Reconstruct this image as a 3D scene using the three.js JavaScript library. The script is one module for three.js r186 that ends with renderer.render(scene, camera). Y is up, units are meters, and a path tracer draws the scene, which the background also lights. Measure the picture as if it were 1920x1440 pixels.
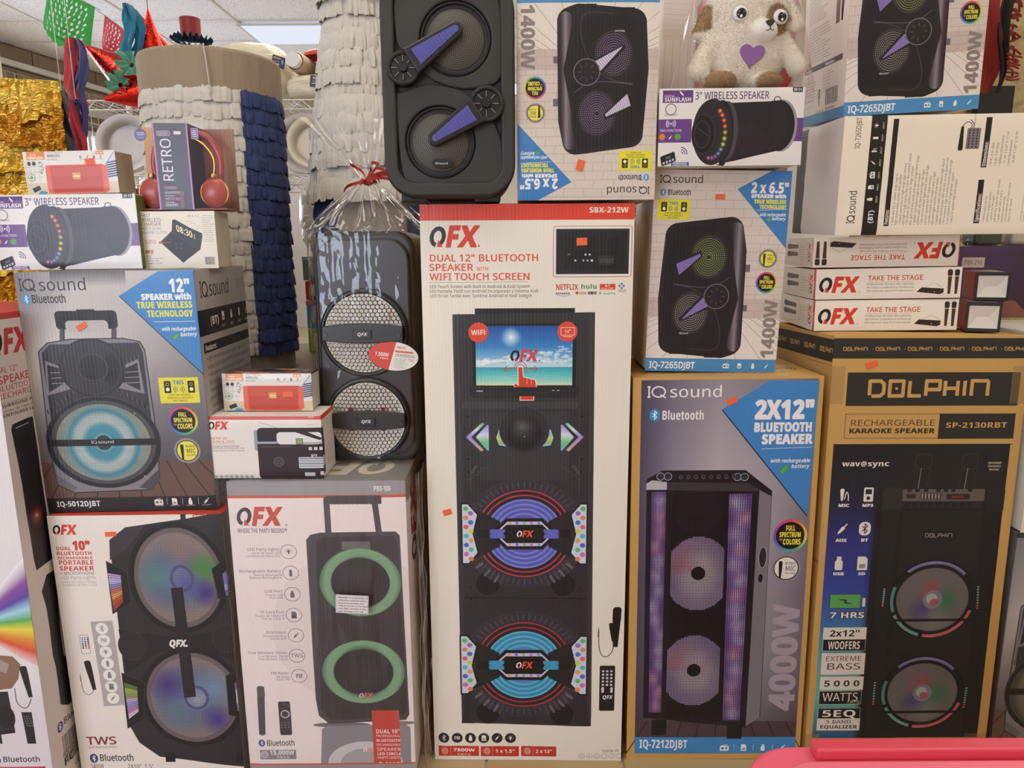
import * as THREE from 'three';
import { RoundedBoxGeometry } from 'three/addons/geometries/RoundedBoxGeometry.js';
import { ImprovedNoise } from 'three/addons/math/ImprovedNoise.js';
import { MarchingCubes } from 'three/addons/objects/MarchingCubes.js';
import { mergeGeometries, mergeVertices, toCreasedNormals } from 'three/addons/utils/BufferGeometryUtils.js';
import { RectAreaLightUniformsLib } from 'three/addons/lights/RectAreaLightUniformsLib.js';

// ---------------------------------------------------------------- camera, sky, lamps, exposure
const scene = new THREE.Scene();
const camera = new THREE.PerspectiveCamera(56.82, 1920 / 1440, 0.05, 60);
camera.position.set(0, 1.12, 0);
camera.rotation.set(THREE.MathUtils.degToRad(-10.6), 0, THREE.MathUtils.degToRad(-0.35), 'XYZ');
scene.add(camera);
const renderer = new THREE.WebGLRenderer({ antialias: true });
renderer.toneMapping = THREE.LinearToneMapping;
renderer.toneMappingExposure = 0.9;
renderer.shadowMap.enabled = true;
RectAreaLightUniformsLib.init();
scene.background = new THREE.Color(0.86, 0.94, 1.12);         // bright overcast sky outside the shop window
scene.backgroundIntensity = 9;
const LAMP_POWER = 8, LAMP_COLOR = [1.0, 0.91, 0.76];       // fluorescent troffers in the ceiling
const LAMPS = [[-1.75, -6.95], [1.9, -6.95], [-2.9, -2.4], [2.0, -0.75], [-0.6, -0.75], [2.0, 1.2], [-0.6, 1.2], [2.3, -3.4], [-0.4, -3.4], [-1.1, -4.7], [1.4, -4.7], [0.2, -9.2]];   // x, z; only the first shows, several unseen ones added to brighten the shop
const CEILING = 3.07;
// ---------------------------------------------------------------- helpers
const V3 = (x, y, z) => new THREE.Vector3(x, y, z), { PI, sin, cos, abs, min, max, sqrt, floor, hypot, atan2 } = Math;
let seedNow = 7;
const seed = (n) => { seedNow = n >>> 0; };
const rnd = (a = 1, b) => { seedNow = (seedNow + 0x6d2b79f5) | 0; let t = Math.imul(seedNow ^ (seedNow >>> 15), 1 | seedNow); t = (t + Math.imul(t ^ (t >>> 7), 61 | t)) ^ t; const r = ((t ^ (t >>> 14)) >>> 0) / 4294967296; return b === undefined ? r * a : a + r * (b - a); };
const IN = new ImprovedNoise(), nz = (x, y, z = 0.37) => IN.noise(x + 11.3, y + 5.7, z);
const lerp = (a, b, t) => a + (b - a) * t, clamp = (x, a = 0, b = 1) => min(b, max(a, x));
const used = {};
function numbered(name) { const n = used[name] = (used[name] ?? -1) + 1; return n ? name + '_' + String(n).padStart(3, '0') : name; }
function tag(o, label, category, group) { o.userData.label = label; o.userData.category = category; if (group) o.userData.group = group; return o; }
function thing(name, label, category, pos = [0, 0, 0], rot = [0, 0, 0], group) {
  const o = new THREE.Group(); o.name = numbered(name); o.position.set(...pos); o.rotation.set(rot[0], rot[1], rot[2], 'YXZ'); scene.add(o); return tag(o, label, category, group);
}
function part(name, geo, mat, parent, pos, rot) {
  const m = new THREE.Mesh(geo, mat); m.name = name; m.castShadow = m.receiveShadow = true;
  if (pos) m.position.set(...pos); if (rot) m.rotation.set(...rot); parent.add(m); return m;
}
function single(name, geo, mat, label, category, pos, rot, group) { const m = part(numbered(name), geo, mat, scene, pos, rot); return tag(m, label, category, group); }
function struct(name, geo, mat, pos, rot) { const m = part(name, geo, mat, scene, pos, rot); m.userData.kind = 'structure'; return m; }
const mat = (color, roughness = 0.6, o = {}) => new THREE.MeshPhysicalMaterial({ color, roughness, metalness: 0, ...o });
const box = (w, h, d, r = 0, x = 0, y = 0, z = 0, s = 2) => { const g = r ? new RoundedBoxGeometry(w, h, d, s, r) : new THREE.BoxGeometry(w, h, d); return g.translate(x, y, z); };
const tube = (pts, r, n = 24, k = 8, closed = false) => new THREE.TubeGeometry(new THREE.CatmullRomCurve3(pts.map((p) => V3(...p)), closed), n, r, k, closed);
const rod = (a, b, r, k = 8) => { const A = V3(...a), B = V3(...b), d = B.clone().sub(A), g = new THREE.CylinderGeometry(r, r, d.length(), k); g.applyQuaternion(new THREE.Quaternion().setFromUnitVectors(V3(0, 1, 0), d.clone().normalize())); return g.translate(...A.add(B).multiplyScalar(0.5).toArray()); };
const merge = (list) => mergeGeometries(list.map((g) => { const q = g.index ? g.toNonIndexed() : g; for (const k of Object.keys(q.attributes)) if (!['position', 'normal', 'uv'].includes(k)) q.deleteAttribute(k); return q; }));
// A sheet of (u, v) points: f returns [x, y, z]; thick > 0 closes it into a slab with its rim.
function sheet(nx, ny, f, thick = 0) {
  const pos = [], uv = [], idx = [], W = nx + 1;
  for (let j = 0; j <= ny; j++) for (let i = 0; i <= nx; i++) { pos.push(...f(i / nx, j / ny)); uv.push(i / nx, j / ny); }
  for (let j = 0; j < ny; j++) for (let i = 0; i < nx; i++) { const a = j * W + i; idx.push(a, a + 1, a + W + 1, a, a + W + 1, a + W); }
  let g = new THREE.BufferGeometry();
  g.setAttribute('position', new THREE.Float32BufferAttribute(pos, 3)); g.setAttribute('uv', new THREE.Float32BufferAttribute(uv, 2)); g.setIndex(idx); g.computeVertexNormals();
  if (!thick) return g;
  const n = g.attributes.normal.array, back = pos.map((p, i) => p - n[i] * thick), N = pos.length / 3, bi = idx.slice();
  for (let i = 0; i < bi.length; i += 3) [bi[i], bi[i + 1]] = [bi[i + 1], bi[i]];
  const b = new THREE.BufferGeometry(); b.setAttribute('position', new THREE.Float32BufferAttribute(back, 3)); b.setAttribute('uv', new THREE.Float32BufferAttribute(uv, 2)); b.setIndex(bi); b.computeVertexNormals();
  const rim = []; for (let i = 0; i < nx; i++) rim.push(i); for (let j = 0; j < ny; j++) rim.push(j * W + nx); for (let i = nx; i > 0; i--) rim.push(ny * W + i); for (let j = ny; j > 0; j--) rim.push(j * W);
  const rp = [], ru = [], all = pos.concat(back);
  const at = (k) => all.slice(k * 3, k * 3 + 3), u2 = (k) => uv.slice((k % N) * 2, (k % N) * 2 + 2);
  rim.forEach((a, k) => { const c = rim[(k + 1) % rim.length]; for (const q of [a, a + N, c + N, a, c + N, c]) { rp.push(...at(q)); ru.push(...u2(q)); } });
  const r = new THREE.BufferGeometry(); r.setAttribute('position', new THREE.Float32BufferAttribute(rp, 3)); r.setAttribute('uv', new THREE.Float32BufferAttribute(ru, 2)); r.computeVertexNormals();
  return merge([g, b, r]);
}
function shape(pts) { const s = new THREE.Shape(); pts.forEach((p, i) => (i ? s.lineTo(...p) : s.moveTo(...p))); s.closePath(); return s; }
function rrect(w, h, r, x = 0, y = 0) { const s = new THREE.Shape(), a = x - w / 2, b = y - h / 2; s.moveTo(a + r, b); s.lineTo(a + w - r, b); s.absarc(a + w - r, b + r, r, -PI / 2, 0); s.lineTo(a + w, b + h - r); s.absarc(a + w - r, b + h - r, r, 0, PI / 2); s.lineTo(a + r, b + h); s.absarc(a + r, b + h - r, r, PI / 2, PI); s.lineTo(a, b + r); s.absarc(a + r, b + r, r, PI, PI * 1.5); return s; }
const extrude = (s, depth, bevel = 0, o = {}) => new THREE.ExtrudeGeometry(s, { depth, bevelEnabled: bevel > 0, bevelThickness: bevel, bevelSize: bevel, bevelSegments: 2, curveSegments: 18, ...o });
function dataTex(n, f, o = {}) {            // grey relief or colour computed per texel, f(x, y) in 0..1
  const d = new Uint8Array(n * n * 4);
  for (let y = 0; y < n; y++) for (let x = 0; x < n; x++) { const v = f(x / n, y / n), c = Array.isArray(v) ? v : [v, v, v]; for (let k = 0; k < 3; k++) d[(y * n + x) * 4 + k] = clamp(c[k]) * 255; d[(y * n + x) * 4 + 3] = 255; }
  const t = new THREE.DataTexture(d, n, n); t.magFilter = t.minFilter = THREE.LinearFilter; t.wrapS = t.wrapT = THREE.RepeatWrapping; t.needsUpdate = true; Object.assign(t, o); return t;
}
const rep = (t, x, y) => { const c = t.clone(); c.repeat.set(x, y); c.needsUpdate = true; return c; };
const tile = (x, y, k) => { const a = nz(x * k, y * k, 3), b = nz((x - 1) * k, y * k, 3), c = nz(x * k, (y - 1) * k, 3), d = nz((x - 1) * k, (y - 1) * k, 3); return lerp(lerp(a, b, x), lerp(c, d, x), y); };
const T_flute = dataTex(256, (x, y) => 0.5 + 0.22 * sin(x * PI * 2 * 8) * (0.6 + 0.8 * tile(x, y, 3)) + 0.5 * tile(x, y, 5) + 0.1 * tile(x, y, 40));   // eight flutes of corrugated board
const T_crumple = dataTex(512, (x, y) => { let s = 0; for (const [k, a] of [[4, 1], [9, 0.6], [19, 0.35], [40, 0.18]]) s += a * abs(tile(x, y, k)); return s * 1.25; });
const T_fold = dataTex(512, (x, y) => { let s = 0; for (const [k, m, a] of [[7, 2, 1], [13, 4, 0.5], [26, 6, 0.2]]) { const q = (X, Y) => nz(X * k, Y * m, 6), n = lerp(lerp(q(x, y), q(x - 1, y), x), lerp(q(x, y - 1), q(x - 1, y - 1), x), y); s += a * (0.5 - abs(n)); } return s * 0.6; });
const T_grain = dataTex(256, (x, y) => 0.5 + 0.35 * tile(x, y, 60) + 0.3 * tile(x, y, 23));
const T_soft = dataTex(256, (x, y) => 0.5 + 0.6 * tile(x, y, 4) + 0.25 * tile(x, y, 11));

// ---------------------------------------------------------------- printing press: canvases measured in millimetres
const RED = '#d8402c', INK = '#1d1a1b';
class Print {
  constructor(w, h, res, bg) {
    this.w = w; this.h = h; this.cv = document.createElement('canvas'); this.cv.width = Math.min(2048, Math.round(w * res)); this.cv.height = Math.min(2048, Math.round(h * res));
    const x = this.x = this.cv.getContext('2d'); x.scale(this.cv.width / w, this.cv.height / h); if (bg) { x.fillStyle = bg; x.fillRect(0, 0, w, h); } x.lineJoin = 'round'; x.lineCap = 'butt';
  }
  tex() { const t = new THREE.CanvasTexture(this.cv); t.colorSpace = THREE.SRGBColorSpace; t.magFilter = THREE.LinearFilter; return t; }
  R(x0, y0, x1, y1, c) { this.x.fillStyle = c; this.x.fillRect(min(x0, x1), min(y0, y1), abs(x1 - x0), abs(y1 - y0)); return this; }
  RR(x0, y0, x1, y1, r, c, stroke, lw) { const x = this.x; x.beginPath(); x.roundRect(min(x0, x1), min(y0, y1), abs(x1 - x0), abs(y1 - y0), r); if (c) { x.fillStyle = c; x.fill(); } if (stroke) { x.strokeStyle = stroke; x.lineWidth = lw; x.stroke(); } return this; }
  G(pts, c, stroke, lw) { const x = this.x; x.beginPath(); for (let i = 0; i < pts.length; i += 2) i ? x.lineTo(pts[i], pts[i + 1]) : x.moveTo(pts[0], pts[1]); x.closePath(); if (c) { x.fillStyle = c; x.fill(); } if (stroke) { x.strokeStyle = stroke; x.lineWidth = lw; x.stroke(); } return this; }
  L(pts, c, lw) { const x = this.x; x.beginPath(); for (let i = 0; i < pts.length; i += 2) i ? x.lineTo(pts[i], pts[i + 1]) : x.moveTo(pts[0], pts[1]); x.strokeStyle = c; x.lineWidth = lw; x.stroke(); return this; }
  Q(pts, c, lw) { const x = this.x; x.beginPath(); x.moveTo(pts[0], pts[1]); let i = 2; for (; i + 3 < pts.length; i += 2) x.quadraticCurveTo(pts[i], pts[i + 1], (pts[i] + pts[i + 2]) / 2, (pts[i + 1] + pts[i + 3]) / 2); x.lineTo(pts[pts.length - 2], pts[pts.length - 1]); x.strokeStyle = c; x.lineWidth = lw; x.stroke(); return this; }
  E(cx, cy, rx, ry, c, stroke, lw, a0 = 0, a1 = PI * 2) { const x = this.x; x.beginPath(); x.ellipse(cx, cy, abs(rx), abs(ry), 0, a0, a1); if (c) { x.fillStyle = c; x.fill(); } if (stroke) { x.strokeStyle = stroke; x.lineWidth = lw; x.stroke(); } return this; }
  lin(x0, y0, x1, y1, stops) { const g = this.x.createLinearGradient(x0, y0, x1, y1); stops.forEach(([p, c]) => g.addColorStop(p, c)); return g; }
  rad(cx, cy, r0, r1, stops) { const g = this.x.createRadialGradient(cx, cy, r0, cx, cy, r1); stops.forEach(([p, c]) => g.addColorStop(p, c)); return g; }
  // text on a baseline: h is the height of a capital in mm, o.w the width it must fill
  T(s, px, py, h, o = {}) {
    const x = this.x; x.save(); x.translate(px, py); if (o.rot) x.rotate(o.rot); if (o.it) x.transform(1, 0, -0.2, 1, 0, 0);
    const fs = 40; x.font = (o.b ? 'bold ' : '') + fs + 'px ' + (o.f || 'sans-serif'); x.scale(h / (fs * 0.714), h / (fs * 0.714));
    const w = x.measureText(s).width; if (o.w) x.scale(o.w / (h / (fs * 0.714)) / w, 1);
    x.textAlign = 'left'; const dx = o.a === 'c' ? -w / 2 : o.a === 'r' ? -w : 0;
    if (o.st) { x.lineWidth = o.sw || 3; x.strokeStyle = o.st; x.strokeText(s, dx, 0); }
    x.fillStyle = o.c || INK; x.fillText(s, dx, 0); x.restore(); return this;
  }
  lines(list, px, py, step, h, o) { list.forEach((s, i) => s && this.T(s, px, py + i * step, h, o)); return this; }
  clip(path, f) { const x = this.x; x.save(); x.beginPath(); path(x); x.clip(); f(this); x.restore(); return this; }
  dots(cx, cy, r, pitch, dot, c, ring = 0) { const x = this.x; x.fillStyle = c; if (ring) { for (let q = ring; q < r; q += pitch) { const n = Math.max(6, Math.round(2 * PI * q / pitch)); for (let i = 0; i < n; i++) { x.beginPath(); x.arc(cx + q * cos(i / n * 2 * PI), cy + q * sin(i / n * 2 * PI), dot, 0, 7); x.fill(); } } return this; }
    for (let j = 0, yy = -r; yy < r; yy += pitch * 0.86, j++) for (let xx = -r + (j % 2) * pitch / 2; xx < r; xx += pitch) if (hypot(xx, yy) < r) x.fillRect(cx + xx - dot, cy + yy - dot, dot * 2, dot * 2); return this; }
  grit(n, cols, smin, smax, a = 0.5, box = [0, 0, this.w, this.h]) { const x = this.x; x.globalAlpha = a; for (let i = 0; i < n; i++) { x.fillStyle = cols[floor(rnd(cols.length))]; x.fillRect(rnd(box[0], box[2]), rnd(box[1], box[3]), rnd(smin, smax), rnd(smin, smax) * 0.6); } x.globalAlpha = 1; return this; }
  // emblems
  qfx(px, py, h, q = INK, fx = RED) {
    const x = this.x; x.save(); x.translate(px, py); x.transform(1, 0, -0.16, 1, 0, 0);
    x.lineWidth = 0.2 * h; x.strokeStyle = q; x.beginPath(); x.ellipse(0.42 * h, -0.5 * h, 0.3 * h, 0.4 * h, 0, 0.55 * PI, 2.32 * PI); x.stroke();
    x.fillStyle = fx; x.beginPath(); x.moveTo(0.44 * h, 0); x.lineTo(0.47 * h, -0.36 * h); x.lineTo(0.74 * h, 0); x.fill(); x.restore();
    this.T('F', px + 0.82 * h, py, h, { b: 1, it: 1, c: fx, w: 0.66 * h, st: fx, sw: 2.5 }); this.T('X', px + 1.5 * h, py, h, { b: 1, it: 1, c: fx, w: 0.9 * h, st: fx, sw: 2 }); return this;
  }
  iq(px, py, h, w, c) { this.T('I', px, py, h, { c, st: c, sw: 2, w: w * 0.045 }); this.x.save(); this.E(px + w * 0.15, py - h / 2, w * 0.085, h * 0.46, null, c, h * 0.13); this.L([px + w * 0.17, py - h * 0.25, px + w * 0.245, py + h * 0.04], c, h * 0.13); this.x.restore(); return this.T('sound', px + w * 0.29, py, h, { c, w: w * 0.71 }); }
  rune(cx, cy, h, c, lw = h * 0.09) { const a = h * 0.26, b = h / 2; return this.L([cx - a, cy - b / 2, cx + a, cy + b / 2, cx, cy + b, cx, cy - b, cx + a, cy - b / 2, cx - a, cy + b / 2], c, lw); }
  bt(cx, cy, h, c = '#2f8fcc', rune = '#fff') { this.E(cx, cy, h * 0.4, h * 0.5, c); return this.rune(cx, cy, h * 0.66, rune); }
  fullcol(cx, cy, r, txt = '#efe24a') {
    const x = this.x, g = x.createConicGradient(-PI / 2, cx, cy); ['#e0455a', '#e89a3a', '#e6dc4a', '#58b45a', '#3f8fd0', '#6a55b8', '#c04a9a', '#e0455a'].forEach((c, i) => g.addColorStop(i / 7, c));
    this.E(cx, cy, r, r, g); this.E(cx, cy, r * 0.84, r * 0.84, '#17151a');
    this.T('FULL', cx, cy - r * 0.3, r * 0.3, { a: 'c', b: 1, w: r * 0.56, c: txt, st: txt, sw: 1.5 }).T('SPECTRUM', cx, cy + r * 0.1, r * 0.3, { a: 'c', b: 1, w: r * 1.28, c: txt, st: txt, sw: 1.5 }).T('COLORS', cx + r * 0.1, cy + r * 0.55, r * 0.34, { a: 'c', b: 1, w: r * 1.05, c: txt, st: txt, sw: 1.5 }).T('OF', cx - r * 0.56, cy + r * 0.32, r * 0.13, { a: 'c', c: txt });
    return this;
  }
  micdraw(cx, cy, h, c = '#161314', rot = 0) { const x = this.x; x.save(); x.translate(cx, cy); x.rotate(rot); this.RR(-h * 0.1, -h * 0.5, h * 0.1, -h * 0.22, h * 0.07, c); this.G([-h * 0.1, -h * 0.26, h * 0.1, -h * 0.26, h * 0.055, h * 0.5, -h * 0.055, h * 0.5], c); x.restore(); return this; }
  bonus(cx, cy, r, bg = '#e6df55', ring = '#9a9298') { this.E(cx, cy, r, r, ring); this.E(cx, cy, r * 0.84, r * 0.84, '#1b181b'); this.E(cx, cy, r * 0.78, r * 0.78, bg); this.micdraw(cx - r * 0.38, cy + r * 0.1, r * 1.2); this.T('BONUS', cx + r * 0.28, cy - r * 0.26, r * 0.2, { a: 'c', w: r * 0.75 }).T('MIC', cx + r * 0.28, cy + r * 0.18, r * 0.34, { a: 'c', w: r * 0.7, b: 0 }).T('INCLUDED', cx + r * 0.28, cy + r * 0.42, r * 0.13, { a: 'c', w: r * 0.72 }); return this; }
  tws(x0, y0, x1, y1) { const w = x1 - x0, h = y1 - y0; this.R(x0, y0, x1, y1, '#e6dc3c'); for (const s of [0.13, 0.73]) { this.RR(x0 + w * s, y0 + h * 0.14, x0 + w * (s + 0.17), y0 + h * 0.6, w * 0.02, '#1c1a18'); this.E(x0 + w * (s + 0.085), y0 + h * 0.27, w * 0.035, w * 0.035, null, '#e6dc3c', w * 0.012); this.E(x0 + w * (s + 0.085), y0 + h * 0.46, w * 0.055, w * 0.055, '#f6f2d0', '#1c1a18', w * 0.01); }
    this.T('TWS', x0 + w * 0.5, y0 + h * 0.27, h * 0.15, { a: 'c', b: 1, c: '#2f7cc0', w: w * 0.28 }); for (const r of [0.05, 0.09, 0.13]) { this.E(x0 + w * 0.5, y0 + h * 0.46, w * r, w * r, null, '#3a6a8a', w * 0.015, -0.8, 0.8); this.E(x0 + w * 0.5, y0 + h * 0.46, w * r, w * r, null, '#3a6a8a', w * 0.015, PI - 0.8, PI + 0.8); }
    return this.lines(['PAIR THE SPEAKER', 'WIRELESSLY WITHOUT', 'ANY CABLES!'], x0 + w * 0.5, y0 + h * 0.72, h * 0.11, h * 0.07, { a: 'c', c: '#3a3a20' }); }
  waves(cx, cy, r, c, lw) { this.E(cx, cy, r * 0.18, r * 0.18, c); for (const q of [0.45, 0.72, 1]) { this.E(cx, cy, r * q, r * q, null, c, lw, -0.85, 0.85); this.E(cx, cy, r * q, r * q, null, c, lw, PI - 0.85, PI + 0.85); } return this; }
  barcode(x0, y0, x1, y1, c = '#222') { for (let q = x0; q < x1;) { const w = rnd((x1 - x0) * 0.01, (x1 - x0) * 0.04); this.R(q, y0, min(x1, q + w), y1, c); q += w + rnd((x1 - x0) * 0.012, (x1 - x0) * 0.04); } return this; }
  icon(kind, cx, cy, s, c) {                                        // s = height
    const x = this.x, h = s / 2;
    if (kind === 'radio') this.RR(cx - h * 1.2, cy - h * 0.6, cx + h * 1.2, cy + h, s * 0.1, c).E(cx - h * 0.5, cy + h * 0.2, h * 0.42, h * 0.42, '#333a').L([cx - h * 0.9, cy - h * 0.6, cx + h * 0.7, cy - h], c, s * 0.08).R(cx + h * 0.2, cy - h * 0.2, cx + h * 0.9, cy + h * 0.5, '#3338');
    else if (kind === 'sd') this.G([cx - h * 0.7, cy - h, cx + h * 0.4, cy - h, cx + h * 0.75, cy - h * 0.6, cx + h * 0.75, cy + h, cx - h * 0.7, cy + h], c).R(cx - h * 0.4, cy + h * 0.1, cx + h * 0.45, cy + h * 0.7, '#4448');
    else if (kind === 'usb') this.R(cx - h * 0.32, cy - h, cx + h * 0.32, cy - h * 0.4, c).RR(cx - h * 0.55, cy - h * 0.45, cx + h * 0.55, cy + h, s * 0.14, c);
    else if (kind === 'jack') { x.save(); x.translate(cx, cy); x.rotate(0.7); this.R(-h * 0.1, -h * 1.15, h * 0.1, -h * 0.4, c).G([-h * 0.28, -h * 0.4, h * 0.28, -h * 0.4, h * 0.2, h * 0.6, 0, h * 1.1, -h * 0.2, h * 0.6], c); x.restore(); }
    else if (kind === 'bulb') { this.E(cx, cy - h * 0.1, h * 0.42, h * 0.42, c).R(cx - h * 0.2, cy + h * 0.3, cx + h * 0.2, cy + h * 0.7, c); for (let i = 0; i < 7; i++) { const a = PI * (0.9 + i * 0.2); this.L([cx + cos(a) * h * 0.6, cy + sin(a) * h * 0.6, cx + cos(a) * h * 0.95, cy + sin(a) * h * 0.95], c, s * 0.06); } }
    else if (kind === 'bt') this.rune(cx, cy, s, c);
    else if (kind === 'fm') this.T('FM', cx, cy + h * 0.6, s * 0.5, { a: 'c', b: 1, c, w: s * 0.9 }).L([cx - h, cy - h * 0.5, cx + h, cy - h * 0.5], c, s * 0.06);
    else if (kind === 'bat') this.RR(cx - h * 0.4, cy - h * 0.8, cx + h * 0.4, cy + h, s * 0.08, c).R(cx - h * 0.2, cy - h, cx + h * 0.2, cy - h * 0.7, c);
    else if (kind === 'mic') this.E(cx - h * 0.3, cy - h * 0.6, h * 0.35, h * 0.35, c).G([cx - h * 0.6, cy - h * 0.4, cx, cy - h * 0.4, cx - h * 0.15, cy + h, cx - h * 0.45, cy + h], c).Q([cx + h * 0.1, cy + h * 0.8, cx + h * 0.3, cy - h * 0.6, cx + h * 0.7, cy, cx + h * 0.7, cy + h], c, s * 0.08);
    else if (kind === 'mp3') this.RR(cx - h * 0.65, cy - h, cx + h * 0.65, cy + h, s * 0.08, c).R(cx - h * 0.42, cy - h * 0.75, cx + h * 0.42, cy - h * 0.05, '#181a30').E(cx, cy + h * 0.5, h * 0.26, h * 0.26, '#181a30');
    return this;
  }
  para(x0, y0, x1, n, step, h, c, seedN = 3) { seed(seedN); const words = ['audio', 'system', 'the', 'light', 'this', 'range', 'input', 'and', 'sound', 'with', 'output', 'is', 'for', 'home', 'any', 'use', 'remote', 'speaker', 'connect', 'power', 'high', 'to']; for (let i = 0; i < n; i++) { let s = i % 2 ? '' : '\u2022 '; const len = rnd(0.55, 1) * (x1 - x0) / (h * 0.72); while (s.length < len) s += words[floor(rnd(words.length))] + ' '; this.T(s, x0, y0 + i * step, h, { c }); } return this; }
  jackcable(x0, y0, w, h, c = '#1a1718') { this.micdraw(x0 + w * 0.75, y0 + h * 0.3, h * 0.55, c, -0.12); this.Q([x0 + w * 0.85, y0 + h * 0.58, x0 + w * 0.9, y0 + h * 0.85, x0 + w * 0.4, y0 + h * 1.1, x0 + w * 0.05, y0 + h * 0.9, x0, y0 + h * 0.4, x0, y0 + h * 0.2], c, h * 0.018); return this.R(x0 - h * 0.015, y0 + h * 0.25, x0 + h * 0.015, y0 + h * 0.45, c).R(x0 - h * 0.006, y0 + h * 0.16, x0 + h * 0.006, y0 + h * 0.3, c); }
  remote(x0, y0, x1, y1, c = '#1c191b', k = '#d8d2d2') { const w = x1 - x0, h = y1 - y0; this.RR(x0, y0, x1, y1, w * 0.1, c); for (let j = 0; j < 5; j++) for (let i = 0; i < 3; i++) this.RR(x0 + w * (0.14 + i * 0.27), y0 + h * (0.1 + j * 0.075), x0 + w * (0.3 + i * 0.27), y0 + h * (0.145 + j * 0.075), w * 0.04, k); this.RR(x0 + w * 0.12, y0 + h * 0.47, x0 + w * 0.3, y0 + h * 0.6, w * 0.08, k).RR(x0 + w * 0.7, y0 + h * 0.47, x0 + w * 0.88, y0 + h * 0.6, w * 0.08, k); return this; }
}
function woodStrip(p, x0, y0, x1, y1, base, dark, n, fan) {       // printed floorboards
  p.R(x0, y0, x1, y1, base); const cx = (x0 + x1) / 2;
  for (let i = 0; i <= n; i++) { const t = i / n, a = lerp(x0, x1, t); p.L([cx + (a - cx) * 0.85, y0, cx + (a - cx) * (0.85 + fan), y1], dark, (x1 - x0) * 0.006); }
  p.x.globalAlpha = 0.25; for (let i = 0; i < 90; i++) { const yy = rnd(y0, y1), xx = rnd(x0, x1); p.L([xx, yy, xx + rnd(1, 4) * (xx < cx ? -0.5 : 0.5), yy + rnd(2, (y1 - y0) * 0.2)], dark, 0.35); } p.x.globalAlpha = 1; p.clip((x) => x.rect(0, 0, p.w, p.h), () => {});
}
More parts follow.
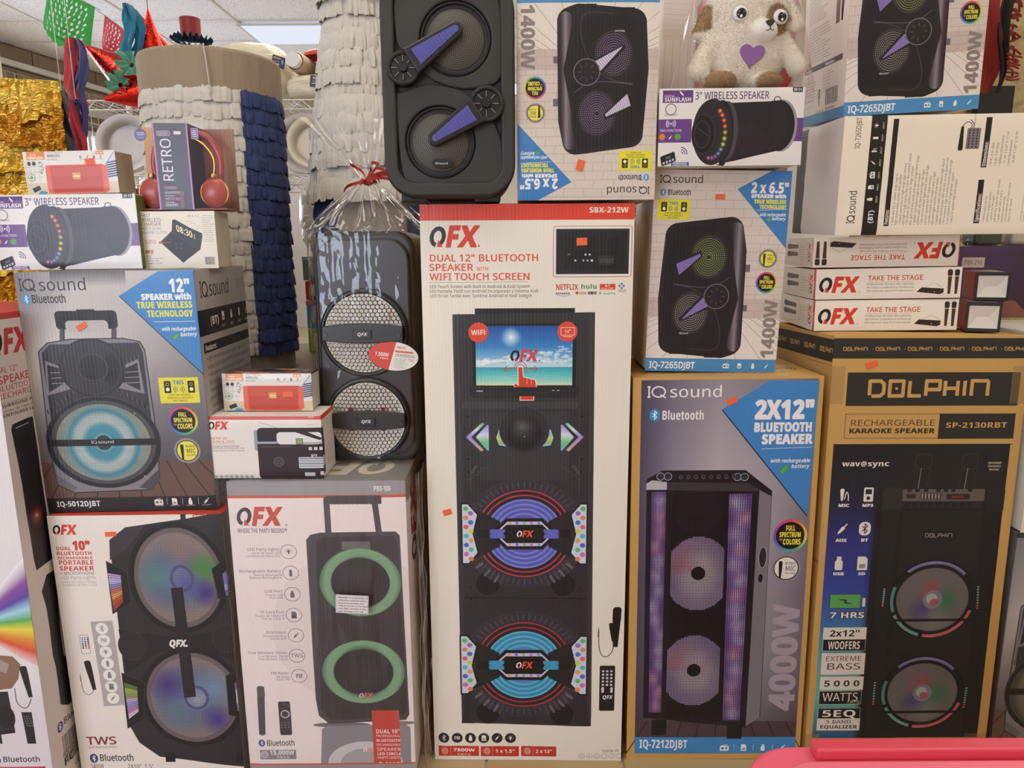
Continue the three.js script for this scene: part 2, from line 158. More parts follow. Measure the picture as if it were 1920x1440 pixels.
// ---------------------------------------------------------------- printed faces, in millimetres from the upper left corner of each face
const PAPER = '#eae4d6', KRAFT = '#c79d58';
const DK = '#191719', DG = '#2a282b';
function woofA(p, cx, cy, r, hot, rim) {                           // one of the two printed woofers of the tall white carton
  p.E(cx, cy, r * 1.28, r * 1.18, '#323036', '#39373b', r * 0.02);
  for (let i = 0; i < 60; i++) { const a = i / 60 * 2 * PI; if (abs(cos(a)) < 0.93) p.L([cx + cos(a) * r * 1.04, cy + sin(a) * r * 1.0, cx + cos(a) * r * 1.2, cy + sin(a) * r * 1.13], '#504e54', r * 0.025); }
  p.E(cx, cy, r, r * 0.96, '#1b191c');
  for (let i = 0; i < 4; i++) p.E(cx, cy, r * (0.98 - i * 0.05), r * (0.94 - i * 0.05), null, i % 2 ? '#2a1f24' : rim, r * 0.035);
  p.E(cx, cy, r * 0.79, r * 0.76, hot[0]);
  for (let i = 0; i < 7; i++) p.E(cx, cy, r * (0.77 - i * 0.05), r * (0.74 - i * 0.05), null, hot[i % 2 + 1], r * 0.018);
  p.E(cx, cy, r * 0.42, r * 0.4, hot[3]); p.E(cx, cy, r * 0.28, r * 0.26, hot[1]);
  p.G([cx - r, cy - r * 0.55, cx - r * 0.5, cy - r * 0.27, cx - r * 0.5, cy + r * 0.27, cx - r, cy + r * 0.55], '#242226').G([cx + r, cy - r * 0.55, cx + r * 0.5, cy - r * 0.27, cx + r * 0.5, cy + r * 0.27, cx + r, cy + r * 0.55], '#242226');
  p.R(cx - r * 0.95, cy - r * 0.09, cx + r * 0.95, cy + r * 0.09, '#161417').R(cx - r * 0.72, cy - r * 0.09, cx + r * 0.72, cy + r * 0.09, hot[0]);
  for (let i = 0; i < 12; i++) for (const s of [-1, 1]) p.L([cx + s * r * (0.44 + i * 0.024), cy - r * 0.09, cx + s * r * (0.44 + i * 0.024), cy + r * 0.09], '#2b2a66', r * 0.008);
  const hexa = (k, q, c) => p.G([cx - k, cy, cx - k + q, cy - q, cx + k - q, cy - q, cx + k, cy, cx + k - q, cy + q, cx - k + q, cy + q], c);
  hexa(r * 0.72, r * 0.34, '#141215'); hexa(r * 0.62, r * 0.27, '#cfc8e6'); hexa(r * 0.57, r * 0.2, '#100f12');
  p.R(cx - r * 0.7, cy - r * 0.1, cx - r * 0.4, cy + r * 0.1, hot[0]).R(cx + r * 0.4, cy - r * 0.1, cx + r * 0.7, cy + r * 0.1, hot[0]); hexa(r * 0.44, r * 0.15, '#0f0e11');
  ['#e8a080', '#7070d8', '#70c878', '#c878c8', '#6a9ae0'].forEach((c, i) => { p.E(cx - r * 0.3 + i * r * 0.15, cy - r * 0.235, r * 0.03, r * 0.03, c); p.E(cx - r * 0.3 + i * r * 0.15, cy + r * 0.235, r * 0.03, r * 0.03, c); });
  p.qfx(cx - r * 0.17, cy + r * 0.07, r * 0.14, '#eee', '#e0583c');
  for (const s of [-1, 1]) {                                         // light panels on both sides
    const X = (k) => cx + s * r * k;
    p.G([X(1.3), cy - r * 0.66, X(1.16), cy - r * 0.66, X(0.96), cy - r * 0.42, X(1.06), cy, X(0.96), cy + r * 0.42, X(1.16), cy + r * 0.66, X(1.3), cy + r * 0.66], '#cdd6e6', '#121013', r * 0.03);
    ['#5fbf62', '#a06ac8', '#e88a5a', '#4f6fd0', '#e86a6a', '#c8d84a', '#58b8c8', '#e8a060', '#5860d0', '#60c070', '#d86ab0', '#e8824a'].forEach((c, i) => p.E(X(i % 2 ? 1.11 : 1.21), cy - r * 0.55 + i * r * 0.1, r * 0.055, r * 0.05, c));
    for (let i = 0; i < 6; i++) { const a = PI / 2 - s * (0.42 + i * 0.1); p.L([cx + cos(a) * r * 1.08, cy + sin(a) * r * 1.06, cx + cos(a) * r * 1.28, cy + sin(a) * r * 1.24], i % 2 ? '#68666b' : '#454348', r * 0.05); }
  }
}
function printTall() {
  seed(21); const p = new Print(416.9, 1210.1, 1.66, PAPER), red = '#d9432f';
  p.R(0, 0, 500, 30.7, red); p.T('SBX-212W', 404.7,17.7, 10, { c: '#f0ebe4', b: 1, a: 'r', w: 75.79 });
  p.qfx(14.9,81.2, 39.26); p.T('.', 110.8,81.7, 20.42, { c: RED });
  p.T('DUAL 12" BLUETOOTH', 16.3,108.9, 13.39, { w: 215.76, c: red, st: red, sw: 0.9 }).T('SPEAKER', 15.8,127.4, 13.46, { w: 87.15, c: red, st: red, sw: 0.9 }).T('WITH', 109.1,126.9, 6.72, { w: 24.09, c: red }).T('WIFI TOUCH SCREEN', 16.3,145.1, 13.52, { w: 198.89, c: red, st: red, sw: 0.9 });
  p.L([15.2,149.8, 210.5,149.1], '#6b6462', 0.5);
  p.T('LED Touch Screen with Built-in Android & Kodi System', 15.9,160.7, 6.26, { w: 198.25, c: '#4a4444' }).T('LED Pantalla T\u00e1ctil con Android Incorporado y Sistema Kodi', 15.7,170.1, 6.28, { w: 215.38, c: '#4a4444' }).T('LED \u00c9cran Tactile Avec Syst\u00e8me Android et Kodi Int\u00e9gr\u00e9', 16.5,179, 6.29, { w: 201.89, c: '#4a4444' });
  p.RR(260.2,42.9, 412.9,139.7, 3.11, '#eae6df', '#b8402c', 1); p.R(265.4,48, 407.6,134.5, '#25282a').R(270.6,53.1, 402.3,129.3, '#1d2022').R(285.1,65.3, 301.9,85.8, '#14171a').R(326.5,65.6, 345.4,86, '#14171a').R(365.7,65.8, 386.8,86.2, '#14171a').R(285.4,89.8, 382.4,123, '#15181a');
  for (const [x, y, r] of [[322.8,97.1, 2.2], [331.1,97.1, 2.2], [303.2,108.3, 2.4], [318.8,108.3, 2], [327.1,108.4, 2], [335.4,108.4, 2.6], [291.6,95.9, 1]]) p.E(x, y, r, r, '#c9cdd0', '#5a5f63', 0.5);
  for (let i = 0; i < 9; i++) p.L([351.9,103.4, 352.1,113.6].map((v, k) => v + (k % 2 ? 0 : i * 2.9)), '#b8bcc0', 0.6); p.RR(348.7,100.3, 377,115.8, 1, null, '#777c80', 0.5); p.T('Hi', 287.5,97.9, 2.6, { c: '#c9cdd0' });
  p.T('NETFLIX', 265,164.9, 10.41, { w: 44.02, c: '#c0392e', b: 1 }).T('hulu', 314.2,163, 9.36, { w: 32.44, c: '#3f8f58', b: 1 }).R(351.7,153.9, 382.2,164.9, '#d2432f').T('A-7', 366.5,159.6, 4.67, { c: '#f3ece4', a: 'c', b: 1 }).T('QUAD CORE', 366.5,163.8, 2.7, { c: '#f3ece4', a: 'c', w: 25.08 }).T('KODI', 387.6,169.6, 5.21, { w: 15.68, c: '#5a5555', it: 1 });
  for (const [dx, dy] of [[0, -4], [4, 0], [0, 4], [-4, 0]]) { const [a, b] = [394.6,157.7]; p.G([a + dx, b + dy - 2.6, a + dx + 2.6, b + dy, a + dx, b + dy + 2.6, a + dx - 2.6, b + dy], '#4a6fb0'); }
  p.T('amazon', 265.1,173.8, 4.7, { w: 28.33, c: '#2a2526', b: 1 }).Q([268.3,175.4, 280.9,178.5, 294.5,175.5], '#555', 0.6).E(307,171.3, 2.8, 2.8, '#b8402c').T('SHOWTIME', 311.2,174, 4.17, { w: 14.67, c: '#b8402c', b: 1 }).T('HBO', 328,174, 5.22, { w: 17.81, c: '#1d1a1b', b: 1, st: '#1d1a1b' }).G([350.9,168.4, 355.2,171.6, 351.1,174.7], '#8a8484').T('Google Play', 358.4,174.2, 4.17, { w: 24.08, c: '#8a8484' });
  // the tower
  p.R(104.9,200.9, 303.3,216.4, '#1c1b1d').G([60.2,212.4, 343.2,209.2, 348.5,1122.4, 62.8,1116.8], '#302f33');
  for (const [a, b] of [[[62.2,215.5], [64.1,1112.8]], [[330.7,214.4], [339,1115.9]]]) for (let y = 0; y < 890; y += 3.2) { const x = lerp(a[0], b[0], y / 890), yy = a[1] + y; p.L([x, yy, x + 11.19, yy - 4], '#4a484d', 0.9); }
  p.R(98.1,230.5, 307.3,381.3, '#161517');
  { const [x0, y0, x1, y1] = [105.4,235.8, 299.5,356], h = y1 - y0; p.R(x0, y0, x1, y1, p.lin(0, y0, 0, y1, [[0, '#1f55a6'], [0.35, '#3b86cc'], [0.6, '#9fcbe4'], [0.68, '#c8e2ea'], [0.7, '#3aa3b8'], [0.82, '#58c4c4'], [0.95, '#a8dcc8'], [1, '#e2dcb0']]));
    p.clip((x) => x.rect(x0, y0, x1 - x0, y1 - y0), () => { p.E(176.4,258.4, 22, 22, p.rad(176.4,258.4, 0, 22, [[0, '#ffffff'], [0.25, 'rgba(230,245,255,0.8)'], [1, 'rgba(255,255,255,0)']])); seed(4); p.x.globalAlpha = 0.5; for (let i = 0; i < 120; i++) { const t = rnd(), xx = rnd(x0, x1), yy = y0 + h * (0.62 - 0.3 * t * (xx - x0) / (x1 - x0)) + rnd(-4, 4); p.E(xx, yy, rnd(2, 7), rnd(1, 3.5), '#f1f6f8'); } p.x.globalAlpha = 0.35; for (let i = 0; i < 40; i++) p.L([rnd(x0, x1), y0 + h * rnd(0.72, 0.95), rnd(x0, x1), y0 + h * rnd(0.72, 0.95)], '#e8fbf8', 0.3); p.x.globalAlpha = 1; }); }
  p.qfx(172.9,306.8, 22.59, '#17151c', '#cf4a50'); p.T('.', 230.6,306.9, 15.13, { c: '#17151c' });
  for (const r of [7.96, 12.51]) p.E(195.3,320.9, r, r, null, '#d2432f', 1.3, PI * 0.9, PI * 2.1); for (const s of [-1, 1]) { const [a, b] = [195.3,322]; p.L([a + s * 16.18, b, a + s * 33.43, b], '#d2432f', 1.4).L([a + s * 26.96, b - 5.39, a + s * 34.51, b, a + s * 26.96, b + 5.39], '#d2432f', 1.4); }
  p.G([190,318.8, 199.6,317.7, 200.6,338.4, 225.3,344.9, 227.5,358.1, 222.1,377.8, 222.1,386.6, 194,386.6, 194.1,377.8, 181.2,355.8, 184.5,350.3, 190.9,355.8], '#d2432f', '#f3e9dd', 1.6); p.L([208.2,341.6, 208.1,352.6], '#f3e9dd', 0.8).L([216.7,343.8, 216.7,353.7], '#f3e9dd', 0.8);
  p.E(111.6,248.6, 20.24, 20.24, '#dd4a35').T('WiFi', 111.5,253.4, 10.14, { a: 'c', b: 1, c: '#f6ece2', w: 28.74 }).E(288.8,247.6, 20.16, 20.16, '#dd4a35').RR(276.1,239.6, 302.7,254.6, 0.6, null, '#f6ece2', 1.1).T('14"', 289.4,250.8, 6.92, { a: 'c', c: '#f6ece2', w: 13.77 }).L([280.4,257.7, 298.5,257.8], '#f6ece2', 1.1);
  p.RR(90.6,360, 314.8,378, 1, '#201f21', '#3c3a3e', 0.5).R(105.6,366.6, 118.6,368.9, '#c8c4c4').R(258.7,365.8, 264.1,367.4, '#c8c4c4').R(268.4,365.8, 273.8,367.5, '#c8c4c4'); p.L([118.5,373.3, 253.4,371.3], '#39373b', 1);
  for (let x = 0; x < 236; x += 2.6) p.L([75.8,404.1, 75.8,404.1].map((v, k) => k === 0 ? v + x : k === 1 ? v : k === 2 ? v + x + 5 : v - 14.28), '#55535a', 0.8);
  // moulded front with tweeter
  p.G([77.9,408.6, 333.4,406.7, 338.9,1113.3, 67.7,1112.8], '#2d2c30'); p.RR(110.4,410.8, 293.8,555.6, 6, '#353439'); 
  for (const s of [-1, 1]) for (const y of [0, 76, 100, 318, 342]) { const [a, b] = [203.7,421]; p.E(a + s * 116.47, b + y * 1.17, 3.8, 3.8, '#121113', '#4a484d', 0.8); }
  for (const s of [-1, 1]) { const [a, b] = [203.6,464.6]; const X = (k) => a + s * k * 1.17, c = ['#72c983', '#9a8fe0', '#7ab6e8', '#e8c27a', '#d9dff2'];
    p.G([X(66), b - 29, X(74), b - 34, X(106), b - 1, X(76), b + 32, X(68), b + 27, X(94), b - 1], '#3c3a40').G([X(70), b - 29, X(75), b - 31, X(103), b - 1, X(77), b + 29, X(72), b + 26, X(94), b - 1], p.lin(X(70), b - 30, X(90), b + 28, [[0, c[0]], [0.3, c[4]], [0.6, c[1]], [1, c[3]]])).G([X(63), b - 27, X(66), b - 27, X(86), b - 1, X(66), b + 27, X(63), b + 27], p.lin(0, b - 27, 0, b + 27, [[0, c[1]], [0.4, c[4]], [0.7, c[0]], [1, c[2]]]));
    p.G([X(30), b - 20, X(46), b - 17, X(51), b, X(46), b + 17, X(30), b + 20], p.lin(0, b - 18, 0, b + 18, [[0, '#b9a7e2'], [0.35, '#7fd0b8'], [0.6, '#e0c67a'], [0.8, '#7cc88a'], [1, '#a9c4f0']]), '#111', 1.2);
    for (let i = 0; i < 4; i++) p.L([X(64 + i * 9), b + 62 + i * 8, X(74 + i * 9), b + 66 + i * 8], '#55535a', 1); p.G([X(88), b + 58, X(97), b + 76, X(93), b + 79, X(82), b + 60], '#4a484d'); p.L([X(96), b + 40, X(96), b + 120], '#5a585d', 0.7).L([X(96), b - 60, X(96), b - 20], '#5a585d', 0.6); }
  p.E(202.6,448.9, 50.81, 48.6, '#2a292d', '#3a393d', 1).E(202.5,455.6, 36.5, 36.5, p.rad(198.2,442.2, 2, 37.51, [[0, '#5c5a60'], [0.5, '#2c2b2f'], [1, '#161517']])).R(171.9,478.1, 233.1,481.5, '#0e0d0f').E(202.5,462.9, 1.3, 1.3, '#aaa');
  for (const [x, y] of [[124.6,785.6], [284.6,787.4], [121.1,1091.4], [283.5,1092.7]]) p.E(x, y, 27.27, 27.27, '#17161a', '#48464b', 0.8);
  woofA(p, 202.1,673.6, 101.35, ['#6168c4', '#8f9cdc', '#4a4fa6', '#5a55b4'], '#b23b56'); woofA(p, 200.3,975.8, 105.8, ['#3f9cc4', '#7cc6e0', '#2f7fb0', '#4a84c8'], '#a03846');
  p.L([72.9,817.6, 334.8,819], '#0c0b0d', 2.2); p.G([65.5,1099.7, 91.2,1117.9, 315.5,1121.3, 341.1,1102.7, 347.3,1122.4, 61.6,1118.1], '#2a282c');
  // accessories and small print
  p.jackcable(361.9,873.1, 38.1, 78.57); p.micdraw(399.8,885.3, 93, '#1a1719', 0.03);
  p.remote(365.9,976.1, 399.4,1085.3, '#1e1b1d'); p.T('QFX', 383.1,1056.8, 9.07, { a: 'c', b: 1, it: 1, c: '#eee', w: 22.16 });
  ['bt', 'fm', 'usb', 'sd', 'jack', 'bulb'].forEach((k, i) => { const [a, b] = [21.7,1154.2]; p.E(a + i * 29.71, b, 12.09, 12.09, '#2a2324'); p.icon(k, a + i * 29.71, b, 13.85, '#efe9e2'); });
  for (const [a, b, c, d, s, s2] of [[9.3,1174.4, 99.6,1200.4, '7800W', 'P.M.P.O.'], [103.5,1174.9, 189,1200.9, '1 x 1.5"'], [193.9,1174.1, 272.4,1200.1, '2 x 12"']]) { p.RR(a, b, c, d, 2, '#c23a2c'); const m = (b + d) / 2, r = (d - b) * 0.32; for (const k of [1, 0.66, 0.33]) p.E(a + r * 1.7, m, r * k * 0.8, r * k, null, '#f3e6dd', 1); p.L([a + r * 3.2, b + 2, a + r * 3.2, d - 2], '#f3e6dd', 0.5); p.T(s, a + r * 3.9, s2 ? m + 1.8 : m + 4.2, s2 ? 8.6 : 9, { c: '#f6efe8', b: 1, w: c - a - r * 5 }); if (s2) p.T(s2, a + r * 5, d - 1.6, 4.4, { c: '#f6efe8', w: c - a - r * 7 }); }
  p.T('Follow Us', 412.2,1188.1, 6.68, { a: 'r', c: '#4a4444', w: 36.69 }); ['f', 'in', 'o', '\u25b6', 't', '\u266a'].forEach((s, i) => { const [a, b] = [329.4,1198.2]; p.E(a + i * 16.65, b, 6.31, 6.31, null, '#3a3435', 0.6); p.T(s, a + i * 16.65, b + 2, 4, { a: 'c', c: '#3a3435', b: 1 }); });
  return p.tex();
}
const mixc = (list) => { let r = 0, g = 0, b = 0, w = 0; for (const [c, k] of list) { const q = parseInt(c.slice(1), 16); r += k * (q >> 16); g += k * ((q >> 8) & 255); b += k * (q & 255); w += k; } return `rgb(${(r / w) | 0},${(g / w) | 0},${(b / w) | 0})`; };
function ledColumn(p, x0, y0, x1, y1, x2, x3, sd) {               // printed strip of lit mesh from (x0..x1, y0) down to (x2..x3, y1)
  seed(sd); p.G([x0, y0, x1, y0, x3, y1, x2, y1], '#1d1630'); const n = 10, st = 3.3, spots = Array.from({ length: 15 }, () => [rnd(0.25, 0.75), rnd(), rnd()]);
  for (let y = y0; y < y1 - 1; y += st) { const t = (y - y0) / (y1 - y0), a = lerp(x0, x2, t), b = lerp(x1, x3, t); for (let i = 0; i < n; i++) { const u = (i + 0.5) / n; let near = 0, hue = 0; spots.forEach(([sx, , h], k) => { const d = hypot((u - sx) * 1.3, (t - (k + 0.5) / 15) * 15), w = Math.exp(-d * d * 4); near += w; hue += w * h; }); const q = near > 0 ? hue / near : 0; near = clamp(near); p.R(a + (b - a) * (i + 0.12) / n, y, a + (b - a) * (i + 0.84) / n, y + st * 0.72, mixc([['#5a3f94', 1.1 - near * 0.8], ['#8a5ab0', 0.5 + nz(u * 5, t * 30)], [q > 0.55 ? '#f4a8b4' : '#e4dcf8', near * 1.2], ['#ffffff', near * near * 1.1]])); } }
}
function meshWoofer(p, cx, cy, rx, ry, cut, sd) {
  seed(sd); p.clip((x) => { x.rect(cx - cut, cy - ry - 2, cut * 2, ry * 2 + 4); }, () => { p.E(cx, cy, rx, ry, '#241d2c'); const st = 3.2;
    for (let y = -ry; y < ry; y += st) for (let x = -rx; x < rx; x += st) { const r = hypot(x / rx, y / ry), a = atan2(y, x); if (r > 0.98) continue; const glow = Math.exp(-((r - 0.3) ** 2) * 18), arm = clamp(0.5 + 0.5 * sin(a * 2 + sd + r * 3)) * clamp(1.2 - r), red = Math.exp(-((a + 2.6) ** 2) * 2) * clamp(1 - abs(r - 0.5) * 2), grn = Math.exp(-((a - 1.2) ** 2) * 2) * glow; p.R(cx + x, cy + y, cx + x + st * 0.72, cy + y + st * 0.72, mixc([['#8d80a4', 1], ['#b8aac8', 0.6 + nz(x * 0.06, y * 0.06)], ['#fff4e8', glow * 1.6 + arm * 0.8], ['#e4646e', red * 1.6], ['#a8d8a8', grn * 0.8], ['#e8c088', Math.exp(-((a + 0.4) ** 2) * 3) * glow]])); } });
  p.E(cx + 2, cy, 15, 15, '#131014');
}
function printDual12() {
  seed(31); const p = new Print(386.1, 868.5, 1.9, KRAFT), X0 = [17.4,333.4][0], X1 = [374.7,335.9][0], Y0 = [197.4,5.5][1], Y1 = [196.7,854.5][1];
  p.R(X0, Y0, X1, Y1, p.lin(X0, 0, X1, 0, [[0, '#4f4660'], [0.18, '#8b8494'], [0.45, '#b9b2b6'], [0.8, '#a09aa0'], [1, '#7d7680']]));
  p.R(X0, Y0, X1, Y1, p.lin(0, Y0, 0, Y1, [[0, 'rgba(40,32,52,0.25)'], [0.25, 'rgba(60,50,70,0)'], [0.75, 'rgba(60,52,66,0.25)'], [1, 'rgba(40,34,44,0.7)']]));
  p.grit(1500, ['#cfc8cc', '#6d6672', '#9b949c'], 0.4, 2.2, 0.25, [X0, Y0, X1, Y1]);
  woodStrip(p, X0, [205.5,773.7][1], X1, Y1, '#4b3b40', '#241a1e', 8, 0.25);
  p.R(X0, [195.2,813.3][1], X1, Y1, '#3f87c2'); p.T('IQ-7212DJBT', 27.8,840.9, 20.03, { w: 106.96, b: 1, c: '#f2efee' });
  ['radio', 'sd', 'usb', 'jack'].forEach((k, i) => { const [a, b] = [217.5,839.9]; p.icon(k, a + i * 42.7, b, 16.33, '#eef2f4'); if (i) p.L([a + i * 42.7 - 21.35, b - 8, a + i * 42.7 - 21.35, b + 8], '#eef2f4', 0.8); });
  p.iq(29.4,41.2, 22.98, 154.29, '#f0ecee'); p.bt(45.3,78, 26.43); p.T('Bluetooth', 59.7,88.2, 19.03, { w: 86.99, b: 1, c: '#efebec' });
  p.G([182.6,67.1, 276.8,8.6, 377.4,9.7, 369,295.9], '#3f85c6'); p.L([182.6,68.2, 369.1,298.2], '#1d1a24', 2);
  p.T('2X12"', 249.5,87.8, 36.88, { w: 121.26, b: 1, c: '#f0ecec', st: '#f0ecec', sw: 3 }).T('BLUETOOTH', 248.6,114.7, 18, { w: 119.49, b: 1, c: '#f0ecec', st: '#f0ecec' }).T('SPEAKER', 266.1,140.8, 19.24, { w: 103.48, b: 1, c: '#f0ecec', st: '#f0ecec' }).L([265.5,151, 369.9,148.5], '#f0ecec', 1);
  p.T('with rechargeable', 285.6,180.7, 8, { w: 82.06, it: 1, c: '#f0ecec', b: 1 }).T('battery', 328.9,192.5, 8.02, { w: 37.22, it: 1, c: '#f0ecec', b: 1 }); p.G([305.2,200.3, 318.6,184.4, 325.5,191.3, 312.1,207.3], '#58b04e', '#2b5a2c', 0.6);
  // speaker
  p.G([31.8,214.1, 62.3,195.9, 235.9,196.3, 293.1,241.7, 293.1,764.8, 262.6,789.6, 34.7,765.4], '#1c191c'); p.G([266.5,239.2, 292.6,253.3, 292,766.1, 262.4,787], '#7c767d'); p.G([31.1,237.2, 74.3,237.6, 73.9,220.2, 42.9,216.5, 32,223.3], '#b9b4ba'); p.G([73.9,221.4, 239.4,223.9, 266.4,236.8, 266.7,242.6, 74.3,238.7], '#39363a').G([70,198.3, 234.9,197.4, 261.1,218.3, 239.4,223.9, 62.8,220.1], '#19171a');
  for (const [a, b] of [[60.4,208.6], [75.8,208.7], [220.1,211.1], [234.4,211.2]]) p.E(a, b, 7.88, 7.88, '#2b3038', '#b0c4d4', 1.2); for (let i = 0; i < 8; i++) { const [a, b] = [102.3,210.1]; p.E(a + i * 15.78, b, 3.6, 4.4, '#343136', '#8d8890', 0.6); }
  p.R(87.7,241.2, 219.4,768.5, '#151316'); p.dots(142.3,287.1, 50.26, 4.2, 0.5, '#5c555c');
  ledColumn(p, ...[42.3,241.9, 73.3,242.2].slice(0, 3), [45,752.3][1], [46.2,752.3][0], [74.4,752.4][0], 5); ledColumn(p, ...[204,247.9, 252.6,248.3].slice(0, 3), [217.1,771.1][1], [210.1,771.1][0], [248.8,771.2][0], 9);
  meshWoofer(p, 143.5,424.2, 72.57, 85.44, 56.18, 3); meshWoofer(p, 141.6,650.5, 73.05, 85.23, 57.22, 4);
  p.E(280.5,388.9, 8.13, 23.22, '#2c292d', '#a8a2a8', 1.4); p.E(278.3,435.9, 4.68, 9.36, '#19171a'); for (const [a, b] of [[71.8,790.5], [239.5,800.1]]) p.R(a - 17.46, b - 19.96, a + 14.97, b + 17.46, '#161417');
  p.fullcol(336,340.4, 35.65); p.bonus(331.1,413.3, 31.46, '#e8e2da', '#8d868c');
  p.T('4000W', 364.6,746.7, 53.48, { w: 249.79, b: 1, c: '#a59aa2', rot: -PI / 2, st: '#a59aa2', sw: 2 });
  return p.tex();
}
function print265(dotA, dotB, armC, sdx = 0) {                                              // the white-brick carton: used upright, upside down and at the top right
  seed(41); const p = new Print(271.7, 405.4, 2.6, '#d9cfc4'), W = p.w, H = p.h, yF = [126.7,292.6][1], yB = [132.5,377.7][1];
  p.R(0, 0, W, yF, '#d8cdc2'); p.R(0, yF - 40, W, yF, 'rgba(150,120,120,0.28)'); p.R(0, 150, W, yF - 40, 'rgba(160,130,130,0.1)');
  for (let j = 0, y = 6; y < yF; y += 17, j++) { p.L([0, y + rnd(-1, 1), W * 0.5, y + rnd(-1, 1), W, y + rnd(-1, 1)], 'rgba(140,120,112,0.5)', 0.8); for (let x = (j % 2) * 18 - 10; x < W; x += 38) p.L([x + rnd(-3, 3), y, x + rnd(-3, 3), y + 16], 'rgba(140,120,112,0.45)', 0.8); }
  p.grit(500, ['#efe8e0', '#b9aaa0'], 0.6, 4, 0.2, [0, 0, W, yF]);
  p.R(0, yF, W, yB, '#e2dad0'); for (let i = -3; i < 12; i++) { const a = W * (i + 0.5) / 9; p.L([W / 2 + (a - W / 2) * 0.6, yF, W / 2 + (a - W / 2) * 1.7, yB], '#8d827a', 0.8); } p.grit(200, ['#f0eae2', '#c8bcb0'], 0.6, 5, 0.3, [0, yF, W, yB]);
  p.R(0, yB, W, H, '#4d8cc0'); p.T('IQ-7265DJBT', 7.6,398.9, 13.52, { w: 95.31, b: 0, c: '#f3f0ec', st: '#f3f0ec', sw: 2 }); ['radio', 'sd', 'usb', 'jack'].forEach((k, i) => { const [a, b] = [167.8,391.7]; p.icon(k, a + i * 27.88, b, 11.15, '#e9eef0'); });
  p.iq(10.5,25.8, 14.53, 86.13, '#2a2626'); p.bt(17.8,44.1, 13.54); p.T('Bluetooth', 26.6,49.1, 10.27, { w: 46.55, c: '#2a2626', st: '#2a2626', sw: 1.4 });
  p.tws(6.9,57.6, 73,97);
  { const [a, b] = [165.3,35.9], [c] = [271.6,9.9], [d, e] = [271.4,150.6]; p.G([a, b, W - 40, 0, W, 0, W, e, d, e], '#3f7fc2'); }
  p.T('2 x 6.5"', 192.2,42.7, 19.5, { w: 75.97, b: 1, c: '#f2eeea', st: '#f2eeea', sw: 2 }).T('SPEAKER with', 194,52.4, 6.79, { w: 69.73, b: 1, c: '#f2eeea', st: '#f2eeea' }).T('TRUE WIRELESS', 200.1,63.1, 7.23, { w: 64.53, b: 1, c: '#e6e04c', st: '#e6e04c' }).T('TECHNOLOGY', 211.6,73.2, 7.25, { w: 54.02, b: 1, c: '#e6e04c', st: '#e6e04c' }).L([206.5,76.4, 266.7,73.5], '#f2eeea', 0.8).T('with rechargeable', 212.7,87.7, 6.23, { w: 53.07, it: 1, b: 1, c: '#f2eeea' }).T('battery', 237.8,95.6, 6.25, { w: 27.62, it: 1, b: 1, c: '#f2eeea' }).G([227.1,94.8, 233.1,89.5, 237.7,93.6, 231.7,98.9], '#58b04e');
  // the portable speaker in the picture
  const x = p.x, body = (pts, r, c) => { x.beginPath(); const n = pts.length / 2; for (let i = 0; i < n; i++) { const A = [pts[2 * i], pts[2 * i + 1]], B = [pts[(2 * i + 2) % (2 * n)], pts[(2 * i + 3) % (2 * n)]], Z = [pts[(2 * i - 2 + 2 * n) % (2 * n)], pts[(2 * i - 1 + 2 * n) % (2 * n)]]; if (!i) x.moveTo((A[0] + Z[0]) / 2, (A[1] + Z[1]) / 2); x.arcTo(A[0], A[1], B[0], B[1], r); } x.closePath(); x.fillStyle = c; x.fill(); };
  p.R(186.1,183.7, 202.3,198.4, '#6d6268').R(188,265.4, 202.1,278.3, '#6d6268');
  body([28.7,106, 178.7,87.2, 192.6,156, 195.4,362.2, 156.7,376.2, 25.7,364.9, 18.7,255], 26, '#1f1a1d'); body([151.7,95.9, 180.9,101.7, 191.5,156, 192.8,356.7, 160.8,371.7, 182.7,252.5], 14, p.lin(162.8,188.3, 195,187.8, [[0, '#2a2428'], [0.45, '#8b7f88'], [0.7, '#3a3238'], [1, '#151214']]));
  body([33.6,116.4, 158.4,99.9, 166.8,156.4, 165.2,340.4, 141.9,354.1, 33.8,351.4, 27.4,254.9], 20, '#171417');
  p.Q([48.4,224.3, 123,237.2, 162.2,209.7], '#6a6066', 1.2).Q([48.6,226.5, 122.5,229.6, 164.6,362.7, 87,357.3], '#4a4248', 1.4);
  for (const [cx, cy, r, c, sd] of [[117.3,169.9, 44.85, dotA, 5], [86.8,283.3, 44.78, dotB, 6]]) { p.E(cx, cy, r * 0.86, r, '#221d20'); for (let q = 0.12; q < 0.98; q += 0.1) { const n = Math.round(62 * q + 8); for (let i = 0; i < n; i++) { const a = i / n * 2 * PI; p.E(cx + cos(a) * q * r * 0.84, cy + sin(a) * q * r, 0.95, 0.95, q > 0.85 ? '#6a6468' : c); } } p.E(cx, cy, r * 0.1, r * 0.1, '#171417'); }
  for (const [t, u] of [[[99.6,161.7, 50.4,183.6, 58.4,209.1, 103.2,168]], [[67.9,295.7, 110.8,249.2, 126.2,268.5, 71.3,297.8]]]) { p.L([...t.slice(2, 4), ...t.slice(0, 2), ...t.slice(4, 6)], '#141113', 7); p.G(t, armC, '#141113', 2.6); for (let i = 1; i < 14; i++) { const k = i / 14; p.L([lerp(t[2], t[0], k), lerp(t[3], t[1], k), lerp(t[4], t[6], k), lerp(t[5], t[7], k)], '#544788', 0.7); } }
  p.E(137.9,248.8, 24.95, 24.95, '#1b171a', '#77706f', 2); for (let i = 0; i < 8; i++) { const [a, b] = [137.9,248.8], t = i * PI / 4; p.L([a + cos(t) * 10.85, b + sin(t) * 10.85, a + cos(t) * 17.35, b + sin(t) * 17.35], '#857c7c', 0.8); }
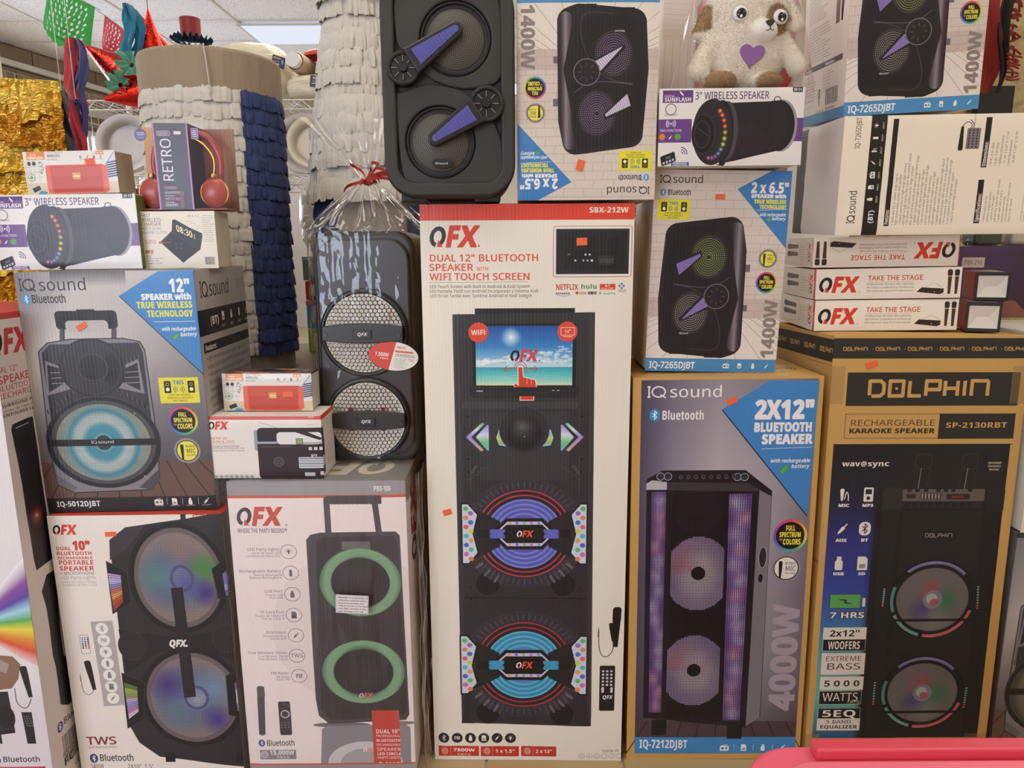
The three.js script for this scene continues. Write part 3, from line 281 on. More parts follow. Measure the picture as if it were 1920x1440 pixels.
  p.RR(65.2,323.2, 85.2,327.3, 1, '#111').T('IQsound', 75.3,326.9, 3.32, { a: 'c', c: '#ddd', b: 1 }); p.R(120.8,367.9, 148.9,375.2, '#171417').R(47.6,362.4, 72.3,368.7, '#171417');
  p.bonus(236.7,171.2, 19.22); p.fullcol(237.5,219.2, 21.56);
  p.T('1400W', 263.7,375.6, 25.79, { w: 121.21, b: 1, c: '#8a7f78', rot: -PI / 2, st: '#8a7f78', sw: 1.5 });
  return p.tex();
}
function print265side() {                                         // narrow face of the same carton, 235 x 402 mm, read upright
  seed(45); const p = new Print(235, 402, 2.4, '#f0e5d0');
  p.iq(24, 36, 15, 66, '#2a2626').T('IQ-7265DJBT', 232, 33, 9.5, { a: 'r', c: '#2a2626', w: 60 });
  p.R(0, 52, 235, 82, '#1c191a').T('(BT)', 24, 72, 10, { b: 1, c: '#eee', w: 26 }); ['usb', 'sd', 'radio', 'jack', 'mic', 'bat', 'bulb'].forEach((k, i) => { p.icon(k, 72 + i * 24, 62, 11, '#efeae4'); p.T('INPUT', 72 + i * 24, 77, 3.4, { a: 'c', c: '#efeae4' }); });
  p.R(18, 94, 228, 104, '#1c191a').T('Features:', 21, 102.5, 7.5, { b: 1, c: '#f0ece4', w: 30 });
  p.para(20, 113, 176, 17, 7.2, 4.2, '#5d5754', 6);
  p.T('Wired Mic & Remote Control Included', 186, 250, 3.2, { c: '#5d5754', rot: -PI / 2 * 0 }); p.micdraw(188, 226, 46, '#1d1a1b', -PI / 2); p.Q([211, 226, 222, 232, 216, 246, 200, 238, 214, 250, 224, 240], '#1d1a1b', 1.2); p.RR(168, 236, 208, 262, 2, '#7d7678'); for (let j = 0; j < 3; j++) for (let i = 0; i < 7; i++) p.E(172 + i * 5.3, 241 + j * 7.5, 1.7, 1.7, '#2c2728');
  p.R(22, 270, 108, 281, '#1c191a').T('Specifications:', 25, 279.5, 7.5, { b: 1, c: '#f0ece4', w: 56 }).R(132, 270, 228, 281, '#1c191a').T('Dimensions:', 134, 279.5, 7.5, { b: 1, c: '#f0ece4', w: 48 });
  p.para(24, 291, 106, 8, 7, 4, '#5d5754', 8).lines(['\u2022 N.W.: 4.41 (lbs)', '\u2022 G.W.: 5.95 (lbs)', '\u2022 Giftbox Dimensions:', '   11.14" X 9.37" X 17.13"', '\u2022 Unit Dimensions:', '   10.04" X 7.87" X 15.75"'], 134, 291, 8.4, 4.4, { c: '#4d4846' });
  p.para(24, 362, 120, 5, 5, 2.6, '#8d8682', 9); p.R(0, 386, 235, 402, '#4d8cc0');
  return p.tex();
}
function print265left() {                                         // the opposite narrow face, with barcode and blue foot
  seed(47); const p = new Print(235, 383, 2.2, '#dcd6cc');
  p.para(30, 60, 150, 22, 5.4, 3.2, '#77706c', 12).para(30, 188, 175, 12, 6, 3.4, '#77706c', 13); p.RR(176, 130, 196, 200, 2, '#75605e').micdraw(208, 160, 80, '#1e1b1c');
  p.R(14, 262, 220, 273, '#4c4442').T('Features:', 22, 271, 6, { c: '#eee', b: 1 }).T('Dimensions:', 130, 271, 6, { c: '#eee', b: 1 });
  p.para(20, 284, 100, 9, 6, 3, '#8b8480', 14).para(120, 284, 190, 7, 6.4, 3.2, '#8b8480', 15); for (let i = 0; i < 5; i++) p.RR(16, 282 + i * 13, 76, 293 + i * 13, 1, null, '#9a938e', 0.6);
  p.micdraw(106, 330, 34, '#4a4442'); p.E(106, 323, 9, 9, null, '#4a4442', 1.2); p.barcode(140, 318, 205, 350); p.T('MADE IN CHINA', 140, 360, 4.6, { c: '#444', b: 1 }).T('FC  CE  UL', 92, 362, 6, { c: '#444', b: 1 }); p.R(0, 362, 235, 383, '#4d8cc0');
  return p.tex();
}
function printTubeSpeaker() {
  seed(51); const p = new Print(272.1, 140.6, 2.8, '#e6e2de'), v = '#6a4488', x = p.x;
  p.R(0, [-1.9,55.1][1], 400, [-0.8,97.4][1], v); p.R(61.9,-4.6, 129.3,149.3, '#e6e2de');
  p.R(6.5,3.2, 63,25.5, '#65407f').T('DIGITAL', 8.9,15.4, 3.78, { c: '#e8dff0', w: 19.91 }).T('SUNFLASH', 10.1,23.5, 7.09, { b: 1, c: '#f6f2f8', w: 49.82 }); for (let i = 0; i < 3; i++) { const [a, b] = [41.5,9.2]; p.x.save(); p.x.translate(a + i - 1, b + i * 1.6 - 1.6); p.x.rotate(0.78); p.R(-3.6, -1, 3.6, 1, '#eee'); p.x.restore(); }
  p.T('3" WIRELESS SPEAKER', 66.7,19.9, 13.23, { w: 138.31, c: '#55386f', st: '#55386f', sw: 0.8 });
  p.RR(249.1,-1.4, 267.6,9.1, 1.5, '#2a2528').T('SF-11', 258.6,7.1, 5.65, { a: 'c', b: 1, c: '#eee', w: 14.86 });
  p.E(22,37.4, 9.74, 9.74, null, '#5f575f', 1.4).T('LED LIGHT', 21.9,48.8, 3.81, { a: 'c', w: 24.99, c: '#6d666a' });
  { const [a, b] = [22.8,63.1]; p.waves(a, b, 9, '#efe8f4', 1.1); } p.T('TWS FUNCTION', 22.8,77.4, 4.32, { a: 'c', w: 41.15, c: '#efe8f4' }); p.E(7,86.9, 5.9, 5.9, '#e0803a').E(36.1,87.2, 5.9, 5.9, '#5aa04a').icon('jack', 22.1,88, 8.85, '#f4eff6');
  { const [a, b] = [19.3,127.6]; x.save(); x.translate(a, b); x.rotate(-0.5); x.transform(1, 0.15, -0.3, 1, 0, 0); p.RR(-15, -10, 15, 10, 2, '#d8d4d6').RR(-14, -9, 14, 8, 2, '#222124'); p.T('9:23', -4, -1, 3.4, { c: '#d8d8dc' }); for (let i = 0; i < 4; i++) p.RR(-11 + i * 6, 2, -7 + i * 6, 6, 0.6, '#c9c9cf'); x.restore(); }
  for (const r of [3.92, 7.83, 11.75]) p.E(43.2,118.2, r, r, null, '#5b4f96', 1.6, -PI / 2, 0.1); p.R(25.5,133.5, 59.2,142.7, '#4f5aa0').T('WIRELESS', 41.8,137.3, 3.12, { a: 'c', b: 1, c: '#eee', w: 26.3 }).T('CONNECTION', 41.9,141.5, 3.13, { a: 'c', b: 1, c: '#eee', w: 29.35 });
  // the tube loudspeaker
  const body = '#262327'; p.E(103.7,24.1, 5.82, 4.85, null, '#4a464b', 2).E(220.8,21.7, 5.81, 4.84, null, '#6a666b', 2);
  x.beginPath(); x.moveTo(92,29.6); x.lineTo(224.9,24.6); x.bezierCurveTo(262.9,27.9, 267.5,100.4, 230.2,113.5); x.lineTo(116.6,137.5); x.closePath(); x.fillStyle = body; x.fill();
  p.E(231.6,69.3, 29.35, 46.96, '#9a959a').E(225.6,69.2, 30.33, 45.98, '#1f1c20').E(215.6,69.1, 26.42, 45.49, body);
  x.beginPath(); x.moveTo(123.7,27.2); x.lineTo(213.1,24.9); x.lineTo(222.2,114.4); x.lineTo(140.6,132.9); x.closePath(); x.fillStyle = '#232024'; x.fill();
  p.E(128,77.7, 21.58, 53.94, '#4a454b').E(118,77.6, 23.54, 55.91, '#1c191d').E(101,79.3, 37.29, 59.86, '#2b272d');
  const led = ['#cf6a3a', '#d8552f', '#d8552f', '#c8502c', '#a89a3a', '#b8b43a', '#a8b03c', '#4f7fa8', '#4668a8', '#5a4a90', '#7a3f90', '#8a4a80'];
  p.clip((c) => { c.ellipse(101,79.3, 34.35, 56.92, 0, 0, 7); }, () => led.forEach((c, i) => { const [a, b] = [99,79.3], t = -0.95 + i * 0.24; p.E(a + cos(t) * 26.5, b + sin(t) * 47.1, 7, 7, p.rad(a + cos(t) * 26.5, b + sin(t) * 47.1, 0, 7, [[0, '#e8c8a0'], [0.35, c], [1, 'rgba(40,30,40,0)']])); }));
  for (const [t, c] of [[2.6, '#6a8a5a'], [3.0, '#4a6a90'], [3.4, '#5a7a4a']]) { const [a, b] = [101,79.3]; p.E(a + cos(t) * 32.38, b + sin(t) * 49.07, 3, 6, c); }
  p.E(84.1,82.9, 21.61, 35.36, '#1a171b', '#454048', 1).E(82.1,82.9, 14.73, 24.55, '#221f24', '#504a52', 1).E(80.1,82.9, 9.82, 16.7, '#1b181c').L([73.7,71.3, 94.3,86.9], '#55505a', 0.8).G([117.6,137.5, 130.5,132.7, 124.9,141.4, 110.6,138.4], '#201d21');
  x.globalAlpha = 0.5; p.G([150.8,72.2, 175.1,58.2, 219.9,109.5, 153.2,122.3], '#2f2b30'); x.globalAlpha = 1;
  return p.tex();
}
function printMini() {
  seed(55); const p = new Print(180.7, 76.9, 3.6, '#e4e0dc'), x = p.x;
  p.G([138,45.6, 182.3,2.2, 182.9,49, 159,54.4], '#cfd6e2'); for (let i = 0; i < 7; i++) p.G([163,21.7, 181.4,18.5, 181.2,21.1, 160.7,24.3].map((v, k) => v + (k % 2 ? i * 4.2 : 0)), '#33384e'); p.L([157.2,30.4, 179,3.3], '#8fa4c4', 2);
  p.R(-4.6,56.3, 183.3,82, '#d8c7ae'); x.globalAlpha = 0.5; for (let i = 0; i < 12; i++) p.L([i * 17 - 20, 80, 20 + i * 13, 63], '#b09a7c', 0.7); x.globalAlpha = 1;
  for (let i = 0; i < 4; i++) p.L([4.6,21.3, 1.9,56.3].map((v, k) => v + (k % 2 ? 0 : i * 8.6)), '#a8a4a2', 0.5); for (let i = 0; i < 3; i++) p.L([-0.2,27.9, 36.4,25.8].map((v, k) => v + (k % 2 ? i * 10 : 0)), '#a8a4a2', 0.5);
  for (let i = 0; i < 30; i++) p.E([35,30.1][0] + rnd(-5, 5), [35,30.1][1] + rnd(-12, 10), 1.3, 0.9, '#8f9a86');
  p.R(7.5,-1.4, 43.6,14.9, '#e2925a').T('DIGITAL', 14.3,7.2, 2.83, { c: '#fff4e8', w: 12.82 }).T('SUNFLASH', 9.5,13.7, 4.57, { b: 1, c: '#fff4e8', w: 31.02 });
  p.T('MULTIMEDIA', 48.7,4.1, 3.91, { c: '#a39d9b', w: 30.97 }).T('WIRELESS', 48.2,10.6, 4.57, { b: 1, c: '#5d5a60', w: 25.66 }).T('SPEAKER', 47.8,16, 3.27, { c: '#8d8885', w: 20.32 });
  p.RR(143.9,1, 159.6,7.6, 1.2, '#e2925a').T('SF-48', 151.6,6.5, 3.25, { a: 'c', c: '#fff4e8', b: 1 }); ['mic', 'jack', 'usb', 'bt'].forEach((k, i) => { const [a, b] = [114.4,11.8]; p.icon(k, a + i * 12.93, b, 6.47, '#6a6668'); }); p.L([109.8,16.7, 160.1,15.7], '#8a8684', 0.4);
  for (const a of [11,21.4, 20.7,21.4].filter((_, i) => i % 2 === 0)) p.E(a, [11,21.4][1], 3.67, 3.67, '#3a3738', '#8a8684', 0.4); p.E(12.3,46.5, 6.52, 6.52, null, '#6aa05a', 1.2).E(12.3,46.5, 3.26, 3.26, '#7ab06a');
  p.RR(41.8,24.7, 163.1,76.4, 11, '#dd5a44').RR(52.4,26.9, 151.4,74.2, 5, '#c24a3c').RR(54.4,29.1, 150.9,45.7, 3, '#cb5645'); p.RR(41.8,24.7, 49.9,76.2, 6, '#e56a50').RR(153.1,27.1, 163.2,74.2, 6, '#e56a50'); p.R(93.4,39, 108.7,51, '#d9a85a').R(95.2,44.4, 106.8,46.7, '#f4e0b0');
  x.save(); x.translate(19.3,67.3); x.rotate(-0.35); p.RR(-8, -4, 8, 4, 1, '#35363c'); x.restore(); p.G([18.5,78.4, 26.6,70.7, 39.4,72.9, 36.7,79.5], '#4a8fc0');
  return p.tex();
}
function printClock() {
  seed(57); const p = new Print(150.2, 111.1, 3.6, '#e8e2d4');
  p.lines(['FAST', 'WIRELESS', 'CHARGER'], 6.4,11.2, 8.19, 6.35, { c: '#4f4a48' }).lines(['WITH DUAL', 'ALARM CLOCK'], 5.8,35.5, 7.72, 5.56, { c: '#9a948e' });
  p.T('WCH-110', 98.3,11.9, 4.57, { c: '#9a948e', w: 22.74 }); p.para([125.3,10.1][0], [125.3,10.1][1], [148.1,10.3][0], 13, 4.1, 2.3, '#7d7874', 3); p.barcode(125.3,88.8, 143.9,103.5); for (const [a, b] of [[95.4,20], [101.2,24.1], [107,29.2], [112.8,33.3]]) p.L([a, b, a + 12, b], '#9a948e', 0.5);
  p.G([67.8,16.7, 123.4,42.6, 123.7,49.7, 117.3,74.3, 81.4,99.9, 39.6,59.3, 64.6,38], '#231f24'); p.G([67.8,16.7, 73.1,15.8, 124.1,45.7, 116.1,76.4, 64.4,40.1], '#2e2a30').L([39.6,59.3, 67.3,42.1, 115,76.4], '#4a464c', 0.6);
  { const x = p.x; x.save(); x.translate(73.9,38.1); x.transform(1, 0.46, 0.05, 1, 0, 0); p.T('08:30', 0, 0, 12.36, { w: 31.11, b: 1, c: '#e8e6a0' }); for (let i = 0; i < 4; i++) p.R(32.96, -9 + i * 2.6, 36.06, -8 + i * 2.6, '#e8e6a0'); x.restore(); }
  p.L([68.5,61.6, 72.3,64.7], '#777', 0.8).L([78.1,69.9, 81.9,73], '#777', 0.8).L([82,61.7, 78.6,64.8], '#777', 0.8).L([71.8,69.8, 68.4,72.9], '#777', 0.8);
  p.G([36.6,58.3, 65.6,59.5, 38.2,62.4], '#c0392e').T('FAST WIRELESS', 9.5,58, 3.09, { c: '#c0554a', w: 22.86 }).T('CHARGING PAD', 9.1,62.1, 3.09, { c: '#c0554a', w: 22.87 });
  p.qfx(8,81.7, 6.76); p.lines(['INPUT:', 'DC 5V/2A 9V/1.67A', 'QFXUSA.COM', 'Chargeur sans fil'], 8.4,87.9, 4.58, 2.91, { c: '#6d6864' });
  return p.tex();
}
function printRadio() {
  seed(59); const p = new Print(229.7, 127.5, 3.2, '#e9e3dd'), k = '#2c1f28';
  p.R(0, 0, 400, 6.46, '#cc4a36'); p.T('R-30FL', 204.9,2.7, 3.23, { c: '#f0e6dc', w: 12.56 }); p.qfx(4.9,25.8, 16.03);
  p.T('ON THE GO', 8.4,46.5, 5.03, { c: '#c0463a', w: 32.67 }).T('SOUND & LIGHT', 8.8,53.6, 5.04, { c: '#c0463a', w: 46.42 }).L([8.7,55.7, 56.2,55.3], '#8a8480', 0.4).T('Emergency Radio/Flashlight', 10.2,61.8, 3.51, { c: '#6a6462', w: 54.92 }).T('Linterna de emergencia de radio', 9.9,66.1, 3.52, { c: '#8a8480', w: 64.46 }).T('Lampe de poche radio d\u2019urgence', 9.5,71.1, 3.52, { c: '#8a8480', w: 65.56 });
  for (let i = 0; i < 8; i++) { const [a, b] = [13.5,124.1]; p.E(a + i * 10.25, b, 3.71, 3.71, null, '#5a5250', 0.8); p.E(a + i * 10.25, b, 1.74, 1.74, '#5a5250'); }
  p.L([103.8,9.9, 144.8,24.1], '#6a6468', 0.6).RR(95.2,27.2, 103.7,69.7, 3, '#9aa4b4'); p.T('Am/Fm', 201.9,17.8, 3.25, { c: '#c9b890', it: 1, w: 11.54 });
  p.RR(101,48.9, 263.5,127.7, 6, k).RR(101.8,22.9, 266.9,59.3, 9, k); p.RR(140.1,31.7, 229.1,57, 8, '#e4e2e6').R(100.8,51.1, 140.6,55.6, '#a8aec0').R(182.9,52.5, 267.1,56, '#a8aec0'); p.G([171.7,29.6, 200.1,30.8, 231.9,45, 225.4,48.3], k);
  p.R(178.2,44.8, 192.2,56.9, '#4a4a50').R(179.1,45.9, 191.2,55.8, '#8cab62').L([105.3,62.1, 167.6,61.2], '#8a8490', 0.8);
  p.E(141.2,92.9, 9.74, 9.74, '#3a343a', '#7a7680', 0.8); for (let i = -3; i < 4; i++) p.L([131.7,92.9, 150.8,93].map((v, j) => v + (j % 2 ? i * 1.7 : 0)), '#5a565c', 0.5);
  for (let i = 0; i < 3; i++) p.R(...[202.4,62.4, 209.4,69].map((v, j) => v + (j % 2 ? 0 : i * 10.6)), '#cdd2dc'); p.T('QFX', 205.5,82.1, 4.63, { b: 1, it: 1, c: '#eee', w: 12.7 });
  p.RR(181.1,83.2, 254,106.6, 2, '#c2c8d2'); for (let i = 0; i < 4; i++) p.L([183,86.5, 255,86.7].map((v, j) => v + (j % 2 ? i * 5.2 : 0)), i % 2 ? '#7a8290' : '#3a3540', 1.2); p.RR(191.8,115.2, 212.7,123.1, 1.4, '#c2c8d2').RR(222.8,113.1, 247.9,121, 1.4, '#c2c8d2');
  return p.tex();
}
function printRadioSide() { const p = new Print(104, 133, 3, '#e6dfd8'), k = '#2c1f28'; p.R(0, 0, 110, 8, '#cc4a36'); p.RR(-20, 48, 13, 124, 6, k).RR(-20, 24, 10, 56, 6, k).RR(-5, 84, 12, 106, 2, '#c2c8d2').L([3, 20, 7, 36], '#333', 1.2).L([-2, 28, 4, 40], '#333', 1.2); p.para(30, 70, 90, 8, 6, 3, '#8a8480', 5); return p.tex(); }
function printStage() {
  seed(61); const p = new Print(291.5, 64.6, 3.4, '#efe7d8'), r = '#c85a3c';
  p.R(0, 0, 1.63, 100, '#c23a2c'); p.qfx(5.6,49.7, 32.09); p.T('.', 88.5,51, 10.09, { c: '#666' });
  p.T('TAKE THE STAGE', 106.1,25.6, 10.02, { w: 109.62, c: r, st: r, sw: 1.5 }).L([106.4,29.5, 198.1,28.9], '#8a8078', 0.5).lines(['Professional Wireless Microphones', 'Micr\u00f3fonos Inal\u00e1mbricos Profesional', 'Microphones Sans Fil Professionnel'], 104.6,35.6, 6.98, 4.25, { c: '#7d756e', w: 93.79 });
  p.G([205,50.5, 213.8,41.8, 257.8,44.7, 257.5,53.5, 250.5,56.7, 205.1,51.1], '#33251f').E(239.6,51.1, 1.6, 1.1, '#aaa').L([220.1,41.9, 238.1,32.3, 254.5,42.5], '#8a8078', 0.5);
  for (const [a, b] of [[268,30.6], [282,30.9]]) { p.RR(a - 4.91, b - 25.61, a + 4.91, b - 11.74, 3.5, '#2c2420').G([a - 4.05, b - 11.74, a + 4.05, b - 11.74, a + 2.56, b + 25.61, a - 2.56, b + 25.61], '#4a322a').R(a - 4.27, b - 12.27, a + 4.27, b - 10.67, '#d8ccc0'); }
  return p.tex();
}
function printStageSide() { seed(63); const p = new Print(280, 67, 2, '#ddd5cb'); p.R(272, 0, 280, 67, '#c23a2c').T('TAKE', 276, 55, 5, { c: '#eee', rot: -PI / 2, b: 1, w: 30 }); p.x.save(); p.x.translate(262, 56); p.x.rotate(-PI / 2); p.qfx(0, 0, 18); p.x.restore(); for (const y of [20, 38]) p.G([70, y - 6, 150, y - 4, 150, y + 4, 70, y + 6], '#3a2b26').E(60, y, 16, 7, '#2a2220'); p.para(168, 22, 228, 6, 6, 3.4, '#9a9088', 4); p.T('WIRELESS', 240, 58, 7, { rot: -PI / 2, c: '#c85a3c', w: 48 }); return p.tex(); }
function consoleSpeaker(p, dim) {                                  // the single 12 inch speaker printed on the concrete-look cartons
  const d = '#36353b', m = '#45444a', l = '#827f87';
  p.L([74.5,131.5, 81.1,82.7], '#3a383c', 8.06).L([171.1,133, 177,84.1], '#3a383c', 8.07); p.RR(66.4,73.5, 183.1,108.6, 8.11, '#242327'); p.RR(83.9,91.9, 164.3,114.4, 8.12, dim); p.R(108.7,71, 142.3,81.6, '#201f23');
  p.L([75.8,107, 72.5,131.5], '#4f4d53', 7.13).L([176.1,108.5, 173.4,130.9], '#4f4d53', 7.13);
  p.x.beginPath(); { const q = [[26.5,151.3], [45,134.1], [88.1,127.6], [188.9,127.1], [220.5,133.7], [228.7,150.3], [232.9,315.2], [228.9,409.4], [209.6,431.3], [57.6,435], [26.5,416.6], [21.7,330.9]]; q.forEach((a, i) => (i ? p.x.lineTo(...a) : p.x.moveTo(...a))); p.x.closePath(); p.x.fillStyle = l; p.x.fill(); p.x.strokeStyle = '#2c2b30'; p.x.lineWidth = 2; p.x.stroke(); }
  p.G([32.2,153.5, 48.6,137.2, 218.2,135.7, 224.2,154.4, 226.7,315.1, 31.1,322.4], d);
  p.G([36.2,168, 72.6,183.1, 74.4,199.8, 92,221, 30.6,236.9], l).G([39.1,176.3, 66.3,185.1, 71,210.2, 35.6,230.6], '#2b2a30'); p.G([214.7,166.6, 176.2,182.6, 171.9,201.4, 153.4,219.9, 219,235.8], l).G([211.7,174.9, 183.9,186.9, 175,209.8, 211.6,229.3], '#2b2a30');
  for (let i = 0; i < 3; i++) { const [a, b] = [43,192]; p.L([a, b + i * 10.5, a + 33, b - 1 + i * 10.5], '#d0ced2', 0.8); const [c, e] = [183.1,193.2]; p.L([c, e + i * 10.5, c + 28.92, e - 1 + i * 10.5], '#d0ced2', 0.8); }
  for (const [q, n] of [[[34.5,151.4, 75.5,176.9], 14], [[26.8,264.4, 85.6,223], 14], [[161.8,218, 224.4,261.4], 14], [[173.2,174.3, 217.9,156.3], 12]]) { for (let i = 0; i < n; i++) { const a = lerp(q[0], q[2], i / n), b = lerp(q[1], q[3], i / n); p.L([a, b, a + 2, b + 9], i % 2 ? '#55535a' : '#1d1c20', 2); } }
  p.E(124.3,183.9, 63.87, 57.69, d).E(124.3,183.9, 59.75, 55.63, null, '#1a191c', 2); for (let i = 0; i < 64; i++) { const a = i / 64 * 2 * PI, [cx, cy] = [124.3,183.9]; p.L([cx + cos(a) * 30.91, cy + sin(a) * 29.88, cx + cos(a) * 51.51, cy + sin(a) * 48.42], (i < 9 || i > 57) ? '#0e0d10' : '#2f2e33', (i < 9 || i > 57) ? 2.4 : 1); }
  p.E(125.4,182.9, 27.81, 25.75, '#29282d', '#5a585e', 0.9);
}
function cone12(p, cx, cy, r, ry, hot) {
  p.E(cx, cy, r * 1.02, ry * 1.04, '#222126', '#4a4850', 1.4); p.E(cx, cy, r * 0.93, ry * 0.95, '#5b5a5c');
  p.E(cx, cy, r * 0.84, ry * 0.87, p.rad(cx, cy, r * 0.1, r * 0.86, hot)); p.E(cx, cy, r * 0.14, r * 0.14, '#2d4a58');
  p.x.globalAlpha = 0.55; for (let y = cy - ry; y < cy + ry; y += 2.3) { const w = r * sqrt(max(0, 1 - ((y - cy) / ry) ** 2)); p.L([cx - w, y, cx + w, y], '#23262a', 0.8); for (let x = cx - w; x < cx + w; x += 2.6) p.R(x, y, x + 0.7, y + 2.2, '#23262a'); } p.x.globalAlpha = 1;
}
function printTrolley(which) {
  seed(65 + which); const p = new Print(334.9, 476.3, 2.6, '#a8a4a2'), W = p.w, H = p.h, yF = [24.2,372.4][1], yB = [172,446.2][1];
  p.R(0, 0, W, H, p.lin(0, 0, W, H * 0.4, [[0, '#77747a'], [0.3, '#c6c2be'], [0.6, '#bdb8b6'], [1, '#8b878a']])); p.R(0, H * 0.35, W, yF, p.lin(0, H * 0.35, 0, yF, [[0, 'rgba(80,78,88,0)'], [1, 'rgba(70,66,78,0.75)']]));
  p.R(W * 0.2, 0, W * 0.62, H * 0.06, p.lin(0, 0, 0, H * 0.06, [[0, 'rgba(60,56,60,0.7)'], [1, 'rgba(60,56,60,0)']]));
  p.grit(900, ['#e2deda', '#6c686c', '#a39e9e'], 0.5, 3, 0.18, [0, 0, W, yF]);
  woodStrip(p, 0, yF, W, H, '#6a4f48', '#2f2220', 9, 0.5); p.R(0, yB, W, H, '#23222a');
  if (which) { p.R(0, 0, W, H * 0.02, '#333'); p.bt(W * 0.1, H * 0.06, 20, '#3a7a98'); }
  else { p.iq(7.3,34.6, 21.92, 127.53, '#2a2629'); p.bt(17.9,50.7, 21, '#4a9cd0'); p.T('Bluetooth', 27.8,57.8, 15.16, { w: 64.52, c: '#2a2629', st: '#2a2629', sw: 1.5 }); }
  consoleSpeaker(p, '#bcb8b6');
  cone12(p, 128.1,332.8, 109.52, 89.31, which ? [[0, '#c9c8a0'], [0.5, '#a3a283'], [0.8, '#8e8d78'], [1, '#55544e']] : [[0, '#e8f6f8'], [0.12, '#4fb0cc'], [0.28, '#58b4cc'], [0.4, '#dcebea'], [0.55, '#cfe2e0'], [0.66, '#4aa6c2'], [0.76, '#9fb6b0'], [1, '#b5af98']]);
  p.R(20.3,325.5, 234.4,339.1, '#1f1e26'); p.iq(104,334.5, 5.95, 44.66, '#ecebe6');
  for (const [a, b] of [[56.4,288.4], [195.1,274.7], [55.3,404.9], [200.1,403.3]]) p.E(a, b, 1.4, 1.4, '#b8b6b4');
  p.G([27.1,396.7, 65.3,424, 55.8,432.7, 28.9,414.4], '#6d6a70').G([228.9,389.4, 187,426.4, 209.6,431.3, 228.6,411.6], '#4a484e');
  if (!which) {
    p.G([192.6,46.1, 269.3,1.4, W, 0, W, [336.5,199.8][1], 336.5,199.8], '#3f86c8').L([192.5,47.1, 337.3,201.9], '#1c1d2a', 1.6);
    p.T('12"', 287,40.4, 24.1, { w: 39.88, b: 1, c: '#eef0f0', st: '#eef0f0', sw: 2 }).T('SPEAKER with', 233.5,54.7, 10.59, { w: 93.77, b: 1, c: '#eef0f0', st: '#eef0f0' }).T('TRUE WIRELESS', 222.7,70.6, 11.65, { w: 104.96, b: 1, c: '#e4dd58', st: '#e4dd58', sw: 2 }).T('TECHNOLOGY', 240.9,87.1, 11.71, { w: 86.22, b: 1, c: '#e4dd58', st: '#e4dd58', sw: 2 }).L([250.9,96.4, 329.4,96.5], '#eef0f0', 1).T('with rechargeable', 265.1,113.9, 7.18, { w: 64.45, b: 1, it: 1, c: '#eef0f0' }).T('battery', 299.3,124.6, 7.2, { w: 30.29, b: 1, it: 1, c: '#eef0f0' }).G([282.8,127.5, 294,117.4, 298.4,123.6, 288.4,131.6], '#63b048', '#2a5a2c', 0.5);
    p.tws(248.1,204.7, 323.9,255.6); p.fullcol(287.2,291.3, 28.51); p.bonus(289.4,352.1, 25.67);
    p.T('IQ-5012DJBT', 18.9,464.5, 11.33, { w: 86.23, b: 1, c: '#eeecea' }); ['radio', 'sd', 'usb', 'jack'].forEach((k, i) => { const [a, b] = [221.5,457.3]; p.icon(k, a + i * 31.68, b, 14.2, '#eeecea'); p.T(['FM RADIO', 'MICRO SD', 'USB INPUT', 'AUX INPUT'][i], a + i * 31.68, b + 9.83, 2.62, { a: 'c', c: '#ddd' }); if (i) p.L([a + i * 31.68 - 15.29, b - 8, a + i * 31.68 - 15.29, b + 7], '#cfcdca', 0.8); });
  }
  return p.tex();
}
function printTrolleySide() {
  seed(69); const p = new Print(269.1, 476.3, 2.2, '#b3afac'); p.R(0, 0, p.w, p.h, p.lin(0, 0, p.w, p.h, [[0, '#b9b5b2'], [1, '#8d898a']]));
  p.iq(20, 54, 30, 150, '#2a2729').T('IQ-5012DJBT', 320, 44, 18, { a: 'r', c: '#85807e', w: 108 });
  p.R(0, 78, 340, 128, '#201e20').T('(BT)', 78, 110, 16, { c: '#eee', b: 1, a: 'c' }); ['sd', 'usb', 'bat', 'jack', 'mic'].forEach((k, i) => { p.icon(k, 124 + i * 46, 98, 18, '#e8e4e0'); p.T('INPUT', 124 + i * 46, 121, 5, { a: 'c', c: '#e8e4e0' }); });
  p.R(14, 142, 326, 162, '#201e20').T('Features:', 20, 158, 11, { c: '#eee', b: 1, w: 56 });
  p.para(20, 178, 330, 19, 15.6, 8.2, '#2f2c2d', 16);
  return p.tex();
}
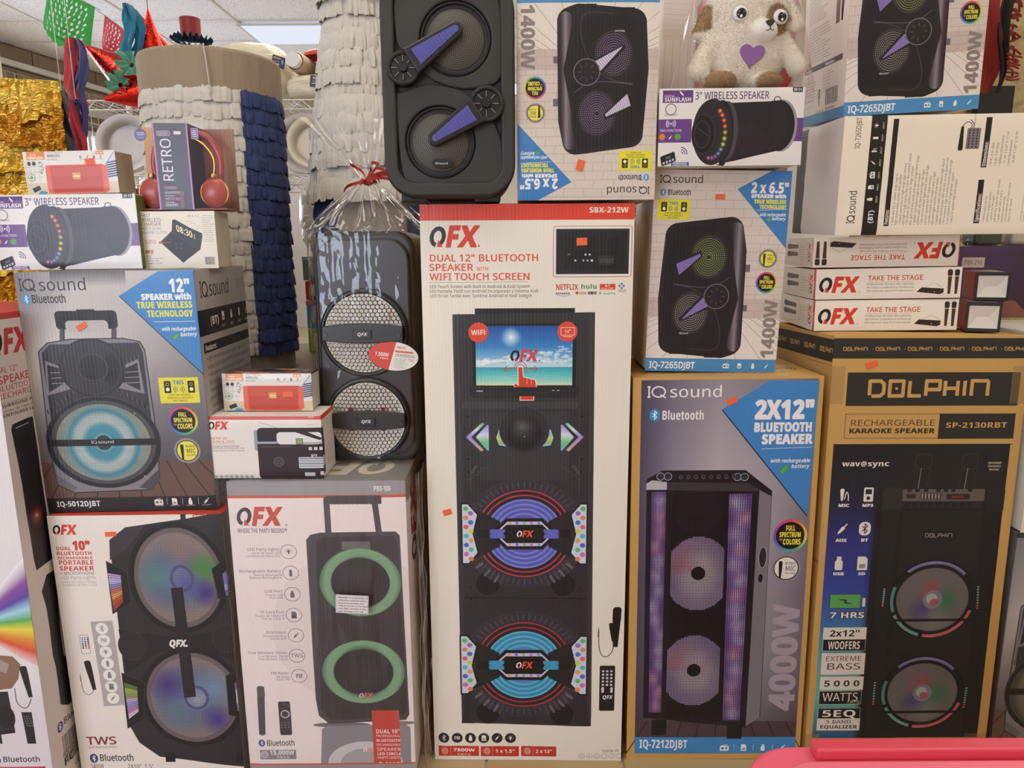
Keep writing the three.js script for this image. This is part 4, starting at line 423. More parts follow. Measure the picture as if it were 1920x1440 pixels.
function printDual10() {
  seed(71); const p = new Print(346.4, 610.5, 2.4, '#eae1d9'), r = '#c94038';
  p.T('PBX-210', 291.4,11.5, 10.08, { w: 45.43, b: 1, c: '#f2ece6', st: '#c23a33', sw: 14 }).T('PBX-210', 291.4,11.5, 10.08, { w: 45.43, b: 1, c: '#f2ece6' });
  p.qfx(6.7,38.3, 19.71); p.T('DUAL', 9.7,72.2, 7.99, { w: 30.86, b: 1, c: r }).T('10"', 43.9,71.5, 18.26, { w: 36.18, b: 1, c: r, st: r }).T('BLUETOOTH', 9.4,82.4, 8.02, { w: 72.45, b: 1, c: r }).T('RECHARGEABLE', 10.4,91.5, 5.74, { w: 71.46, b: 1, c: r }).T('PORTABLE', 11.1,102.9, 9.78, { w: 71.57, b: 1, c: r }).T('SPEAKER', 11.6,115.6, 9.82, { w: 70.62, b: 1, c: r }).T('+ MICROPHONE', 11.5,124.7, 6.95, { w: 70.7, c: '#77706e' }).T('LED Party Lights', 12.4,134, 6.96, { w: 70.79, c: '#a59e9a' }).T('Luces LED para Fiestas', 12.5,142, 5.12, { w: 70.86, c: '#b3aca8' }).T('Lumi\u00e8res de f\u00eate \u00e0 LED', 12.7,149, 5.12, { w: 70.92, c: '#b3aca8' });
  p.G([61.4,226.7, 106.2,225, 109.8,417.2, 66.2,419.1], '#b0a9a8'); ['bt', 'fm', 'bulb', 'bat', 'usb', 'sd', 'jack'].forEach((k, i) => { const a = [82.4,242.4], b = [87.2,400.8], X = lerp(a[0], b[0], i / 6), Y = lerp(a[1], b[1], i / 6); p.E(X, Y, 12.9, 12.9, '#ebe7e4'); p.icon(k, X, Y, 14.07, '#8a8280'); });
  p.RR(35,256, 52.9,298.1, 3, '#e9e5e2', '#6a6462', 0.8); for (let j = 0; j < 6; j++) for (let i = 0; i < 3; i++) p.E([39.7,262][0] + i * 5.6, [39.7,262][1] + j * 4.6, 1.8, 1.7, ['#c05a4a', '#5a8a6a', '#5a6ab0', '#2a2626', '#2a2626', '#2a2626'][(i + j) % 6]);
  p.jackcable(25.1,336.4, 30.14, 53.32); p.micdraw(46.9,347.6, 67.36, '#1e1b1d', -0.12);
  // the printed speaker
  const d = '#2c292d'; p.R(265.6,-5.5, 276.1,16.9, '#2a272a');
  p.G([119.8,50.9, 154.6,24.4, 278,8, 348.8,-4.5, 360.6,569.4, 170.9,538.6, 131.5,505.1, 114.6,464.6], d); p.G([119.8,50.9, 154.6,24.4, 191.9,22.6, 169.9,49.3, 150.4,71.7, 115.9,94], '#39343c');
  p.R(183.2,528.6, 203.5,551.9, '#1c191b').R(333,533.2, 352.6,556.4, '#1c191b');
  const wo = (cx, cy, rx, ry, cols, sd) => { seed(sd); p.E(cx, cy, rx * 1.12, ry * 1.1, '#17151a').E(cx, cy, rx, ry, '#8a7f7c'); p.E(cx, cy, rx * 0.9, ry * 0.9, p.rad(cx - rx * 0.1, cy, rx * 0.15, rx, [[0, '#8f98c8'], [0.4, '#7f8fb4'], [0.8, '#a59aa0'], [1, '#b3a39c']]));
    p.clip((x) => x.ellipse(cx, cy, rx * 0.93, ry * 0.93, 0, 0, 7), () => { for (const [ox, oy, q, c] of cols) p.E(cx + ox * rx, cy + oy * ry, q * rx, q * ry, p.rad(cx + ox * rx, cy + oy * ry, 0, q * rx, [[0, c], [1, c.replace(/,1\)/, ',0)')]])); });
    p.E(cx + rx * 0.08, cy, rx * 0.24, ry * 0.24, null, '#6a68a8', 6); p.x.globalAlpha = 0.7; for (let y = cy - ry * 1.05; y < cy + ry * 1.05; y += 2.9) { const w = rx * 1.05 * sqrt(max(0, 1 - ((y - cy) / ry / 1.05) ** 2)), o = (floor(y / 2.9) % 2) * 1.45; for (let x = cx - w + o; x < cx + w; x += 2.9) p.R(x, y, x + 0.9, y + 2.8, '#1c1a22').R(x, y, x + 2.8, y + 0.8, '#1c1a22'); } p.x.globalAlpha = 1; };
  wo(249.8,134.6, 89.14, 108.08, [[0.6, -0.2, 0.45, 'rgba(90,180,80,1)'], [0.6, 0.3, 0.4, 'rgba(70,60,170,1)'], [-0.5, -0.05, 0.5, 'rgba(110,180,170,1)'], [0.1, -0.55, 0.4, 'rgba(190,150,140,1)'], [0.2, 0.15, 0.4, 'rgba(110,120,210,1)']], 3);
  wo(253.8,401.8, 96.1, 103.13, [[0.45, -0.2, 0.55, 'rgba(150,190,230,1)'], [-0.5, -0.3, 0.5, 'rgba(90,70,160,1)'], [-0.4, 0.35, 0.45, 'rgba(130,160,180,1)'], [0.5, 0.5, 0.4, 'rgba(80,70,180,1)'], [0.1, 0.05, 0.3, 'rgba(210,220,240,1)']], 4);
  p.G([232.7,155.2, 256.6,153.2, 260.7,399.4, 236,401.5], '#262327'); for (let i = 0; i < 40; i++) p.L([lerp([233.3,159.9][0], [237.8,394.2][0], i / 40), lerp([233.3,159.9][1], [237.8,394.2][1], i / 40), lerp([255.9,160.2][0], [261.1,394.5][0], i / 40), lerp([255.9,160.2][1], [261.1,394.5][1], i / 40)], '#17151a', 0.8);
  p.G([115.9,245.2, 151,252.8, 231.8,263.3, 353.2,248.2, 353.9,320.1, 262.1,290, 195.6,296.3, 122.4,343.7], '#201d21'); for (const [a, b, q] of [[140.1,282.4, 28.67], [334,269.4, 27.43]]) p.E(a, b, q, q * 1.12, '#26232a', '#3a373c', 1.2);
  p.T('QFX.', 215.5,284.6, 14.42, { w: 39.38, b: 1, it: 1, c: '#e6e4e2', st: '#e6e4e2' });
  for (const [q, c] of [[[108.1,96.2, 147.2,119.6, 148.4,186.7, 109.1,209.7], 0], [[111.4,343.6, 157.5,366.1, 146.1,452.5, 110.6,470.8], 1], [[319.3,114.8, 350.1,92.3, 359.1,177.8, 326.5,179.7], 2], [[326.8,353.7, 359.1,337.1, 360.7,455.3, 325.9,442.4], 3]]) p.G(q, '#19171b', '#39363c', 1.6);
  const strip = (q, cs) => { const n = cs.length; for (let i = 0; i < n; i++) { const t = i / n, u = (i + 1) / n; p.G([lerp(q[0], q[6], t), lerp(q[1], q[7], t), lerp(q[2], q[4], t), lerp(q[3], q[5], t), lerp(q[2], q[4], u), lerp(q[3], q[5], u), lerp(q[0], q[6], u), lerp(q[1], q[7], u)], cs[i]); } for (let i = 0; i < 16; i++) { const t = i / 16; p.L([lerp(q[0], q[6], t), lerp(q[1], q[7], t), lerp(q[2], q[4], t), lerp(q[3], q[5], t)], '#2a2430', 0.7); } };
  strip([108.4,121.4, 133.6,126.3, 132.5,184.2, 111.8,205], ['#b8a4d8', '#c4b8e0', '#8a84c0', '#c86a5a', '#d8a04a', '#c8503a', '#a83a34']); strip([113.3,365.5, 139.9,375.7, 137.1,432.4, 115.1,449.6], ['#5a7a4a', '#a8b04a', '#8aa060', '#c8a8c8', '#8a9ad0', '#c87ab0', '#d8c8e0']);
  strip([338.6,126.6, 353.5,115.3, 357.7,168.4, 342,175.2], ['#8a78c8', '#6a8ad0', '#a8b8e8', '#7a6ac0']); strip([343,371, 359.7,356.6, 360.6,427.9, 344.4,435.2], ['#8a6ab8', '#b8c8e0', '#d8e4f0', '#8a9ad0']);
  p.T('TWS', 19.7,508.6, 17.83, { w: 64.08, c: '#7a3a36', st: '#8a3a34', sw: 1.4 }).T('TRUE WIRELESS STEREO', 22,517.5, 4.6, { w: 60.77, c: '#8a8280' }); p.bt(30.3,541.8, 21.67, '#2f3f80').T('Bluetooth', 42,548.4, 15.43, { w: 73.44, c: '#2a2628', st: '#2a2628', sw: 1.2 });
  p.T('5400W', 21.8,566.1, 10.33, { w: 27.17, c: '#4a4444' }).T('2X10"  1.5"', 99.9,567.1, 10.32, { w: 56.63, c: '#4a4444' });
  return p.tex();
}
function printParty() {
  seed(75); const p = new Print(355.5, 675.4, 2.3, '#f2e6e4'), r = '#c8453c', g = '#6d6770', x = p.x;
  p.R(0, 0, 400, [15.8,29.6][1], '#9b969a').R(0, [15.8,28.5][1], 400, [15.4,34.1][1], '#cf5a4c'); p.T('PBX-100', 292.5,20.8, 10.52, { w: 33.83, c: '#ece8e8', b: 1 });
  p.qfx(11.9,91.1, 37.34, '#3a383c', '#cf5248'); p.T('.', 111.1,91.9, 18.08, { c: '#777' }).T('WHERE THE PARTY BEGINS\u2122', 15,107, 9.08, { w: 100.48, c: '#5d5860', st: '#5d5860', sw: 0.8 });
  const rows = [['LED Party Lights', 'Luces de fiesta LED', 'Lumi\u00e8res de f\u00eate \u00e0 DEL', 96.9,145.2, 115,147.6, 'bulb'], ['Rechargeable Battery', 'Bater\u00eda Recargable', 'Batterie Rechargeable', 96.9,192.4, 116.3,193.7, 'bat'], ['USB Port', 'Puerto USB', 'Port USB', 96.1,236.6, 116.5,240.3, 'usb'], ['TF Card Port', 'Puerto de Tarjeta TF', 'Port de Carte TF', 97.4,282.6, 116.8,286.3, 'sd'], ['AUX Input', 'Entrada Auxiliar', 'Entr\u00e9e AUX', 97.7,327.8, 118.3,331.6, 'jack'], ['True Wireless Stereo', 'True Wireless Stereo', 'True Wireless Stereo', 97.9,373.6, 117.6,377.4, 'tws'], ['FM Radio', 'FM Radio', 'Radio FM', 98.2,419.9, 119.1,423.8, 'fm']];
  for (const [a, b, c, tx, ty, ix, iy, k] of rows) { p.T(a, tx, ty, 6.44, { a: 'r', c: g }).T(b, tx + 1, ty + 7.48, 4.83, { a: 'r', c: '#8d8790' }).T(c, tx + 1, ty + 13.81, 4.83, { a: 'r', c: '#8d8790' }); p.E(ix, iy, 16.11, 14.96, null, '#77717a', 1.2); if (k === 'tws') p.T('TWS', ix, iy + 4, 9.2, { a: 'c', c: g, w: 26.42 }); else p.icon(k, ix, iy, 14.96, '#6d6770'); }
  // speaker with trolley handle, its black lightened to paint in haze of the film
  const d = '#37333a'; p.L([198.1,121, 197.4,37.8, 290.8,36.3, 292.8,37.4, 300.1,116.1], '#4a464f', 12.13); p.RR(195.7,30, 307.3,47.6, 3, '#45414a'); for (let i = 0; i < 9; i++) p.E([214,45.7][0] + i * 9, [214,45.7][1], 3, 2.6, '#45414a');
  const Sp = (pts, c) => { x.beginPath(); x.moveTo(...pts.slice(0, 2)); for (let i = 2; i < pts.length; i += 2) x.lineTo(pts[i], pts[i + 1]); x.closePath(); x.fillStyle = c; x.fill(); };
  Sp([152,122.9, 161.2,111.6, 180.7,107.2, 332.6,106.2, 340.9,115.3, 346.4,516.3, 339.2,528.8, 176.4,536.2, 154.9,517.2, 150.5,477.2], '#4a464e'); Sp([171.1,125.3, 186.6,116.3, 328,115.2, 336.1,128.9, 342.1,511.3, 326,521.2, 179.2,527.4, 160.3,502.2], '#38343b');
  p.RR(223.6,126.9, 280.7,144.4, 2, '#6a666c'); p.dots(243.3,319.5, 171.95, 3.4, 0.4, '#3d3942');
  for (const [cx, cy, rx, ry] of [[256.9,215.8, 83.17, 74.18], [254.2,416.4, 86.38, 72.37]]) { p.E(cx, cy, rx, ry, '#5f8a66'); p.E(cx, cy, rx * 0.99, ry * 0.99, p.rad(cx, cy, rx * 0.6, rx, [[0, '#3f5a48'], [0.3, '#7fa886'], [0.7, '#84ac8a'], [1, '#58785c']])); p.E(cx, cy, rx * 0.72, ry * 0.73, '#2c2b31', '#4a5a52', 1.6); p.E(cx, cy, rx * 0.4, ry * 0.42, '#332f36'); x.globalAlpha = 0.4; for (let i = 0; i < 90; i++) for (let q = 0.78; q < 1; q += 0.06) { const t = i / 90 * 2 * PI + q * 3; p.R(cx + cos(t) * rx * q - 0.5, cy + sin(t) * ry * q - 0.5, cx + cos(t) * rx * q + 0.5, cy + sin(t) * ry * q + 0.5, '#2f4a38'); } x.globalAlpha = 1; }
  p.qfx(241.3,476.7, 11.8, '#e0c8cc', '#d8606a');
  p.E(201.1,539, 59.71, 5.97, 'rgba(60,56,64,0.7)').E(314.2,536.2, 47.73, 4.77, 'rgba(60,56,64,0.6)'); Sp([160,547.5, 173.9,541.3, 336.6,538.9, 347.7,546.6, 346.8,638.6, 152.3,642.1], '#8d8a90'); p.clip((c) => c.rect(0, 0, 400, [242,632.5][1]), () => { p.E(248.8,632.6, 80.16, 53.44, '#cfcdd0').E(248.8,632.6, 53.44, 36.44, '#a8a6aa'); }); p.qfx(244.4,604.2, 9.67, '#eee', '#e0a0a0');
  p.R(267,505.6, 325.2,635.8, '#c9443e'); const t = (s, yy, h, b) => p.T(s, [273.2,465.8][0] + (yy - 1330) * 0.02, [293.5,-1.3][1] + (yy - 900) * ([295,591.9][1] - [298,515.9][1]) / 60, h, { w: 51.78, b, c: '#f4e8e6' });
  t('DUAL 10"', 1343.5, 9.2, 1); t('PROFESSIONAL', 1350.5, 5.29, 0); t('BLUETOOTH', 1359.5, 6.44, 1); t('RECHARGEABLE', 1367, 5.29, 0); t('SPEAKER', 1376.5, 8.05, 0); t('LED CIRCLE', 1384.5, 6.9, 1); t('PARTY LIGHTS', 1391.5, 5.75, 0); t('24HR', 1412, 18.41, 1); t('BATTERY LIFE', 1422, 6.9, 1);
  p.RR(28.4,446.4, 44.3,473.8, 5, '#57525c').G([27.7,471.1, 43.4,471.3, 39.3,559.1, 25.7,560.2], '#4f4a54').E(32.5,560.3, 5, 2, '#5a6a90'); p.RR(70.6,482.7, 95.7,562.1, 4, '#3a363e').E(83.7,512.8, 8.32, 8.32, null, '#c8c4ca', 2.6).E(83.6,489, 1.4, 1.4, '#c05050'); for (let j = 0; j < 3; j++) for (let i = 0; i < 3; i++) p.E([75.1,532.8][0] + i * 7, [75.1,532.8][1] + j * 5.6, 1.1, 1, '#b8b4ba');
  p.bt(29.8,580.6, 16.86, '#3f4a90').T('Bluetooth', 39.6,587.1, 12.8, { w: 60.17, c: '#403c44', st: '#403c44', sw: 1.2 }); p.R(24.1,597.2, 101.1,619.7, '#8d888c').T('15,000W', 44.9,608.9, 10.81, { w: 52.36, b: 1, c: '#eeeaec' }).T('P.M.P.O.', 60.2,617.4, 5.67, { w: 27.35, c: '#eeeaec' }).E(33.5,608.2, 7.26, 7.26, null, '#eee', 1.4).E(33.5,608.2, 3.63, 3.63, null, '#eee', 1.2);
  p.R(0, [150.7,630.4][1], 400, [150.5,634.3][1], '#cf5a4c').R(0, [150.5,634.3][1], 400, 700, '#9b969a');
  return p.tex();
}
function printPartyTop() { const p = new Print(357, 310, 1.4, '#8b8784'); p.x.save(); p.x.translate(290, 180); p.x.rotate(PI); p.qfx(-40, 0, 90, '#cfc6b4', '#cfc6b4'); p.x.restore(); p.L([0, 155, 357, 155], '#6d6966', 1.2); return p.tex(); }
function printPartySide() { const p = new Print(310, 669, 1.2, '#d8d0d0'); p.R(0, 0, 310, 46, '#8b8784'); p.x.save(); p.x.translate(120, 210); p.x.rotate(-PI / 2); p.qfx(0, 0, 70, '#5a4040', '#8a4a40'); p.x.restore(); p.para(30, 250, 280, 20, 14, 8, '#8a7c78', 8); p.R(0, 650, 310, 669, '#8b8784'); return p.tex(); }
function dolphin(p, x0, y, w, h, c, lw) {                         // square letterforms of the brown carton
  const x = p.x, u = w / 7; x.strokeStyle = c; x.lineWidth = lw; x.lineJoin = 'round'; const P = (pts) => { x.beginPath(); pts.forEach(([a, b], i) => (i ? x.lineTo(a, b) : x.moveTo(a, b))); x.stroke(); };
  const L = (i, pts) => P(pts.map(([a, b]) => [x0 + i * u + a * u, y - b * h]));
  L(0, [[0.02, 0.05], [0.02, 1], [0.6, 1], [0.78, 0.8], [0.78, 0.2], [0.6, 0], [0.14, 0]]); L(1, [[0.1, 0], [0.1, 1], [0.82, 1], [0.82, 0], [0.02, 0]]); L(2, [[0.16, 1], [0.16, 0], [0.8, 0]]); L(3, [[0.05, 0], [0.05, 1], [0.78, 1], [0.78, 0.42], [0.1, 0.42]]); L(4, [[0.06, 0], [0.06, 1]]); L(4, [[0.06, 0.5], [0.74, 0.5]]); L(4, [[0.74, 0], [0.74, 1]]); L(5, [[0.12, 0], [0.12, 1]]); L(5, [[0.5, 0], [0.5, 1], [1.3, 1], [1.36, 0.9], [1.36, 0]]);
  p.R(x0 + u * 1.4, y - h * 0.58, x0 + u * 1.52, y - h * 0.42, c);
}
function printKaraoke() {
  seed(81); const p = new Print(403.7, 947.8, 2.1, KRAFT), b = '#2a2723', t = '#cc9f58', x = p.x;
  p.grit(1400, ['#d4ac68', '#ba924e', '#b28a48'], 0.5, 3, 0.18);
  p.R(0, [-0.5,5][1], 500, [2.4,46.2][1], b); for (let i = 0; i < 7; i++) { const [a, c] = [19.7,29.9]; dolphin(p, a + i * 65.7, c, 53.21, 6.52, t, 1.5); p.E(a + i * 65.7 + 59.73, c - 3, 0.9, 0.9, t); }
  p.R(31.7,74.7, 387.8,144, b); dolphin(p, 78.1,123.3, 269.33, 30.91, t, 7.4);
  p.RR(33.8,161, 231.4,212.1, 0.5, null, b, 0.9).R(228.6,160.4, 386.8,213.7, b).T('RECHARGEABLE', 43.4,185.6, 12.39, { w: 177.57, c: '#4a3a28' }).T('KARAOKE SPEAKER', 42.3,201.4, 9.61, { w: 178.98, b: 1, c: '#2f261c', st: '#2f261c', sw: 1.5 }).T('SP-2130RBT', 242.6,190.7, 11.31, { w: 128.32, b: 1, c: t });
  p.R(13.1,225, 388.3,226.2, b); const X0 = [13.8,537.8][0], X1 = [382.2,539.6][0], Y0 = [199.3,224.5][1], Y1 = [201.6,894.8][1], XS = [112.4,538.3][0];
  p.R(X0, Y0, X1, Y1, '#1b1a19'); p.R(X0, Y0, XS, Y1, p.lin(0, Y0, 0, Y1, [[0, '#191818'], [0.14, '#1b1a26'], [0.3, '#2b2d72'], [0.5, '#33479a'], [0.62, '#3f7aa8'], [0.72, '#5aa09a'], [0.85, '#6ab0a0'], [0.95, '#3f7f88'], [1, '#2a4f78']])); p.R(XS - 12, Y0 + 40, XS, Y1, p.lin(XS - 12, 0, XS, 0, [[0, 'rgba(27,26,25,0)'], [1, 'rgba(27,26,40,0.45)']]));
  p.T('wav', 34.3,271.8, 10.9, { b: 1, c: '#e9e2d4', w: 37.85 }).T('\u0040', 73.3,271.9, 10.34, { b: 1, c: '#e9e2d4', w: 13.37 }).T('sync', 87.7,272, 10.91, { b: 1, c: '#e9e2d4', w: 45.67 }).lines(['(Included)', '(Incluido)', '(Inclus)'], 353.8,267.1, 7.26, 4.08, { a: 'c', b: 1, c: '#d8cdb8' });
  for (const [k, a, c, s, ts, tx, ty] of [['mic', 43.3,332.9, 27.4, 'MIC', 44.1,359.6], ['mp3', 94.8,333.1, 30.85, 'MP3', 94.7,359.8], ['jack', 44.4,408.9, 27.74, 'AUX', 44.1,436.1], ['btr', 92.9,407.9, 30.07, 'BT', 94,436.3], ['usb', 43.2,484.9, 30.42, 'USB', 44,511.4], ['sd', 93.3,485.2, 30.44, 'SD', 94.2,511.6]]) { if (k === 'btr') p.RR(a - s * 0.42, c - s / 2, a + s * 0.42, c + s / 2, s * 0.36, '#e2dccf').rune(a, c, s * 0.7, '#23263f'); else p.icon(k, a, c, s, '#e2dccf'); p.T(ts, tx, ty, 5.88, { a: 'c', b: 1, c: '#e2dccf', st: '#e2dccf', w: ts.length * 7.76 }); }
  p.R(29.9,554.8, 96.7,586.9, '#57a257').RR(29.9,554.8, 96.7,586.9, 0.6, null, '#1f2a1f', 1).G([46.8,565.9, 66.4,567.2, 65.7,573.3, 82.1,577.1, 61.3,575.7, 63.2,570.9], '#14181a').R(100.6,563.7, 106.8,583.3, '#d8d2c6'); p.T('7 HRS', 31.5,609.9, 13.57, { b: 1, c: '#ece6da', w: 76.17, st: '#1a2030', sw: 5 }).T('7 HRS', 31.5,609.9, 13.57, { b: 1, c: '#ece6da', w: 76.17 });
  const lab = (q, bg, s, fg, o = {}) => { p.R(...q, bg).RR(...q, 0, null, '#ddd6c8', 0.8); const w = q[2] - q[0], h = q[3] - q[1]; p.T(s, q[0] + w / 2, q[1] + h * (o.y ?? 0.78), h * (o.h ?? 0.56), { a: 'c', b: o.b ?? 1, c: fg, w: w * (o.w ?? 0.84) }); };
  lab([21.5,632, 115,658.6], '#dcd5c9', '2x12"', '#1d1a1a', { w: 0.72 }); lab([22.3,659.3, 114.9,686], '#171515', 'WOOFERS', '#e6dfd2', { w: 0.76, h: 0.68, y: 0.85 }); lab([22.2,691.7, 116.9,741.3], '#dcd5c9', 'EXTREME', '#55504c', { b: 0, h: 0.22, y: 0.36 }); p.T('BASS', ...[70.4,729.7].map((v, i) => v), 14.59, { a: 'c', c: '#4a4542', w: 77.16 });
  lab([22.5,747.1, 117.5,778.1], '#dcd5c9', '5 0 0 0', '#2a2726', { w: 0.84, h: 0.46, y: 0.74 }); lab([22.6,781.3, 115.5,812.6], '#171515', 'WATTS', '#e6dfd2', { b: 0, h: 0.62, y: 0.76, w: 0.86 }); p.T('P.M.P.O.', 99.9,810, 6.43, { a: 'c', c: '#e6dfd2', w: 28.3 }); lab([23,822.3, 115.8,847.4], '#171515', '5EQ', '#e6dfd2', { h: 0.66, y: 0.84, w: 0.84 }); lab([22.4,848.1, 116.8,875.9], '#dcd5c9', '5 BAND', '#2a2726', { b: 0, h: 0.28, y: 0.4, w: 0.6 }); p.T('EQUALIZER', 70.3,871.7, 7.82, { a: 'c', b: 1, c: '#2a2726', w: 83.03 });
  // speaker
  const d = '#141312'; p.G([121.4,342.5, 164.7,336.8, 338.9,337.5, 381.9,349.3, 378.4,900, 125.3,892.9], d);
  p.RR(125,318.1, 167.8,371.8, 8, '#2b2a28').RR(342.6,318.9, 383.3,372.6, 8, '#1f1e1c'); p.G([124.5,365.8, 165,365.9, 177.9,895.9, 127.9,895.6], '#1c1b1a'); x.globalAlpha = 0.6; for (let i = 0; i < 120; i++) for (let j = 0; j < 6; j++) { const tt = i / 120; p.E(lerp([129.6,374][0], [134.2,885.2][0], tt) + j * 5.2, lerp([129.6,374][1], [134.2,885.2][1], tt) + (j % 2) * 1.6, 1, 0.8, '#3d3b38'); p.E(lerp([344,374.8][0], [350.8,886.7][0], tt) + j * 5, lerp([344,374.8][1], [350.8,886.7][1], tt) + (j % 2) * 1.6, 1, 0.8, '#2b2927'); } x.globalAlpha = 1;
  p.G([169.7,368.3, 338.9,369, 347.1,897.1, 174.3,895.9], '#191817'); x.globalAlpha = 0.8; for (let i = 0; i < 130; i++) for (let j = 0; j < 44; j++) { const tt = i / 130, u = (j + (i % 2) * 0.5) / 44, xx = lerp(lerp([170,371.8][0], [174.1,893.3][0], tt), lerp([339.3,372.5][0], [346.8,894.5][0], tt), u), yy = lerp([170,371.8][1], [174.1,893.3][1], tt); p.R(xx, yy, xx + 2, yy + 0.9, '#474440'); } x.globalAlpha = 1;
  p.RR(166.7,321.7, 340,347.9, 2, '#5e5850').R(175.5,332.2, 194.3,341.6, '#2a2724').R(204.5,330, 248.5,344.1, '#3a3530').R(259.7,332.5, 309.3,344.3, '#221e1c').R(270.2,336, 297.7,340.8, '#7a2a22'); for (let i = 0; i < 6; i++) p.R(...[206.8,331.2, 210.2,342.8].map((v, j) => v + (j % 2 ? 0 : i * 7)), '#8d867c'); for (let i = 0; i < 7; i++) p.R(...[176.4,317.1, 185.2,327.6].map((v, j) => v + (j % 2 ? 0 : [0, 15, 31, 54, 68, 82, 114][i] * 1.12)), '#191715'); p.R(165.7,348.4, 336,363.1, '#232120'); for (let i = 0; i < 9; i++) p.R(...[172.7,350.8, 183.6,360.2].map((v, j) => v + (j % 2 ? 0 : i * 16.5)), '#131211');
  for (const [a, c] of [[204.8,285], [302.1,285.3]]) { p.RR(a - 17.06, c - 38.66, a + 17.06, c - 6.82, 12, null, '#3f3c38', 1.2).L([a - 15.92, c - 6.82, a - 17.06, c + 38.66], '#35322f', 1.2).L([a + 15.92, c - 6.82, a + 11.37, c + 38.66], '#35322f', 1.2).L([a - 3.41, c - 9.1, a - 6.82, c + 36.38], '#8a857c', 1.6); }
  const wo = (cx, cy, rx, ry) => { p.E(cx, cy, rx * 1.16, ry * 1.2, '#12110f'); x.lineWidth = 7; for (const [a0, a1, c] of [[-2.3, -0.75, '#7a78a8'], [0.3, 1.75, '#cf6670'], [1.85, 2.7, '#6fae98'], [2.8, 3.5, '#5a9a8a']]) { x.strokeStyle = c; x.beginPath(); x.ellipse(cx, cy, rx * 1.07, ry * 1.1, 0, a0, a1); x.stroke(); } p.E(cx, cy, rx, ry, '#0f0e0d').E(cx, cy, rx * 0.95, ry * 0.95, '#77706f');
    for (const [ox, oy, q, c] of [[-0.1, -0.28, 0.42, 'rgba(190,80,80,0.9)'], [0.36, 0.05, 0.46, 'rgba(60,130,90,0.95)'], [-0.22, 0.3, 0.44, 'rgba(70,70,130,0.9)'], [0.1, 0.6, 0.5, 'rgba(150,160,150,0.6)'], [-0.5, -0.3, 0.5, 'rgba(120,112,118,0.8)']]) p.E(cx + ox * rx, cy + oy * ry, q * rx, q * ry, p.rad(cx + ox * rx, cy + oy * ry, 0, q * rx, [[0, c], [1, c.replace(/,[\d.]+\)/, ',0)')]]));
    p.E(cx, cy, rx * 0.26, ry * 0.27, '#8f8aa0').E(cx - 2, cy - 2, rx * 0.15, ry * 0.16, '#b8c8b4').E(cx + 4, cy + 6, rx * 0.12, ry * 0.1, '#c05860');
    x.globalAlpha = 0.6; for (let yy = cy - ry * 1.1; yy < cy + ry * 1.1; yy += 2.5) { const w = rx * 1.1 * sqrt(max(0, 1 - ((yy - cy) / ry / 1.1) ** 2)), o = (floor((yy - cy) / 2.5) & 1) * 1.6; for (let xx = cx - w + o; xx < cx + w; xx += 3.2) p.R(xx, yy, xx + 1.3, yy + 1.8, '#14120f'); } x.globalAlpha = 1; p.R(cx - rx * 1.1, cy + ry * 0.58, cx + rx * 1.1, cy + ry * 0.66, d); };
  wo(251.7,568.2, 82.02, 76.08); wo(249.9,786.6, 81.16, 73.79);
  for (const q of [[146.1,544.5, 145.1,587.2], [347.7,539.4, 351.2,594.4], [143.2,761.8, 143.1,819.2], [346.6,775.8, 344.8,827]]) for (let i = 0; i < 9; i++) p.E(lerp(q[0], q[2], i / 9), lerp(q[1], q[3], i / 9), 2.4, 2, i > 6 ? '#c05a5a' : '#7aa8a8');
  p.RR(216.8,414.3, 287.6,431.2, 1, '#0f0e0d'); dolphin(p, 222.5,427.3, 62.75, 8.13, '#a8a29a', 1.5);
  p.R(X0, Y1, X1, p.h, KRAFT); x.globalAlpha = 0.5; p.R(0, p.h - 62, 30, p.h, '#9c7a4e').R(p.w - 50, p.h - 62, p.w, p.h, '#9c7a4e').R(p.w - 34, 62, p.w, 140, '#9c7a4e').R(0, 62, 26, 140, '#9c7a4e'); x.globalAlpha = 1;
  return p.tex();
}
function printKaraokeSide() { const p = new Print(420, 946, 1.6, '#be9554'); p.R(0, 8, 420, 54, '#2a2723'); for (let i = 0; i < 5; i++) { dolphin(p, 20 + i * 84, 36, 64, 9, '#cc9f58', 2); } p.R(300, 60, 420, 62, '#8d6c42').R(0, 480, 420, 486, '#94724a'); return p.tex(); }
